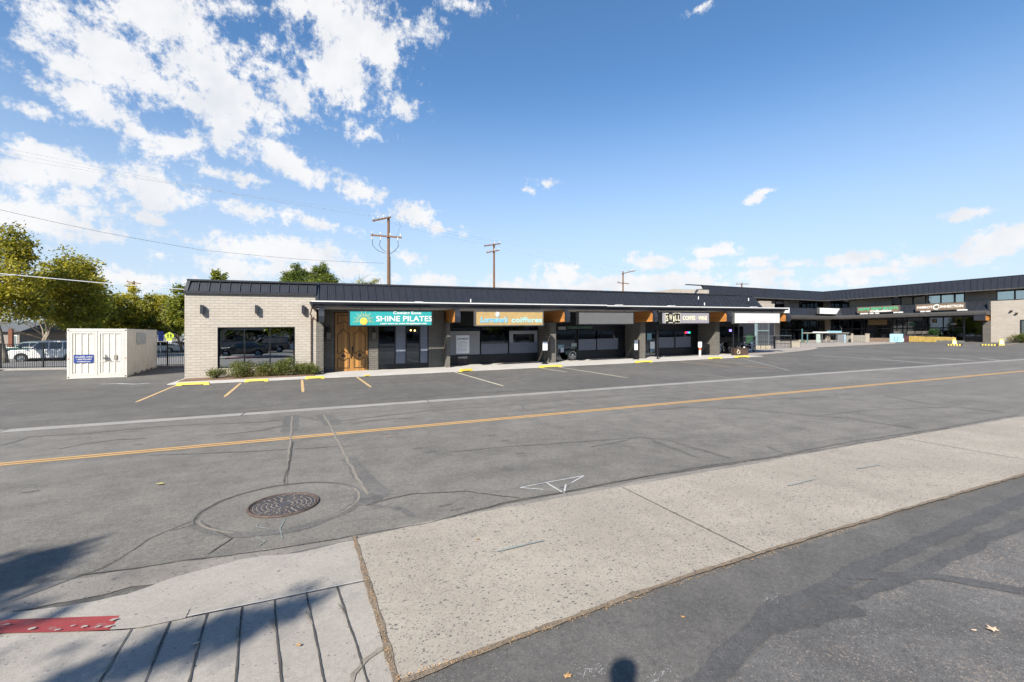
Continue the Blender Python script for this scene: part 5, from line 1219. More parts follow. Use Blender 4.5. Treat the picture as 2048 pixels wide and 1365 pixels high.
MB().box(-CW+.1, -.1, CL-.06, CL-.04, .12, CH-.1).build('rear_panel', CRM, cont, local=True)
for i, (x0, x1) in enumerate(((-CW+.12, -CW/2-.01), (-CW/2+.01, -.12))):
    d = MB()
    d.box(x0, x1, .03, .055, .15, CH-.15)
    d.box(x0, x0+.09, .0, .03, .15, CH-.15).box(x1-.09, x1, .0, .03, .15, CH-.15).box(x0+.09, x1-.09, .0, .03, .15, .26).box(x0+.09, x1-.09, .0, .03, CH-.26, CH-.15)
    n = 4
    for k in range(n): xx = x0+.17+(x1-x0-.30)*k/(n-1); d.hexa([(xx-.05, .03, .26), (xx+.05, .03, .26), (xx+.05, .031, .26), (xx-.05, .031, .26)], [(xx-.05, .03, CH-.26), (xx+.05, .03, CH-.26), (xx+.05, .031, CH-.26), (xx-.05, .031, CH-.26)]); d.hexa([(xx-.045, .03, .26), (xx+.045, .03, .26), (xx+.02, .008, .28), (xx-.02, .008, .28)][::1], [(xx-.045, .03, CH-.26), (xx+.045, .03, CH-.26), (xx+.02, .008, CH-.28), (xx-.02, .008, CH-.28)])
    if i: d.box(x0+.09, x1-.09, .0, .03, .86, .90)
    do = d.build('door', CRM, cont, local=True)
    if i:
        MB().box(x0+.22, x0+.46, -.02, -.001, 1.02, 1.09).box(x0+.30, x0+.33, -.03, -.001, .90, 1.25).box(x0+.36, x0+.52, -.025, -.001, .92, .98).build('latch', M_GALV, do, local=True)
        MB().box(x0+.66, x0+.78, -.015, -.001, .95, 1.22).build('lock_box', M_TAUPE, do, local=True)
dc = MB().box(-CW+.27, -CW+1.06, -.006, -.001, .82, 1.25).build('decal', BLUE, cont, local=True)
for txt, z, h_, w_ in (('mobile mini', 1.09, .15, .68), ('1-800-950-6464', .975, .10, .60), ('mobilemini.com', .86, .09, .54)):
    tm = text_mesh(txt, h_, bold=.003, shear=.2, extrude=.002, width=w_); place(tm, -CW+.665, -.009, z); tm.build('lettering', M_WHITE, dc, local=True)
for z in (.04, CH-.11):
    for x in (-CW+.03, -.09): MB().box(x, x+.06, -.003, -.0005, z, z+.06).build('corner_hole', M_BLK, cont, local=True)
for x in (-CW+.04, -.075): MB().box(x, x+.035, -.004, -.0005, 1.0, 1.06).build('reflector', M_LAMPR, cont, local=True)
for y, w_ in ((1.6, .5), (3.1, .5), (4.4, .5), (5.6, .5)): MB().box(-.021, -.014, y, y+w_, .03, .12).build('fork_pocket', M_BLK, cont, local=True)
MB().box(-.012, -.006, 2.1, 4.4, 1.72, 2.42).build('faded_placard', mat('faded_placard', (.52, .55, .55), .6, var=.25, vs=5), cont, local=True)
MB().box(-.03, -.022, .03, .06, 1.2, 2.4).build('serial_marks', M_FASC2, cont, local=True)
# ------------------------------------------------------------------ black iron fence
P0, P1 = Vector((-27.5, 44.6, 0)), Vector((-7.2, 38.0, 0)); FL = (P1-P0).length; fd = (P1-P0).normalized(); ang = math.atan2(fd.y, fd.x)
mid = (P0+P1)/2; fence = thing('iron_fence', 'long black iron picket fence behind the storage container', 'fence', (P0.x, P0.y, gz(P0.x, P0.y)), ang)
FHt = 1.78; npan = 8; pl_ = FL/npan
slope = (gz(P1.x, P1.y)-gz(P0.x, P0.y))/FL
for k in range(npan):
    p = MB(); a = k*pl_
    for z in (.18, FHt-.22, FHt-.04): p.box(a+.03, a+pl_-.03, -.016, .016, z, z+.035)
    n = 19
    for i in range(1, n): x = a+pl_*i/n; p.box(x-.010, x+.010, -.009, .009, .10, FHt+.02)
    p.v = [(x, y, z+slope*x) for x, y, z in p.v]; p.build('fence_panel', M_IRON, fence, local=True)
for k in range(npan+1):
    a = k*pl_; p = MB().box(a-.035, a+.035, -.035, .035, 0, FHt+.06); p.v = [(x, y, z+slope*x) for x, y, z in p.v]; p.build('post', M_IRON, fence, local=True)
sheetc = MB(); sheetc.box(0, FL+3, -.25, -.10, -.1, .14); sheetc.v = [(P0.x+x*fd.x-y*fd.y, P0.y+x*fd.y+y*fd.x, z+gz(P0.x+x*fd.x, 42)) for x, y, z in sheetc.v]
tag(sheetc.build('curb', M_STRIP), kind='structure')
# the street beyond the fence
slab('far_parking_lot', [(-160, 50), (-7, 41), (-7, 130), (-160, 160)], .006, .05, asphalt('far_asphalt', (.20, .20, .20), (.3, .3, .3), .03, fines=40))
slab('far_verge', [(-200, 66), (-8, 84), (-8, 300), (-200, 300)], .012, .05, mat('dry_ground', (.22, .19, .13), .95, var=.25, vs=.5))
# ------------------------------------------------------------------ vehicles
def wheel(root, x, y, R, w_, side, rimc=None):
    wh = MB(); wh.cyl((x, y, R), (x, y+side*w_, R), R, n=24); o = wh.build('wheel', M_TIRE, root, local=True)
    r_ = MB(); r_.cyl((x, y-side*.012, R), (x, y+side*.02, R), R*.62, n=20); r_.build('rim', rimc or M_GALV, o, local=True)
    s_ = MB()
    for k in range(5):
        a = 2*math.pi*k/5; s_.cyl((x, y-side*.02, R), (x+math.cos(a)*R*.55, y-side*.015, R+math.sin(a)*R*.55), .05, .035, 5)
    s_.build('spokes', M_CHROME, o, local=True)
    MB().cyl((x, y-side*.004, R), (x, y+side*.01, R), R*1.14, n=24) if False else None
def vehicle(name, label, cat, loc, rz, prof, green, W_, paint_, wheels, R, glassx, group=None, roof_in=.16, facing=1, extras=None, lights=True):
    """prof: lower body side outline (x,z); green: glasshouse outline (x,z) bottom-first; local x along length, front at +x; width on y"""
    t0 = thing(name, label, cat, loc, rz, group)
    # body with wheel arches cut as notches in the outline
    out = []
    b = MB(); hw = W_/2
    top = [p for p in prof]
    bot = []
    zb = min(p[1] for p in prof)
    for wx in sorted(wheels):
        bot += [(wx-R*1.18, zb)]+[(wx-math.cos(math.radians(a))*R*1.16, max(zb, R+math.sin(math.radians(a))*R*1.13)) for a in range(10, 171, 20)]+[(wx+R*1.18, zb)]
    poly = bot+top
    # split into inner hull and tapered side skins: side skins narrow above the belt
    n = len(poly)
    def yy(z, s_): return s_*(hw-.05*max(0, (z-.75))-.06*max(0, .45-z))
    vs = [(x, yy(z, -1), z) for x, z in poly]+[(x, yy(z, 1), z) for x, z in poly]
    b.add(vs, [tuple(range(n)), tuple(range(2*n-1, n-1, -1))]+[(i, n+i, n+(i+1) % n, (i+1) % n) for i in range(n)])
    b.build('body', paint_, t0, local=True, bevel=.05, fixn=True)
    # glasshouse
    g = MB(); n = len(green); zmin = min(p[1] for p in green); zmax = max(p[1] for p in green)
    def gy(z, s_): return s_*(hw-.06-roof_in*(z-zmin)/(zmax-zmin))
    vs = [(x, gy(z, -1), z) for x, z in green]+[(x, gy(z, 1), z) for x, z in green]
    g.add(vs, [tuple(range(n)), tuple(range(2*n-1, n-1, -1))]+[(i, n+i, n+(i+1) % n, (i+1) % n) for i in range(n)])
    g.build('cabin', paint_, t0, local=True, bevel=.05, fixn=True)
    for pts in glassx:
        for s_ in (-1, 1):
            w_ = MB(); k = len(pts)
            w_.add([(x, gy(z, s_)+s_*.010, z) for x, z in pts]+[(x, gy(z, s_)-s_*.02, z) for x, z in pts], [tuple(range(k)), tuple(range(2*k-1, k-1, -1))]+[(i, k+i, k+(i+1) % k, (i+1) % k) for i in range(k)])
            w_.build('side_window', M_CARGL, t0, local=True, fixn=True)
    # windscreen and rear glass, along the first and last slopes of the glasshouse
    def slope_glass(p, q, nm):
        (xa, za), (xb, zb2) = p, q; dx, dz = xb-xa, zb2-za; L_ = math.hypot(dx, dz); nx, nz = dz/L_, -dx/L_
        if nx*(xa+xb) < 0 and False: nx, nz = -nx, -nz
        for o_ in (1,):
            A = (xa+dx*.12, za+dz*.12); B_ = (xa+dx*.88, za+dz*.88); sgn = 1 if (nx > 0) == ((xa+xb)/2 > sum(pp[0] for pp in green)/len(green)) else -1
            w_ = MB(); e_ = .012*sgn
            y1, y2 = gy(A[1], 1)-.08, gy(B_[1], 1)-.08
            w_.add([(A[0]+nx*e_, -y1, A[1]+nz*e_), (A[0]+nx*e_, y1, A[1]+nz*e_), (B_[0]+nx*e_, y2, B_[1]+nz*e_), (B_[0]+nx*e_, -y2, B_[1]+nz*e_),
                    (A[0]-nx*.02*sgn, -y1, A[1]-nz*.02*sgn), (A[0]-nx*.02*sgn, y1, A[1]-nz*.02*sgn), (B_[0]-nx*.02*sgn, y2, B_[1]-nz*.02*sgn), (B_[0]-nx*.02*sgn, -y2, B_[1]-nz*.02*sgn)], [(0, 1, 2, 3), (7, 6, 5, 4), (0, 4, 5, 1), (1, 5, 6, 2), (2, 6, 7, 3), (3, 7, 4, 0)])
            w_.build(nm, M_CARGL, t0, local=True, fixn=True)
    slope_glass(green[-1], green[-2], 'rear_glass'); slope_glass(green[0], green[1], 'windscreen')
    for wx in wheels:
        for s_ in (-1, 1): wheel(t0, wx, s_*(hw-.01), R, .24, -s_)
    MB().box(min(wheels)+.2, max(wheels)-.2, -hw+.25, hw-.25, .22, .5).build('underbody', M_BLK, t0, local=True)
    xf_, xr_ = max(p[0] for p in prof), min(p[0] for p in prof)
    for s_ in (-1, 1):
        MB().box(xf_-.32, xf_-.02, s_*(hw-.34), s_*(hw-.03), .66, .82).build('headlight', M_LAMPW, t0, local=True); MB().box(xr_+.005, xr_+.14, s_*(hw-.26), s_*(hw-.035), .72, .98).build('tail_light', M_LAMPR, t0, local=True)
    # door seams and mirror
    for s_ in (-1, 1): MB().box(green[0][0]-.75, green[0][0]-.58, s_*(hw-.02), s_*(hw+.16), zmin-.02, zmin+.14).build('mirror', paint_, t0, local=True)
    return t0
def suv(name, label, loc, rz, paint_, L=5.2, H_=1.92, W_=2.0, group=None):
    h = L/2
    prof = [(h-.02, .34), (h, .62), (h-.05, .98), (h-.22, 1.10), (h-1.35, 1.17), (-h+.10, 1.17), (-h, .95), (-h-.02, .45), (-h+.1, .34)]
    green = [(h-1.30, 1.15), (h-2.05, H_-.05), (h-2.3, H_), (-h+.35, H_), (-h+.2, H_-.06), (-h+.06, 1.15)]
    gl_ = [[(h-1.62, 1.2), (h-2.10, H_-.14), (h-2.72, H_-.12), (h-2.72, 1.2)], [(h-2.80, 1.2), (h-2.80, H_-.12), (h-3.65, H_-.12), (h-3.65, 1.2)], [(h-3.75, 1.2), (h-3.75, H_-.12), (-h+.42, H_-.13), (-h+.30, 1.2)]]
    t0 = vehicle(name, label, 'suv', loc, rz, prof, green, W_, paint_, (h-.98, -h+1.12), .40, gl_, group)
    for s_ in (-1, 1):
        MB().box(-h+.5, h-2.4, s_*.72-.02, s_*.72+.02, H_+.02, H_+.06).build('roof_rail', M_GALV, t0, local=True); MB().box(-h+1.6, h-1.55, s_*(W_/2-.03), s_*(W_/2+.06), .36, .42).build('running_board', M_BLK, t0, local=True)
    return t0
def sedan(name, label, loc, rz, paint_, L=4.8, H_=1.46, W_=1.85, group=None, cat='sedan'):
    h = L/2
    prof = [(h-.05, .26), (h, .52), (h-.10, .70), (h-.5, .80), (h-1.35, .93), (-h+.55, 1.0), (-h+.08, .96), (-h, .70), (-h+.06, .28)]
    green = [(h-1.15, .90), (h-1.95, H_-.06), (h-2.35, H_), (-h+1.65, H_), (-h+1.2, H_-.07), (-h+.42, .98)]
    gl_ = [[(h-1.5, .98), (h-2.0, H_-.12), (h-2.62, H_-.09), (h-2.66, .98)], [(h-2.74, .98), (h-2.70, H_-.09), (-h+1.55, H_-.10), (-h+1.0, 1.02)]]
    return vehicle(name, label, cat, loc, rz, prof, green, W_, paint_, (h-.92, -h+.98), .33, gl_, group)
def pickup(name, label, loc, rz, paint_, group=None):
    L = 5.6; h = L/2; H_ = 1.85
    prof = [(h-.02, .40), (h, .70), (h-.05, 1.0), (h-.3, 1.08), (h-1.3, 1.14), (-h+.05, 1.16), (-h, .9), (-h, .45)]
    green = [(h-1.3, 1.12), (h-1.95, H_-.05), (h-2.15, H_), (h-3.35, H_), (h-3.5, H_-.05), (h-3.62, 1.12)]
    gl_ = [[(h-1.6, 1.18), (h-2.02, H_-.13), (h-3.3, H_-.12), (h-3.42, 1.18)]]
    t0 = vehicle(name, label, 'pickup', loc, rz, prof, green, 1.95, paint_, (h-.95, -h+1.15), .38, gl_, group, roof_in=.12)
    return t0
GC = 'vehicles parked beyond the iron fence'
bx, by = -22.1, 54.2
suv('parked_suv', 'large white SUV parked side-on behind the iron fence', (bx, by, gz(bx, by)-.02), math.pi, M_CARW, group=GC, L=5.4)
x, y = tw(62, 52); suv('parked_suv', 'dark teal vehicle whose roof shows behind the white SUV', (x, y, gz(x, y)), math.pi*.98, M_CART, L=4.9, H_=1.75, group=GC)
x, y = tw(322, 61); sedan('parked_sedan', 'white sedan parked between the container and the beige wall', (x, y, gz(x, y)), math.radians(170), M_CARW, group=GC)
x, y = tw(352, 66); sedan('parked_sedan', 'silver sedan with red tail light behind the white sedan', (x, y, gz(x, y)), math.radians(185), M_CARS, group=GC)
x, y = tw(385, 74); pickup('parked_pickup', 'white pickup partly hidden by the beige wall corner', (x, y, gz(x, y)+.25), math.radians(180), M_CARW, group=GC)
# ------------------------------------------------------------------ houses beyond
def house(label, px0, px1, pyt, D, wall, roofm, wins=(), flat=True, name='house'):
    x0, y0 = tw(px0, D); x1, y1 = tw(px1, D); cx, cy2 = (x0+x1)/2, (y0+y1)/2; g = gz(cx, cy2); w_ = math.hypot(x1-x0, y1-y0)/2; rz = math.atan2(y1-y0, x1-x0)
    zt_ = CAMH+(HZ-pyt)*D/F-g
    t0 = thing(name, label, 'house', (cx, cy2, g), rz, group='houses beyond the fence')
    MB().box(-w_, w_, 0, 7, -.2, zt_).build('wall', wall, t0, local=True)
    r_ = MB()
    if flat: r_.box(-w_-.2, w_+.2, -.3, 7.2, zt_, zt_+.22)
    else: r_.prism([(-.5, zt_), (7.5, zt_), (3.5, zt_+1.5)], 2*w_+1, 'x', -w_-.5)
    r_.build('roof', roofm, t0, local=True)
    for a, b, c_, d_ in wins:
        o = MB().box(-w_+2*w_*a, -w_+2*w_*b, -.05, -.001, zt_*c_, zt_*d_).build('window', M_WHITE, t0, local=True); MB().box(-w_+2*w_*a+.08, -w_+2*w_*b-.08, -.07, -.051, zt_*c_+.08, zt_*d_-.08).build('pane', M_SKYGL, o, local=True)
    return t0
TANW = mat('tan_stucco', (.60, .44, .31), .9, var=.05); GRW = mat('grey_house_siding', (.26, .23, .20), .9, var=.1); SHG = mat('grey_shingle', (.10, .11, .12), .9, var=.15)
house('low tan stucco building behind the white SUV', 30, 215, 655, 70, TANW, mat('brown_roof', (.16, .11, .08), .9), [(.20, .26, .78, .95), (.34, .42, .75, .95), (.52, .58, .55, .75), (.66, .78, .55, .9)])
house('grey-brown house with white window at the left edge', -60, 39, 664, 62, GRW, SHG, [(.6, .68, .3, .8), (.86, .96, .25, .85)], flat=False)
x, y = tw(22, 60); MB_ = MB().box(-.2, .2, -.2, .2, 0, 3.4); o = MB_.build('porch_column', mat('rust_brown', (.22, .08, .04), .8), at=None); o.location = (x, y, gz(x, y)); tag(o, 'rust-brown porch column in front of the grey-brown house', 'column')
# ------------------------------------------------------------------ school crossing and blue signs
YG_ = mat('fluorescent_yellow', (.50, .62, .03), .5, var=.02)
x, y = tw(339, 47); g = gz(x, y); t0 = thing('crossing_sign', 'fluorescent yellow school crossing sign with smaller plates on one post', 'road sign', (x, y, g), -math.radians(10))
MB().cyl((0, .03, 0), (0, .03, 2.5), .035, n=8).build('post', M_GALV, t0, local=True)
MB().prism([(-.40, 2.02), (.40, 2.02), (.40, 2.36), (0, 2.62), (-.40, 2.36)], .02, 'y', -.02).build('sign_plate', YG_, t0, local=True)
pg = MB()
for xx, s_ in ((-.13, 1), (.13, .85)): pg.ell((xx, -.028, 2.42), .045, .008, .045, 8, 6).box(xx-.05, xx+.05, -.03, -.021, 2.20, 2.36).box(xx-.14, xx+.14, -.029, -.022, 2.29, 2.33).box(xx-.06, xx-.02, -.03, -.021, 2.04, 2.20).box(xx+.02, xx+.06, -.03, -.021, 2.04, 2.20)
pg.build('walker_symbol', M_BLK, t0, local=True)
MB().box(-.28, .28, -.02, .0, 1.74, 1.97).build('small_plate', YG_, t0, local=True); MB().box(-.26, .26, -.02, .0, 1.45, 1.70).build('white_plate', M_WHITE, t0, local=True)
x, y = tw(321.5, 46); t0 = thing('blue_sign', 'narrow blue sign on a post left of the school crossing sign', 'sign', (x, y, gz(x, y)), math.radians(60))
MB().cyl((0, 0, 0), (0, 0, 2.7), .03, n=8).build('post', M_GALV, t0, local=True); MB().box(-.3, .3, -.03, -.01, 1.7, 2.7).build('sign_plate', BLUE, t0, local=True)
# ------------------------------------------------------------------ utility poles and cables
GPL = 'utility poles'
def upole(label, px, D, pyt, arms, r0=.17, extras=True):
    """arms: (py, left px, right px, yaw degrees, tilt)"""
    x, y = tw(px, D); g = gz(x, y); H_ = CAMH+(HZ-pyt)*D/F-g; t0 = thing('utility_pole', label, 'utility pole', (x, y, g), -math.atan2(CC, SS)*0, group=GPL)
    MB().cyl((0, 0, -.2), (0, 0, H_), r0, r0*.72, 14).build('pole', M_POLE, t0, local=True)
    rt = Vector((SS, -CC, 0)); fw = Vector((CC, SS, 0))
    ends = []
    for (pyl, pyr, pxl_, pxr, yaw) in arms:
        zl_, zr_ = CAMH+(HZ-pyl)*D/F-g, CAMH+(HZ-pyr)*D/F-g; k = D/F
        a = rt*((pxl_-px)*k)+fw*(math.tan(math.radians(yaw))*(pxl_-px)*k)+Vector((0, 0, zl_)); b = rt*((pxr-px)*k)+fw*(math.tan(math.radians(yaw))*(pxr-px)*k)+Vector((0, 0, zr_))
        off = -fw*(r0+.02); a += off; b += off
        d = (b-a).normalized(); up = Vector((0, 0, 1)); sd_ = d.cross(up).normalized(); h_ = .075
        m_ = MB(); u2 = sd_.cross(d)
        m_.hexa([a-u2*h_-sd_*.05, b-u2*h_-sd_*.05, b-u2*h_+sd_*.05, a-u2*h_+sd_*.05], [a+u2*h_-sd_*.05, b+u2*h_-sd_*.05, b+u2*h_+sd_*.05, a+u2*h_+sd_*.05])
        ao = m_.build('crossarm', M_POLE, t0, local=True)
        for f_ in ((.04, .3, .62, .96) if extras else (.08, .5, .92)):
            q = a+(b-a)*f_; MB().cyl(q+Vector((0, 0, .06)), q+Vector((0, 0, .2)), .03, n=6).cyl(q+Vector((0, 0, .2)), q+Vector((0, 0, .33)), .06, .04, 8).build('insulator', M_WHITE if f_ > .5 else M_GALV, ao, local=True)
            ends.append(Vector((x, y, g))+q+Vector((0, 0, .33)))
    return t0, Vector((x, y, g)), H_, ends
t1, b1_, h1, e1 = upole('tallest timber utility pole with two crossarms and looping cables', 777, 45, 436, [(447, 435, 751, 782, 30), (472, 476, 744, 804, 5)])
k = 45/F
def ploc(px, py, D=45, base=b1_, px0=777): return Vector((SS, -CC, 0))*((px-px0)*D/F)+Vector((0, 0, CAMH+(HZ-py)*D/F-base.z))-Vector((CC, SS, 0))*.25
for q, nm in (([(746, 480), (747, 492), (756, 502), (772, 508)], 'jumper_cable'), ([(763, 480), (760, 492), (766, 500), (774, 506)], 'jumper_cable'), ([(797, 482), (798, 494), (792, 502), (780, 510)], 'jumper_cable')):
    MB().tube([ploc(*p) for p in q], .028, 5).build(nm, M_WIRE, t1, local=True)
for px, py in ((746, 480), (763, 481), (797, 482)):
    c_ = ploc(px, py); MB().cyl(c_, c_+Vector((0, 0, .3)), .05, n=7).build('insulator', M_WHITE, t1, local=True)
MB().cyl(ploc(782, 515), ploc(783, 600), .035, n=6).build('conduit', M_GALV, t1, local=True)
MB().tube([ploc(800, 445), ploc(802, 455), ploc(794, 474)], .015, 4).build('guy_cable', M_GALV, t1, local=True)
t2, b2_, h2, e2 = upole('timber utility pole with slanting top arm above the middle shops', 988, 62, 487, [(495, 487, 969, 1001, 25), (507, 501, 973, 999, 10)], r0=.18)
t3, b3_, h3, e3 = upole('weathered utility pole with one-sided top arm behind the coffee bar', 1246, 84, 543, [(548.5, 541, 1243, 1272, 15), (566, 568, 1234, 1258, 5)], r0=.17, extras=False)
t4, b4_, h4, e4 = upole('short distant utility pole over the two-storey roof', 1483.5, 105, 567, [(569, 568.5, 1471, 1497, 5)], r0=.2, extras=False)
t5, b5_, h5, e5 = upole('distant pole top with crossarm above the gold trees', 268, 78, 563, [(564, 568, 257, 282, 10)], r0=.2, extras=False)
def cable(label, pts, r, m_=M_WIRE, sag=.0, group='overhead cables'):
    P = []
    for a, b in zip(pts, pts[1:]):
        a, b = Vector(a), Vector(b); n = 24
        for i in range(n): t_ = i/n; q = a+(b-a)*t_; q.z -= sag*4*t_*(1-t_); P.append(q)
    P.append(Vector(pts[-1])); c0 = P[0].copy()
    o = MB().tube([p-c0 for p in P], r, 4).build('overhead_cable', m_, local=True); o.location = c0
    tag(o, label, 'cable', group)
def wpt(px, py, D): x, y = tw(px, D); return Vector((x, y, CAMH+(HZ-py)*D/F))
for i, (py, lab) in enumerate(((300, 'topmost faint cable sloping down to the tallest pole'), (312, 'middle faint cable sloping down to the tallest pole'), (325, 'lowest faint cable sloping down to the tallest pole'))):
    cable(lab, [wpt(-150, py-38, 26), e1[(0, 1, 3)[i]]], .006, M_WIREL, sag=.25)
for i, lab in enumerate(('upper cable from the tallest pole to the slanting-arm pole', 'middle cable from the tallest pole to the slanting-arm pole', 'lower cable from the tallest pole to the slanting-arm pole')):
    j = (0, 2, 3)[i]; cable(lab, [e1[j], e2[j]], .006, M_WIREL, sag=.3)
for i, lab in enumerate(('upper cable from the slanting-arm pole to the weathered pole', 'lower cable from the slanting-arm pole to the weathered pole')):
    cable(lab, [e2[i*3], e3[i*2]], .006, M_WIREL, sag=.35)
cable('cable from the weathered pole to the distant short pole', [e3[2], e4[1]], .006, M_WIREL, sag=.3)
cable('thin dark service cable sweeping from upper left to the tallest pole', [wpt(-80, 404, 30), wpt(0, 420, 31.5), wpt(200, 464, 35), wpt(400, 500, 39), wpt(600, 519, 42.5), wpt(768, 527, 45)], .013, M_WIRE, sag=.02)
x, z = onY(386, 580.5, YW+.3); cable('thick pale grey cable running to the low roof corner', [wpt(-60, 541, 22), wpt(0, 547.5, 22.3), wpt(200, 566, 23), Vector((x, YW+.3, z+G*x))], .026, M_WIREL, sag=.0)
cable('second cable crossing below the thick one at the left edge', [wpt(-60, 550, 22), wpt(0, 551, 22.3), wpt(35, 550.5, 22.4)], .015, M_WIREL)
# ------------------------------------------------------------------ wheel stops
def stop(label, x0, x1, Y, rz=0, h=.13, w=.20, group='yellow wheel stops along the walkway', striped=False):
    L_ = x1-x0; cx = (x0+x1)/2; t0 = None; mb = MB()
    hl = L_/2; t = .05
    for a, b in ((-hl, -hl*.62), (-hl*.62+.0, hl*.62), (hl*.62, hl)):
        lift = 0 if a != -hl*.62 else .035
        ra = t if a == -hl else 0; rb = t if b == hl else 0
        mb.hexa([(a, -w/2, lift), (b, -w/2, lift), (b, w/2, lift), (a, w/2, lift)], [(a+ra, -w/2+.045, h), (b-rb, -w/2+.045, h), (b-rb, w/2-.045, h), (a+ra, w/2-.045, h)])
    o = mb.build('wheel_stop', M_YELP if not striped else M_TIRE, local=True, bevel=.012)
    o.location = (cx, Y, gz(cx, Y)); o.rotation_euler = (0, 0, rz); tag(o, label, 'wheel stop', group)
    if striped:
        n = 5
        for k in range(n):
            a = -hl+.1+(L_-.2)*(k+.15)/n; b = a+(L_-.2)/n*.55
            s_ = MB(); s_.hexa([(a, -w/2-.004, .02), (b, -w/2-.004, .02), (b, w/2+.004, .02), (a, w/2+.004, .02)], [(a, -w/2+.04, h+.004), (b, -w/2+.04, h+.004), (b, w/2-.04, h+.004), (a, w/2-.04, h+.004)]); s_.build('yellow_band', M_YELP, o, local=True)
    return o
for i, (a, b, y, lab) in enumerate(((-5.78, -4.50, 24.25, 'yellow wheel stop at the left end of the walkway'), (-3.20, -2.18, 24.5, 'yellow wheel stop in front of the dry shrub'), (-.62, .28, 24.6, 'yellow wheel stop in front of the first grey pier'),
        (7.2, 8.05, 24.7, 'chipped yellow wheel stop below the salon poster'), (12.1, 13.7, 24.55, 'long yellow wheel stop by the notice stand and second pale stall line'), (19.2, 20.6, 24.6, 'yellow wheel stop between the barber window and the coffee bar'), (25.7, 27.0, 24.7, 'yellow wheel stop in front of the SWILL sign, left of the last'), (28.3, 29.7, 24.7, 'last yellow wheel stop before the brown planter'))):
    stop(lab, a, b, y, rz=math.radians((0, 0, 1, 18, 6, 2, 2, 0)[i]), h=.15 if i == 3 else .13)
stop('short stub of yellow concrete half sunk before the carved doors', 2.15, 2.48, 24.78, h=.07)
for (px, L_, lab) in ((1909, 1.9, 'black and yellow striped stop under the first yellow floor sign'), (1978, 1.9, 'black and yellow striped stop between the two floor signs'), (2048, 1.8, 'black and yellow striped stop cut by the right frame edge')):
    x, y = ong(px, 692); L_ = 1.3; stop(lab, x-L_/2, x+L_/2, y, rz=math.radians(-90+14), striped=True, group='striped wheel stops by the wing', h=.16)
# ------------------------------------------------------------------ manhole
m_, t, b = newmat('cast_iron')
tc = t.n('ShaderNodeTexCoord').outputs['Object']
t.l(t.mix(t.ramp(t.noise(tc, 14, 5), .4, .62), (.060, .060, .070), (.085, .072, .068)), b.inputs['Base Color']); b.inputs['Roughness'].default_value = .5; b.inputs['Metallic'].default_value = .3
M_CAST = m_; M_RUST = mat('rust_ring', (.105, .078, .066), .8, .2, var=.3, vs=14); M_GRIT2 = mat('cover_grit', (.26, .225, .185), .95, var=.35, vs=30, fine=.5, fs=200)
mh = thing('manhole_cover', 'round cast iron manhole cover with rings of raised studs and rusty rim', 'manhole cover', (MHX, MHY, gz(MHX, MHY)+.004))
MB().cyl((0, 0, 0), (0, 0, .010), .375, n=48).build('grit', M_GRIT2, mh, local=True)
rm = MB(); rm.torus((0, 0, .008), (0, 0, 1), .405, .020, 64, 6); rm.torus((0, 0, .006), (0, 0, 1), .375, .012, 64, 6); rm.build('rim', M_RUST, mh, local=True)
st = MB(); st.cyl((0, 0, .008), (0, 0, .018), .085, n=32)
for R, n, w_ in ((.125, 10, .026), (.180, 15, .028), (.235, 20, .028), (.290, 26, .028), (.340, 34, .024)):
    for k in range(n):
        a = 2*math.pi*(k+.5*(n % 3))/n+rnd.uniform(-.03, .03); c, s_ = math.cos(a), math.sin(a); hw, hl = w_*.62, 2*math.pi*R/n*.36
        P = [(R*c+u*c-v*s_, R*s_+u*s_+v*c) for u, v in ((-hw, -hl), (hw, -hl), (hw, hl), (-hw, hl))]
        st.hexa([(p[0], p[1], .008) for p in P], [(p[0]*.998, p[1]*.998, .017) for p in P])
st.build('cover', M_CAST, mh, local=True)
# ------------------------------------------------------------------ small things in front of the shops
def base(x, y): return gz(x, y)+(WZ+.003 if 24.8 < y < 30.2 and x < 31 else .04 if x >= 31.2 else 0)
def at(px, py):
    x, y = ong(px, py); return x, y, base(x, y)
def stand(label, px, Y, hh, w_, h_, tint=M_PAPER, lines=4):
    x = xf(px, Y); g = base(x, Y); t0 = thing('notice_stand', label, 'notice stand', (x, Y, g), math.radians(4), 'notices on stands in front of the shops')
    MB().cyl((0, 0, 0), (0, 0, .05), .26, .20, 16).cyl((0, 0, .05), (0, 0, .16), .20, .03, 4).build('foot', M_BLK, t0, local=True)
    MB().cyl((0, 0, .1), (0, 0, hh-.05), .018, n=8).build('pole', M_BLK, t0, local=True)
    p = MB().box(-w_/2, w_/2, -.02, .0, hh-h_, hh).build('board', tint, t0, local=True, bevel=.006)
    if lines:
        q = MB(); q.quad((-w_/2+.01, -.0215, hh-h_+.01), (-w_/2+.02, -.0215, hh-h_+.01), (-w_/2+.02, -.0215, hh-.02), (-w_/2+.01, -.0215, hh-.02))
        for k in range(lines): q.box(-w_*.36, w_*(.36-.1*(k % 2)), -.023, -.0215, hh-.10-k*.07, hh-.075-k*.07)
        q.build('lettering', M_INK, p, local=True)
    return t0
stand('white notice on a thin black pole before the second pier', 1090, 27.0, 1.45, .36, .56)
stand('tall white notice on a black-based pole beside the third pier', 1272, 27.2, 1.38, .30, .70)
x = xf(1400, 27.2); g = base(x, 27.2); t0 = thing('notice_stand', 'white notice on an orange and white post before the fourth pier', 'notice stand', (x, 27.2, g), 0, 'notices on stands in front of the shops')
MB().box(-.06, .06, -.05, .05, 0, .75).build('post', M_WHITE, t0, local=True); MB().box(-.063, .063, -.053, .053, .50, .66).build('orange_band', mat('orange_band', (.8, .16, .04), .6), t0, local=True)
MB().box(-.17, .17, -.02, .02, .70, 1.14).build('board', M_PAPER, t0, local=True)
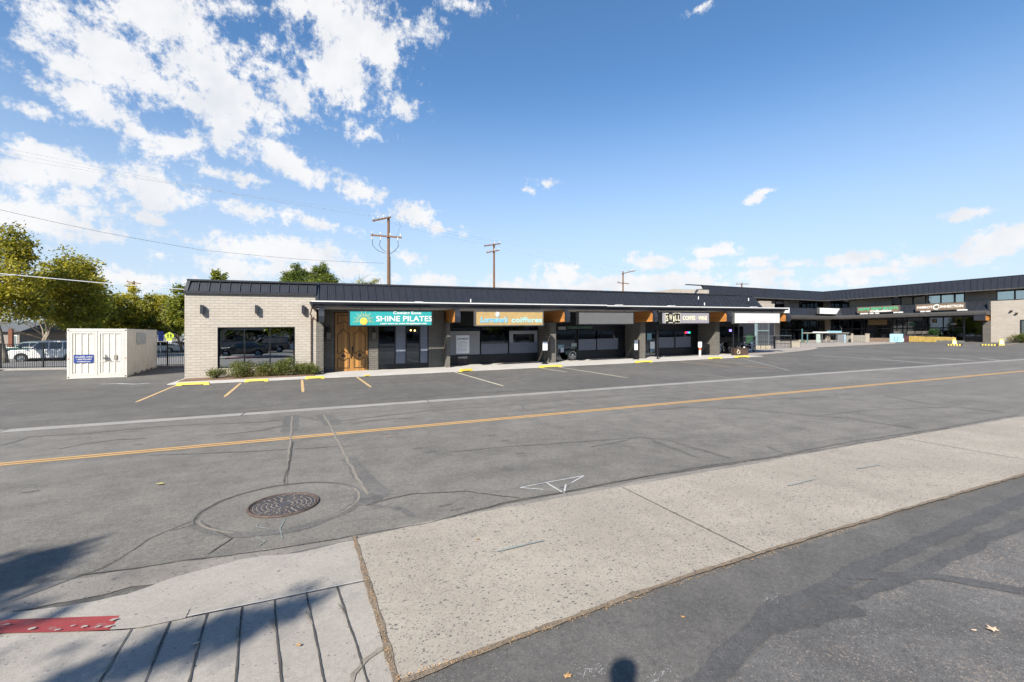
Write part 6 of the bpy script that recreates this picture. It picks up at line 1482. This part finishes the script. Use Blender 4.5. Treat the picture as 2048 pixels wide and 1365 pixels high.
# display wheel with fender
x, z = onY(1145, 712, 28.75); g = base(x, 28.75)
t0 = thing('wheel_display', 'chrome spoked car wheel under a dark curved fender by the barber door', 'wheel display', (x, 28.75, g))
MB().torus((0, 0, .40), (0, 1, 0), .34, .065, 32, 10).build('tyre', M_TIRE, t0, local=True, smooth=True)
MB().torus((0, -.02, .40), (0, 1, 0), .275, .022, 32, 8).cyl((0, -.06, .40), (0, .05, .40), .06, n=12).build('rim', M_CHROME, t0, local=True, smooth=True)
MB().cyl((0, .02, .40), (0, .05, .40), .27, n=28).build('disc', mat('dark_steel', (.10, .11, .14), .25, .8), t0, local=True)
sp = MB()
for k in range(7):
    a = 2*math.pi*k/7; sp.hexa([(math.cos(a)*.05-math.sin(a)*.02, -.03, .4+math.sin(a)*.05+math.cos(a)*.02), (math.cos(a+.5)*.27, -.02, .4+math.sin(a+.5)*.27), (math.cos(a+.5)*.27, .01, .4+math.sin(a+.5)*.27), (math.cos(a)*.05-math.sin(a)*.02, .01, .4+math.sin(a)*.05+math.cos(a)*.02)],
        [(math.cos(a)*.05+math.sin(a)*.02, -.03, .4+math.sin(a)*.05-math.cos(a)*.02), (math.cos(a+.28)*.27, -.02, .4+math.sin(a+.28)*.27), (math.cos(a+.28)*.27, .01, .4+math.sin(a+.28)*.27), (math.cos(a)*.05+math.sin(a)*.02, .01, .4+math.sin(a)*.05-math.cos(a)*.02)])
sp.build('spokes', M_CHROME, t0, local=True)
fd_ = MB(); n = 14
for i in range(n):
    a0, a1 = math.radians(15+165*i/n), math.radians(15+165*(i+1)/n)
    P = lambda a, R, y: (R*math.cos(a), y, .42+R*math.sin(a))
    fd_.hexa([P(a0, .46, -.12), P(a1, .46, -.12), P(a1, .46, .3), P(a0, .46, .3)], [P(a0, .49, -.12), P(a1, .49, -.12), P(a1, .49, .3), P(a0, .49, .3)])
fd_.build('fender', mat('dark_teal_paint', (.008, .025, .024), .2, coat=.8), t0, local=True)
# motorcycles in the corner shop
def motorcycle(label, x, y, z, rz, pnt):
    t0 = thing('motorcycle', label, 'motorcycle', (x, y, z), rz, 'motorcycles at the corner shop')
    for wx in (-.72, .78):
        w = MB().torus((wx, 0, .32), (0, 1, 0), .27, .055, 24, 8).build('wheel', M_TIRE, t0, local=True); s_ = MB().torus((wx, 0, .32), (0, 1, 0), .21, .018, 20, 6)
        for k in range(6): a = math.pi*k/6; s_.cyl((wx-.21*math.cos(a), 0, .32-.21*math.sin(a)), (wx+.21*math.cos(a), 0, .32+.21*math.sin(a)), .008, n=4)
        s_.build('rim', M_CHROME, w, local=True)
    MB().tube([(.78, .07, .32), (.62, .07, .75), (.52, .05, .98)], .025, 6).tube([(.78, -.07, .32), (.62, -.07, .75), (.52, -.05, .98)], .025, 6).build('fork', M_CHROME, t0, local=True)
    MB().tube([(.42, .36, 1.08), (.5, .15, 1.02), (.5, -.15, 1.02), (.42, -.36, 1.08)], .016, 6).build('handlebar', M_CHROME, t0, local=True)
    MB().ell((.20, 0, .78), .30, .13, .13, 14, 8).build('tank', pnt, t0, local=True, smooth=True)
    MB().ell((-.32, 0, .70), .36, .14, .07, 12, 8).build('seat', M_TIRE, t0, local=True, smooth=True)
    MB().cyl((.05, -.14, .42), (.05, .14, .42), .16, n=14).cyl((.05, 0, .42), (.22, 0, .64), .09, n=10).cyl((.05, 0, .42), (-.1, 0, .64), .09, n=10).build('engine', M_CHROME, t0, local=True)
    MB().tube([(.2, -.16, .4), (.0, -.18, .26), (-.8, -.18, .28)], [.03, .03, .045], 8).build('exhaust', M_CHROME, t0, local=True)
    MB().tube([(.52, 0, .9), (.2, 0, .65), (-.3, 0, .6), (-.72, 0, .32)], .025, 6).tube([(.45, 0, .8), (.15, 0, .28), (-.3, 0, .28), (-.72, 0, .32)], .025, 6).build('frame', M_BLK, t0, local=True)
    MB().ell((.66, 0, .90), .10, .09, .09, 12, 8).build('headlight', M_LAMPW, t0, local=True, smooth=True)
    f = MB()
    for wx in (-.72, .78):
        for i in range(7): a0, a1 = math.radians(30+20*i), math.radians(50+20*i); f.hexa([(wx+.35*math.cos(a), yy_, .32+.35*math.sin(a)) for a, yy_ in ((a0, -.07), (a1, -.07), (a1, .07), (a0, .07))], [(wx+.37*math.cos(a), yy_, .32+.37*math.sin(a)) for a, yy_ in ((a0, -.07), (a1, -.07), (a1, .07), (a0, .07))])
    f.build('fender', pnt, t0, local=True)
zf_ = .44
motorcycle('silver motorcycle standing at the left of the corner shop window', 31.0, 28.75, base(31.0, 28.7), .25, M_CARS)
motorcycle('black motorcycle standing between the silver and white-tanked ones', 33.1, 28.6, base(33.1, 28.6), -.15, M_CARB)
motorcycle('white-tanked motorcycle parked past the right end of the corner shop window', 35.3, 29.2, gz(35.3, 29.2)+.04, .3, M_CARW)
# black bin with stickers, brown planter
x, y, g = at(1420, 709.5); t0 = thing('floor_ashtray', 'narrow black floor bin with two pale stickers beside the shop door', 'bin', (x, y, g))
MB().box(-.16, .16, -.14, .14, 0, .95).build('body', M_BLK, t0, local=True, bevel=.03); MB().box(-.11, .11, -.145, -.141, .58, .78).build('sticker', M_FILML, t0, local=True); MB().box(-.11, .11, -.145, -.141, .22, .44).build('sticker', M_FILML, t0, local=True)
MB().cyl((.22, 0, 0), (.32, 0, .0), .10, n=12).box(.1, .4, -.1, .1, 0, .05).build('foot', M_BLK, t0, local=True)
x, y, g = at(1479, 711.5); t0 = thing('brown_planter', 'brown wooden planter box with a white ring emblem at the corner post', 'planter', (x, y, g), math.radians(-6))
bp_ = mat('brown_planter_wood', (.085, .05, .035), .7, var=.2, vs=4)
MB().box(-.56, .60, -.28, .28, 0, .52).build('box', bp_, t0, local=True, bevel=.01); MB().box(-.59, .63, -.31, .31, .521, .57).build('rim', bp_, t0, local=True)
MB().torus((-.36, -.29, .25), (0, 1, 0), .13, .022, 20, 6).cyl((-.36, -.29, .38), (-.44, -.29, .52), .02, n=6).build('ring_emblem', CREAM, t0, local=True); MB().box(.601, .615, -.27, .27, .05, .42).build('blue_side', mat('indigo_side', (.05, .05, .16), .6), t0, local=True)
MB().cyl((.45, 0, .57), (.45, 0, .68), .06, n=10).build('white_cup', M_WHITE, t0, local=True)
x, y, g = at(1447, 705); 
t0 = thing('low_planter', 'low grey-brown block planter behind the second canopy post', 'planter', (x, y, g)); MB().box(-.6, .6, -.2, .2, 0, .5).build('box', M_PATIO, t0, local=True, bevel=.01); MB().box(-.55, .55, -.15, .15, .5, .52).build('soil', M_MULCH, t0, local=True)
# ------------------------------------------------------------------ patio beyond the shops
GP = 'patio furniture and planters'
def railing(label, px0, py0, px1, py1, h=1.35, bars=0, rails=(.35, .75, 1.0), m_=M_BLK, topm=None):
    a = Vector(ong(px0, py0)); b = Vector(ong(px1, py1)); d = b-a; L_ = d.length; t0 = thing('railing', label, 'railing', (a.x, a.y, gz(a.x, a.y)+.04), math.atan2(d.y, d.x), 'patio railings')
    n = max(1, round(L_/1.9))
    for k in range(n+1): MB().box(L_*k/n-.04, L_*k/n+.04, -.04, .04, 0, h).build('post', m_, t0, local=True)
    MB().box(-.04, L_+.04, -.06, .06, h, h+.05).build('top_rail', topm or M_GALV, t0, local=True)
    p = MB()
    for z in rails: p.box(.04, L_-.04, -.02, .02, h*z-.05, h*z-.01) if z < 1 else None
    if bars:
        for k in range(1, bars): p.box(L_*k/bars-.012, L_*k/bars+.012, -.012, .012, .12, h)
    p.build('rails', topm or m_, t0, local=True)
railing('pale-topped open railing left of the security gate', 1452, 704, 1508, 699.5, 1.32, 0, (.4, .72), topm=M_GALV)
railing('grey railing in front of the security gate', 1510, 699.5, 1548, 698.5, 1.30, 10, (.4, .72), topm=M_GALV)
railing('black barred railing at the outer corner of the patio', 1550, 698.5, 1582, 697, 1.30, 12, (.4, .72))
# security gate
x, y, g = at(1527, 694); L_ = 2.2; t0 = thing('security_gate', 'tall pale blue-grey lattice gate behind the railings', 'gate', (x, y, g), math.radians(5))
gm = mat('pale_blue_steel', (.30, .40, .42), .5, .2); f = MB(); f.box(-1.5, -1.15, -.06, .06, 0, 2.9).box(.95, 1.0, -.03, .03, 0, 2.9).box(-1.15, .95, -.03, .03, 1.75, 1.85).box(-1.15, .95, -.03, .03, 2.85, 2.9); f.build('frame', gm, t0, local=True)
f = MB()
for k in range(10): q = -1.15+2.1*k/9; f.box(q-.02, q+.02, -.02, .02, .1, 2.9)
for z in (.3, .9, 1.4): f.box(-1.15, .95, -.024, .024, z, z+.04)
f.build('lattice', M_GALV, t0, local=True)
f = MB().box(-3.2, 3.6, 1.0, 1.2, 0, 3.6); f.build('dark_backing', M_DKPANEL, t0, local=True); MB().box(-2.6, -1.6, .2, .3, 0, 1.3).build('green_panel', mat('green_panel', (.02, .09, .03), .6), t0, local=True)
def wp(px, X): return X, onX(px, 680, X)[0]
def boxthing(name, label, cat, px0, px1, pyt, pyb, m_, dep=.5, top=None, group=GP, Z=None, WXX=None):
    x, y = wp((px0+px1)/2, WXX) if WXX else ong((px0+px1)/2, pyb); g = gz(x, y)+(Z if Z is not None else .04); D = x*CC+y*SS; k = D/F
    rz = -math.atan2(x, y)-.10; hw = (px1-px0)*k/2; h = (pyb-pyt)*k
    t0 = thing(name, label, cat, (x, y, g), rz, group)
    MB().box(-hw, hw, 0, dep, 0, h).build('body', m_, t0, local=True, bevel=.01)
    if top: MB().box(-hw-.04, hw+.04, -.04, dep+.04, h+.001, h+.06).build('top', top, t0, local=True)
    return t0, hw, h, k
BEI = mat('beige_planter', (.34, .30, .24), .85, var=.12); GYF = mat('weathered_grey_wood', (.20, .19, .17), .85, var=.15); PGR = mat('pale_green_panel', (.33, .40, .37), .6); SKB = mat('sky_blue_paint', (.34, .62, .80), .5, var=.04); TLP = mat('teal_post', (.10, .22, .24), .5)
for a, b, lab in ((1511, 1520, 'leftmost of three small beige planters under the railing'), (1522.5, 1530.5, 'middle one of three small beige planters under the railing'), (1533, 1541, 'rightmost of three small beige planters, beside a lime strip')): boxthing('planter_box', lab, 'planter', a, b, 692.5, 699.5, BEI, .4)
boxthing('planter_box', 'lime green strip of plastic between two small planters', 'planter', 1530.8, 1532.6, 693, 699, mat('lime', (.35, .6, .05), .5), .3)
boxthing('planter_box', 'wide beige planter right of the barred railing', 'planter', 1581, 1599, 684.5, 695.5, BEI, .5, BEI)
boxthing('timber_bollard', 'short beige timber post beside the wide planter', 'bollard', 1597.5, 1601, 681, 695, mat('tan_post', (.40, .34, .24), .8), .2)
boxthing('planter_box', 'low olive planter behind the timber post', 'planter', 1601, 1608, 680.5, 685.5, mat('olive', (.10, .11, .05), .8), .4)
# long serving counter
x0, y0 = ong(1611, 687); x1, y1 = ong(1697, 684.5); L_ = math.hypot(x1-x0, y1-y0); t0 = thing('bar_counter', 'long outdoor bar counter with pale worn top on thin teal posts', 'bar counter', (x0, y0, gz(x0, y0)+.04), math.atan2(y1-y0, x1-x0), GP)
kk = (x0*CC+y0*SS)/F; Ht = 21*kk
MB().box(-.1, L_*.96, -.3, .35, Ht-.12, Ht).build('counter_top', mat('pale_worn_top', (.36, .34, .27), .7, var=.15), t0, local=True)
for q in (.0, .33, .66, .93): MB().box(L_*q, L_*q+.09, -.28, -.19, 0, Ht-.12).build('leg', TLP if q == 0 else M_GALV, t0, local=True)
MB().box(-.35, -.26, .2, .3, 0, Ht+.5).build('leg', TLP, t0, local=True)
MB().box(L_*.52, L_*.80, -.2, .2, Ht+.001, Ht+.22).build('blue_cooler', SKB, t0, local=True)
MB().box(L_*.2, L_*.5, -.1, .25, Ht+.001, Ht+.1).build('tray', M_PAPER, t0, local=True); MB().tube([(L_*.83, 0, Ht), (L_*.83, 0, Ht+.65), (L_*.78, 0, Ht+.9)], .025, 6).build('tap', M_GALV, t0, local=True)
boxthing('blue_barrel_screen', 'pale green panel under the bar counter', 'panel', 1633, 1640, 669, 686.5, PGR, .1)
boxthing('service_box', 'grey steel box under the middle of the bar counter', 'cabinet', 1676, 1687, 670, 683, mat('steel_box', (.16, .17, .18), .5), .7)
def barrel(label, px, pyt, pyb, wpx, m_):
    x, y = ong(px, pyb); k = (x*CC+y*SS)/F; h = (pyb-pyt)*k; r_ = wpx*k/2; t0 = thing('barrel', label, 'barrel', (x, y, gz(x, y)+.04), 0, GP)
    MB().cyl((0, 0, 0), (0, 0, h/2), r_*.9, r_, 14, True).cyl((0, 0, h/2+.001), (0, 0, h), r_, r_*.9, 14).build('body', m_, t0, local=True)
    MB().torus((0, 0, h*.3), (0, 0, 1), r_, .02, 14, 5).torus((0, 0, h*.7), (0, 0, 1), r_, .02, 14, 5).build('hoop', M_GALV, t0, local=True)
barrel('tall pale blue barrel at the right end of the bar counter', 1689.5, 670, 686, 4.5, mat('pale_blue_drum', (.30, .42, .50), .5))
def chair(label, px, py, m_, k_=1.0, hi=1.15):
    x, y = ong(px, py) if py > 683 else wp(px, 76.4); t0 = thing('bar_chair', label, 'chair', (x, y, gz(x, y)+.04), rnd.uniform(-.6, .6)-.9, 'dark chairs on the patio'); s_ = .24*k_
    for a in (-s_, s_):
        for b in (-s_, s_): MB().cyl((a*1.1, b*1.1, 0), (a, b, hi*.62), .022, n=6).build('leg', m_, t0, local=True)
    MB().box(-s_-.02, s_+.02, -s_-.02, s_+.02, hi*.62, hi*.62+.05).build('seat', m_, t0, local=True)
    b_ = MB(); b_.box(-s_, s_, s_-.02, s_+.02, hi*.8, hi*1.1); b_.box(-s_, -s_+.04, s_-.02, s_+.02, hi*.62+.05, hi*.8).box(s_-.04, s_, s_-.02, s_+.02, hi*.62+.05, hi*.8); b_.build('backrest', m_, t0, local=True)
chair('black bar chair left of the brown-backed one under the counter', 1652, 686, M_BLK); chair('black bar chair under the middle of the counter', 1663, 686, M_BLK)
def slatfence(label, px0, px1, pyt, pyb, m_):
    t0, hw, h, k = boxthing('slat_screen', label, 'screen', px0, px1, pyt, pyb, m_, .05, group='grey slatted screens')
    s_ = MB(); n = 7
    for i in range(n): q = -hw+2*hw*(i+.5)/n; s_.box(q-hw/n*.75, q+hw/n*.75, -.03, -.001, .02, h-.02)
    s_.build('slats', mat('slat_grey_%d' % px0, (.26, .245, .21), .85, var=.15), t0, local=True)
slatfence('grey slatted screen between the barrel and the first timber pier', 1693, 1702, 672, 685.5, GYF); slatfence('wider grey slatted screen between the two timber piers', 1707, 1731, 671.5, 685, GYF)
for a, b, lab in ((1702.5, 1706, 'slim beige pier between the two slatted screens'), (1731.5, 1738, 'wider beige pier at the right end of the slatted screens')): boxthing('timber_pier', lab, 'pier', a, b, 669, 686, BEI, .25, BEI, group='beige piers of the slatted screens')
boxthing('raised_bed', 'low long brown raised bed in front of the dark storefront', 'raised bed', 1739, 1779, 677, 684.5, mat('brown_bed', (.17, .12, .085), .85), .8)
boxthing('storage_tub', 'cream plastic tub left of the sky blue board', 'tub', 1774, 1782, 679, 684.5, mat('cream_tub', (.6, .56, .42), .6), .4, M_WHITE)
t0, hw, h, k = boxthing('display_board', 'sky blue square board with two dark strokes', 'board', 1782.5, 1803, 669, 685.2, SKB, .08)
MB().tube([(-hw*.3, -.012, h*.65), (-hw*.35, -.012, h*.3), (-hw*.15, -.012, h*.1)], .03, 5).tube([(hw*.25, -.012, h*.7), (hw*.2, -.012, h*.3), (hw*.0, -.012, h*.1)], .03, 5).build('strokes', M_INK, t0, local=True)
boxthing('storage_tub', 'white plastic tub right of the sky blue board', 'tub', 1803.5, 1808.5, 678, 684.5, M_WHITE, .4, M_GALV)
boxthing('cabinet', 'dark maroon cabinet at the left end of the straw bales', 'cabinet', 1809, 1816, 672, 685, mat('maroon', (.06, .015, .02), .6), .5, M_BLK)
# straw bales
STR = mat('straw', (.66, .45, .11), .95, var=.35, vs=9, fine=.6, fs=40, bump=1, bs=30); m_ = None
n = 6
for k in range(n):
    pa, pb = 1817+91*k/n, 1817+91*(k+1)/n; x, y = wp((pa+pb)/2, 74.9); D = (x*CC+y*SS)/F; hw = abs(wp(pa, 74.9)[1]-wp(pb, 74.9)[1])/2*.97; h = (10.5-.2*k)*D
    t0 = thing('straw_bale', ('yellow straw bale first', 'yellow straw bale second', 'yellow straw bale third', 'yellow straw bale fourth', 'yellow straw bale fifth', 'yellow straw bale sixth')[k]+' from the left in the row', 'straw bale', (x, y, gz(x, y)), -math.pi/2, 'row of straw bales')
    b_ = MB(); r = random.Random(k); nn = 5
    b_.box(-hw, hw, 0, .5, 0, h); b_.build('bale', STR, t0, local=True, bevel=.05)
    s_ = MB()
    for i in range(160):
        a, z, y_ = r.uniform(-hw, hw), r.uniform(0, h), r.choice([-.01, r.uniform(0, .5)]); z = z if y_ < 0 else h; an = r.uniform(-1, 1)
        s_.box(a-.07, a+.07, y_-.01, y_+.012, z-.008, z+.010, Matrix.Translation((a, y_, z)) @ Matrix.Rotation(an, 4, 'Y') @ Matrix.Translation((-a, -y_, -z)))
    s_.build('loose_straw', mat('loose_straw_%d' % k, (.62, .45, .15), .9), t0, local=True); MB().box(-hw*.4, -hw*.36, -.012, .51, .0, h+.012).box(hw*.4, hw*.44, -.012, .51, 0, h+.012).build('twine', M_MOLD, t0, local=True)
x, y = ong(1905, 686); 
boxthing('concrete_step', 'low grey concrete ramp edge right of the straw bales', 'ramp', 1880, 1920, 682.5, 686.5, mat('ramp_grey', (.12, .12, .115), .9), 1.0, Z=0, WXX=73.9)
for px, lab in ((1792, 'dark patio chair behind the sky blue board'), (1822, 'dark patio chair behind the left bale'), (1836, 'dark patio chair behind the third bale'), (1851, 'dark patio chair behind the fourth bale'), (1868, 'dark patio chair behind the green potted plant')):
    x, y = ong(px, 682.3); chair(lab, px, 682.3, mat('taupe_wicker', (.09, .08, .07), .8), 1.6, 1.3)
x, y = wp(1867, 76.5); g = gz(x, y)+.04; t0 = thing('potted_plant', 'leafy green potted plant behind the straw bales', 'plant', (x, y, g))
MB().cyl((0, 0, 0), (0, 0, .7), .25, .35, 12).build('pot', M_BLK, t0, local=True); crown([(0, 0, 1.3, .75, .5, .35)], 700, .09, 77).build('foliage', leafmat('dark_leaf', (.01, .03, .01), (.03, .08, .02), (.07, .16, .04)), t0, local=True)
# yellow floor signs
for px, lab in ((1908.5, 'yellow caution floor sign at the right end of the straw bales'), (2002.5, 'yellow caution floor sign before the beige end wall')):
    x, y = ong(px, 691); t0 = thing('floor_sign', lab, 'floor sign', (x, y, gz(x, y)), -math.atan2(x, y)+.15, 'yellow caution floor signs')
    for s_ in (-1, 1):
        f = MB(); f.add([(-.22, s_*.20, 0), (.22, s_*.20, 0), (.12, s_*.02, .66), (-.12, s_*.02, .66), (-.22, s_*.20-.02, 0), (.22, s_*.20-.02, 0), (.12, s_*.02-.02, .66), (-.12, s_*.02-.02, .66)], [(0, 1, 2, 3), (7, 6, 5, 4), (0, 4, 5, 1), (1, 5, 6, 2), (2, 6, 7, 3), (3, 7, 4, 0)]); f.build('panel', M_YELP, t0, local=True)
    f = MB(); f.add([(-.13, -.185, .16), (.13, -.185, .16), (.08, -.075, .50), (-.08, -.075, .50)], [(0, 1, 2, 3)]); f.v = [(a, b-.03, c) for a, b, c in f.v]; f.build('white_label', M_WHITE, t0, local=True)
    f = MB(); f.add([(-.07, -.196, .18), (.07, -.196, .18), (.045, -.10, .48), (-.045, -.10, .48)], [(0, 1, 2, 3)]); f.v = [(a, b-.026, c) for a, b, c in f.v]; f.build('red_figure', M_LAMPR, t0, local=True)
# ------------------------------------------------------------------ this side of the street, behind and beside the camera (seen in the windows)
GN = 'cars parked on the near side of the street'
sedan('parked_sedan', 'black sedan parked beside the camera, seen only mirrored in the shop window', (-7.2, .2, gz(-7, 0)), math.pi, M_CARB, group=GN)
suv('parked_suv', 'silver SUV parked further back, seen only as a window reflection', (-13.5, -5.5, gz(-13, -5)), .5, M_CARS, L=4.9, group=GN)
suv('parked_suv', 'dark SUV in the back row, seen only as a window reflection', (-6.0, -9.5, gz(-6, -9)), math.pi, M_CARB, group=GN)
sedan('parked_sedan', 'white sedan in the back row, seen only as a window reflection', (-1.0, -10, gz(-1, -10)), 0, M_CARW, group=GN)
sedan('parked_sedan', 'silver sedan in the back row, seen only as a window reflection', (20, -14, gz(20, -14)), 0, M_CARS, group=GN)
GN2 = 'trees on the near side of the street'
for i, (x, y, h) in enumerate(((-24, -18, 7), (-14, -20, 8.5), (-4, -22, 8), (7, -24, 7.5), (20, -26, 9), (36, -30, 8), (55, -34, 9), (78, -38, 9), (104, -40, 10))):
    tree('green tree behind the camera standing in for the tree line mirrored in the glass' if False else ('first', 'second', 'third', 'fourth', 'fifth', 'sixth', 'seventh', 'eighth', 'ninth')[i]+' tree from the left in the row behind the camera', x, y, h*.3, .2, [(0, 0, h*.62, h*.42, h*.4, h*.30), (h*.25, .5, h*.5, h*.3, h*.3, h*.22), (-h*.28, 0, h*.5, h*.3, h*.3, h*.2)], 2600, .30, LEAF_G, M_BARKD, 60+i, group=GN2, depth=2)
h0 = thing('roadside_building', 'long low tan building across the street behind the camera', 'building', (30, -48, 0)); MB().box(-70, 110, -10, 0, -2, 5.5).build('wall', M_TAUPE, h0, local=True); MB().box(-70.5, 110.5, -10.5, .6, 5.51, 6.1).build('roof', M_FASC, h0, local=True); MB().box(-60, 100, .001, .05, .8, 3.0).build('window_band', M_GLASS, h0, local=True)
# street tree whose shadow falls across the slab at the lower left
tx, ty = -9.6, -1.2
def sh_(sx, sy, z): return (sx-z*1.05/1.12-tx, sy-z*1.0/1.12-ty, z)
cl = []
for (sx, sy, z, rx, ry, rz_) in ((-1.25, 3.93, 5.6, .20, .05, .05), (-.9, 3.98, 5.7, .26, .07, .06), (-.5, 4.05, 5.8, .26, .08, .06), (-.1, 4.2, 5.9, .16, .05, .05), (-2.75, 5.62, 5.5, .35, .22, .15), (-2.45, 5.95, 5.6, .22, .16, .10), (-3.1, 5.3, 5.5, .5, .3, .2)):
    c = sh_(sx, sy, z); cl.append((c[0], c[1], c[2], rx, ry, rz_))
t0 = tree('street tree left of the camera whose branch shadows fall on the grooved slab', tx, ty, 2.2, .16, [(-1, -.6, 6.3, 2.2, 2.0, 1.2)], 5000, .12, LEAF_G, M_BARK, 91)
crown([c for c in cl], 8000, .06, 92, shell=.2).build('low_branch_foliage', LEAF_G, t0, local=True)
br = MB()
for c in cl[:1]+cl[3:4]+cl[5:6]: br.tube([(0, 0, 2.0), (c[0]*.5-.2, c[1]*.5, 4.4), (c[0], c[1], c[2])], [.05, .035, .015], 6)
br.build('low_branch', M_BARK, t0, local=True)
# ------------------------------------------------------------------ photographer on a step stool beside the camera (only the head's shadow is in view)
SX, SY_ = -.56, .18; SG = gz(SX, SY_)+.01; PZ = .80
t0 = thing('step_ladder', 'short aluminium step ladder under the photographer, outside the frame', 'ladder', (SX, SY_, SG), .6)
for a in (-.24, .24):
    MB().tube([(a, -.42, 0), (a*.85, -.1, PZ)], .022, 6).build('leg', M_GALV, t0, local=True); MB().tube([(a, .30, 0), (a*.85, .1, PZ)], .022, 6).build('leg', M_GALV, t0, local=True)
MB().box(-.24, .24, -.15, .15, PZ-.03, PZ).build('platform', M_GALV, t0, local=True)
for z in (.27, .53): MB().box(-.22, .22, -.42+z*.4-.06, -.42+z*.4+.06, z-.02, z).build('step', M_GALV, t0, local=True)
V = {}; E_ = []; R_ = {}
def jt(n, p, r, par=None):
    V[n] = p; R_[n] = r
    if par: E_.append((par, n))
jt('pel', (0, 0, .95), .15); jt('wa', (0, 0, 1.12), .13, 'pel'); jt('ch', (0, .0, 1.34), .155, 'wa'); jt('ns', (0, 0, 1.47), .075, 'ch'); jt('nk', (0, .01, 1.54), .058, 'ns'); jt('h1', (0, .015, 1.62), .068, 'nk'); jt('h2', (0, .02, 1.71), .080, 'h1'); jt('h3', (0, .01, 1.76), .055, 'h2')
for s_, q in ((-1, 'l'), (1, 'r')):
    jt('hp'+q, (s_*.10, 0, .88), .10, 'pel'); jt('kn'+q, (s_*.11, .02, .49), .062, 'hp'+q); jt('an'+q, (s_*.11, -.01, .09), .042, 'kn'+q); jt('to'+q, (s_*.12, .16, .035), .038, 'an'+q)
    jt('sh'+q, (s_*.18, 0, 1.42), .062, 'ch'); jt('el'+q, (s_*.235, -.03, 1.13), .044, 'sh'+q); jt('wr'+q, (s_*.235, .03, .88), .030, 'el'+q); jt('pa'+q, (s_*.235, .05, .80), .034, 'wr'+q)
    for k in range(4): jt('f%d%s' % (k, q), (s_*.235, .025+.020*k, .735+.004*(k-1.5)**2), .009, 'pa'+q); jt('g%d%s' % (k, q), (s_*.215, .03+.018*k, .695+.005*(k-1.5)**2), .008, 'f%d%s' % (k, q))
    jt('t0'+q, (s_*.215, .085, .79), .010, 'pa'+q); jt('t1'+q, (s_*.20, .105, .755), .009, 't0'+q)
names = list(V); me = bpy.data.meshes.new('person'); me.from_pydata([V[n] for n in names], [(names.index(a), names.index(b)) for a, b in E_], []); me.update()
cl_, ct_, cb_ = newmat('person_clothes'); tco = ct_.n('ShaderNodeTexCoord').outputs['Object']; szp = ct_.n('ShaderNodeSeparateXYZ'); ct_.l(tco, szp.inputs[0])
cc_ = ct_.mix(ct_.math('GREATER_THAN', szp.outputs[2], .98), (.03, .045, .09), (.12, .12, .13)); cc_ = ct_.mix(ct_.math('GREATER_THAN', szp.outputs[2], 1.50), cc_, (.45, .27, .19)); ct_.l(cc_, cb_.inputs['Base Color'])
me.materials.append(cl_); pe = bpy.data.objects.new('person', me); COL.objects.link(pe); pe.location = (SX, SY_, SG+PZ); pe.rotation_euler = (0, 0, -1.2)
tag(pe, 'person in dark shirt and jeans on the step ladder, casting the head shadow', 'person')
sk = pe.modifiers.new('skin', 'SKIN'); sv = me.skin_vertices[0].data
for i, n in enumerate(names): sv[i].radius = (R_[n], R_[n]); 
sv[0].use_root = True
sb = pe.modifiers.new('sub', 'SUBSURF'); sb.levels = 2; sb.render_levels = 2
def part(mb, nm, m_, **kw): return mb.build(nm, m_, pe, local=True, smooth=True, **kw)
hair = mat('dark_hair', (.03, .02, .015), .8)
part(MB().ell((0, -.005, 1.755), .086, .104, .078, 16, 10), 'hair', hair)
for s_ in (-1, 1): part(MB().ell((s_*.030, .092, 1.70), .014, .010, .010, 8, 6), 'eye', M_INK); part(MB().ell((s_*.084, .01, 1.69), .014, .022, .034, 8, 6), 'ear', mat('skin_ear', (.45, .27, .19), .6))
part(MB().ell((0, .102, 1.675), .014, .02, .024, 8, 6), 'nose', mat('skin_nose', (.45, .27, .19), .6)); part(MB().ell((0, .088, 1.635), .026, .008, .007, 8, 6), 'mouth', M_LAMPR)
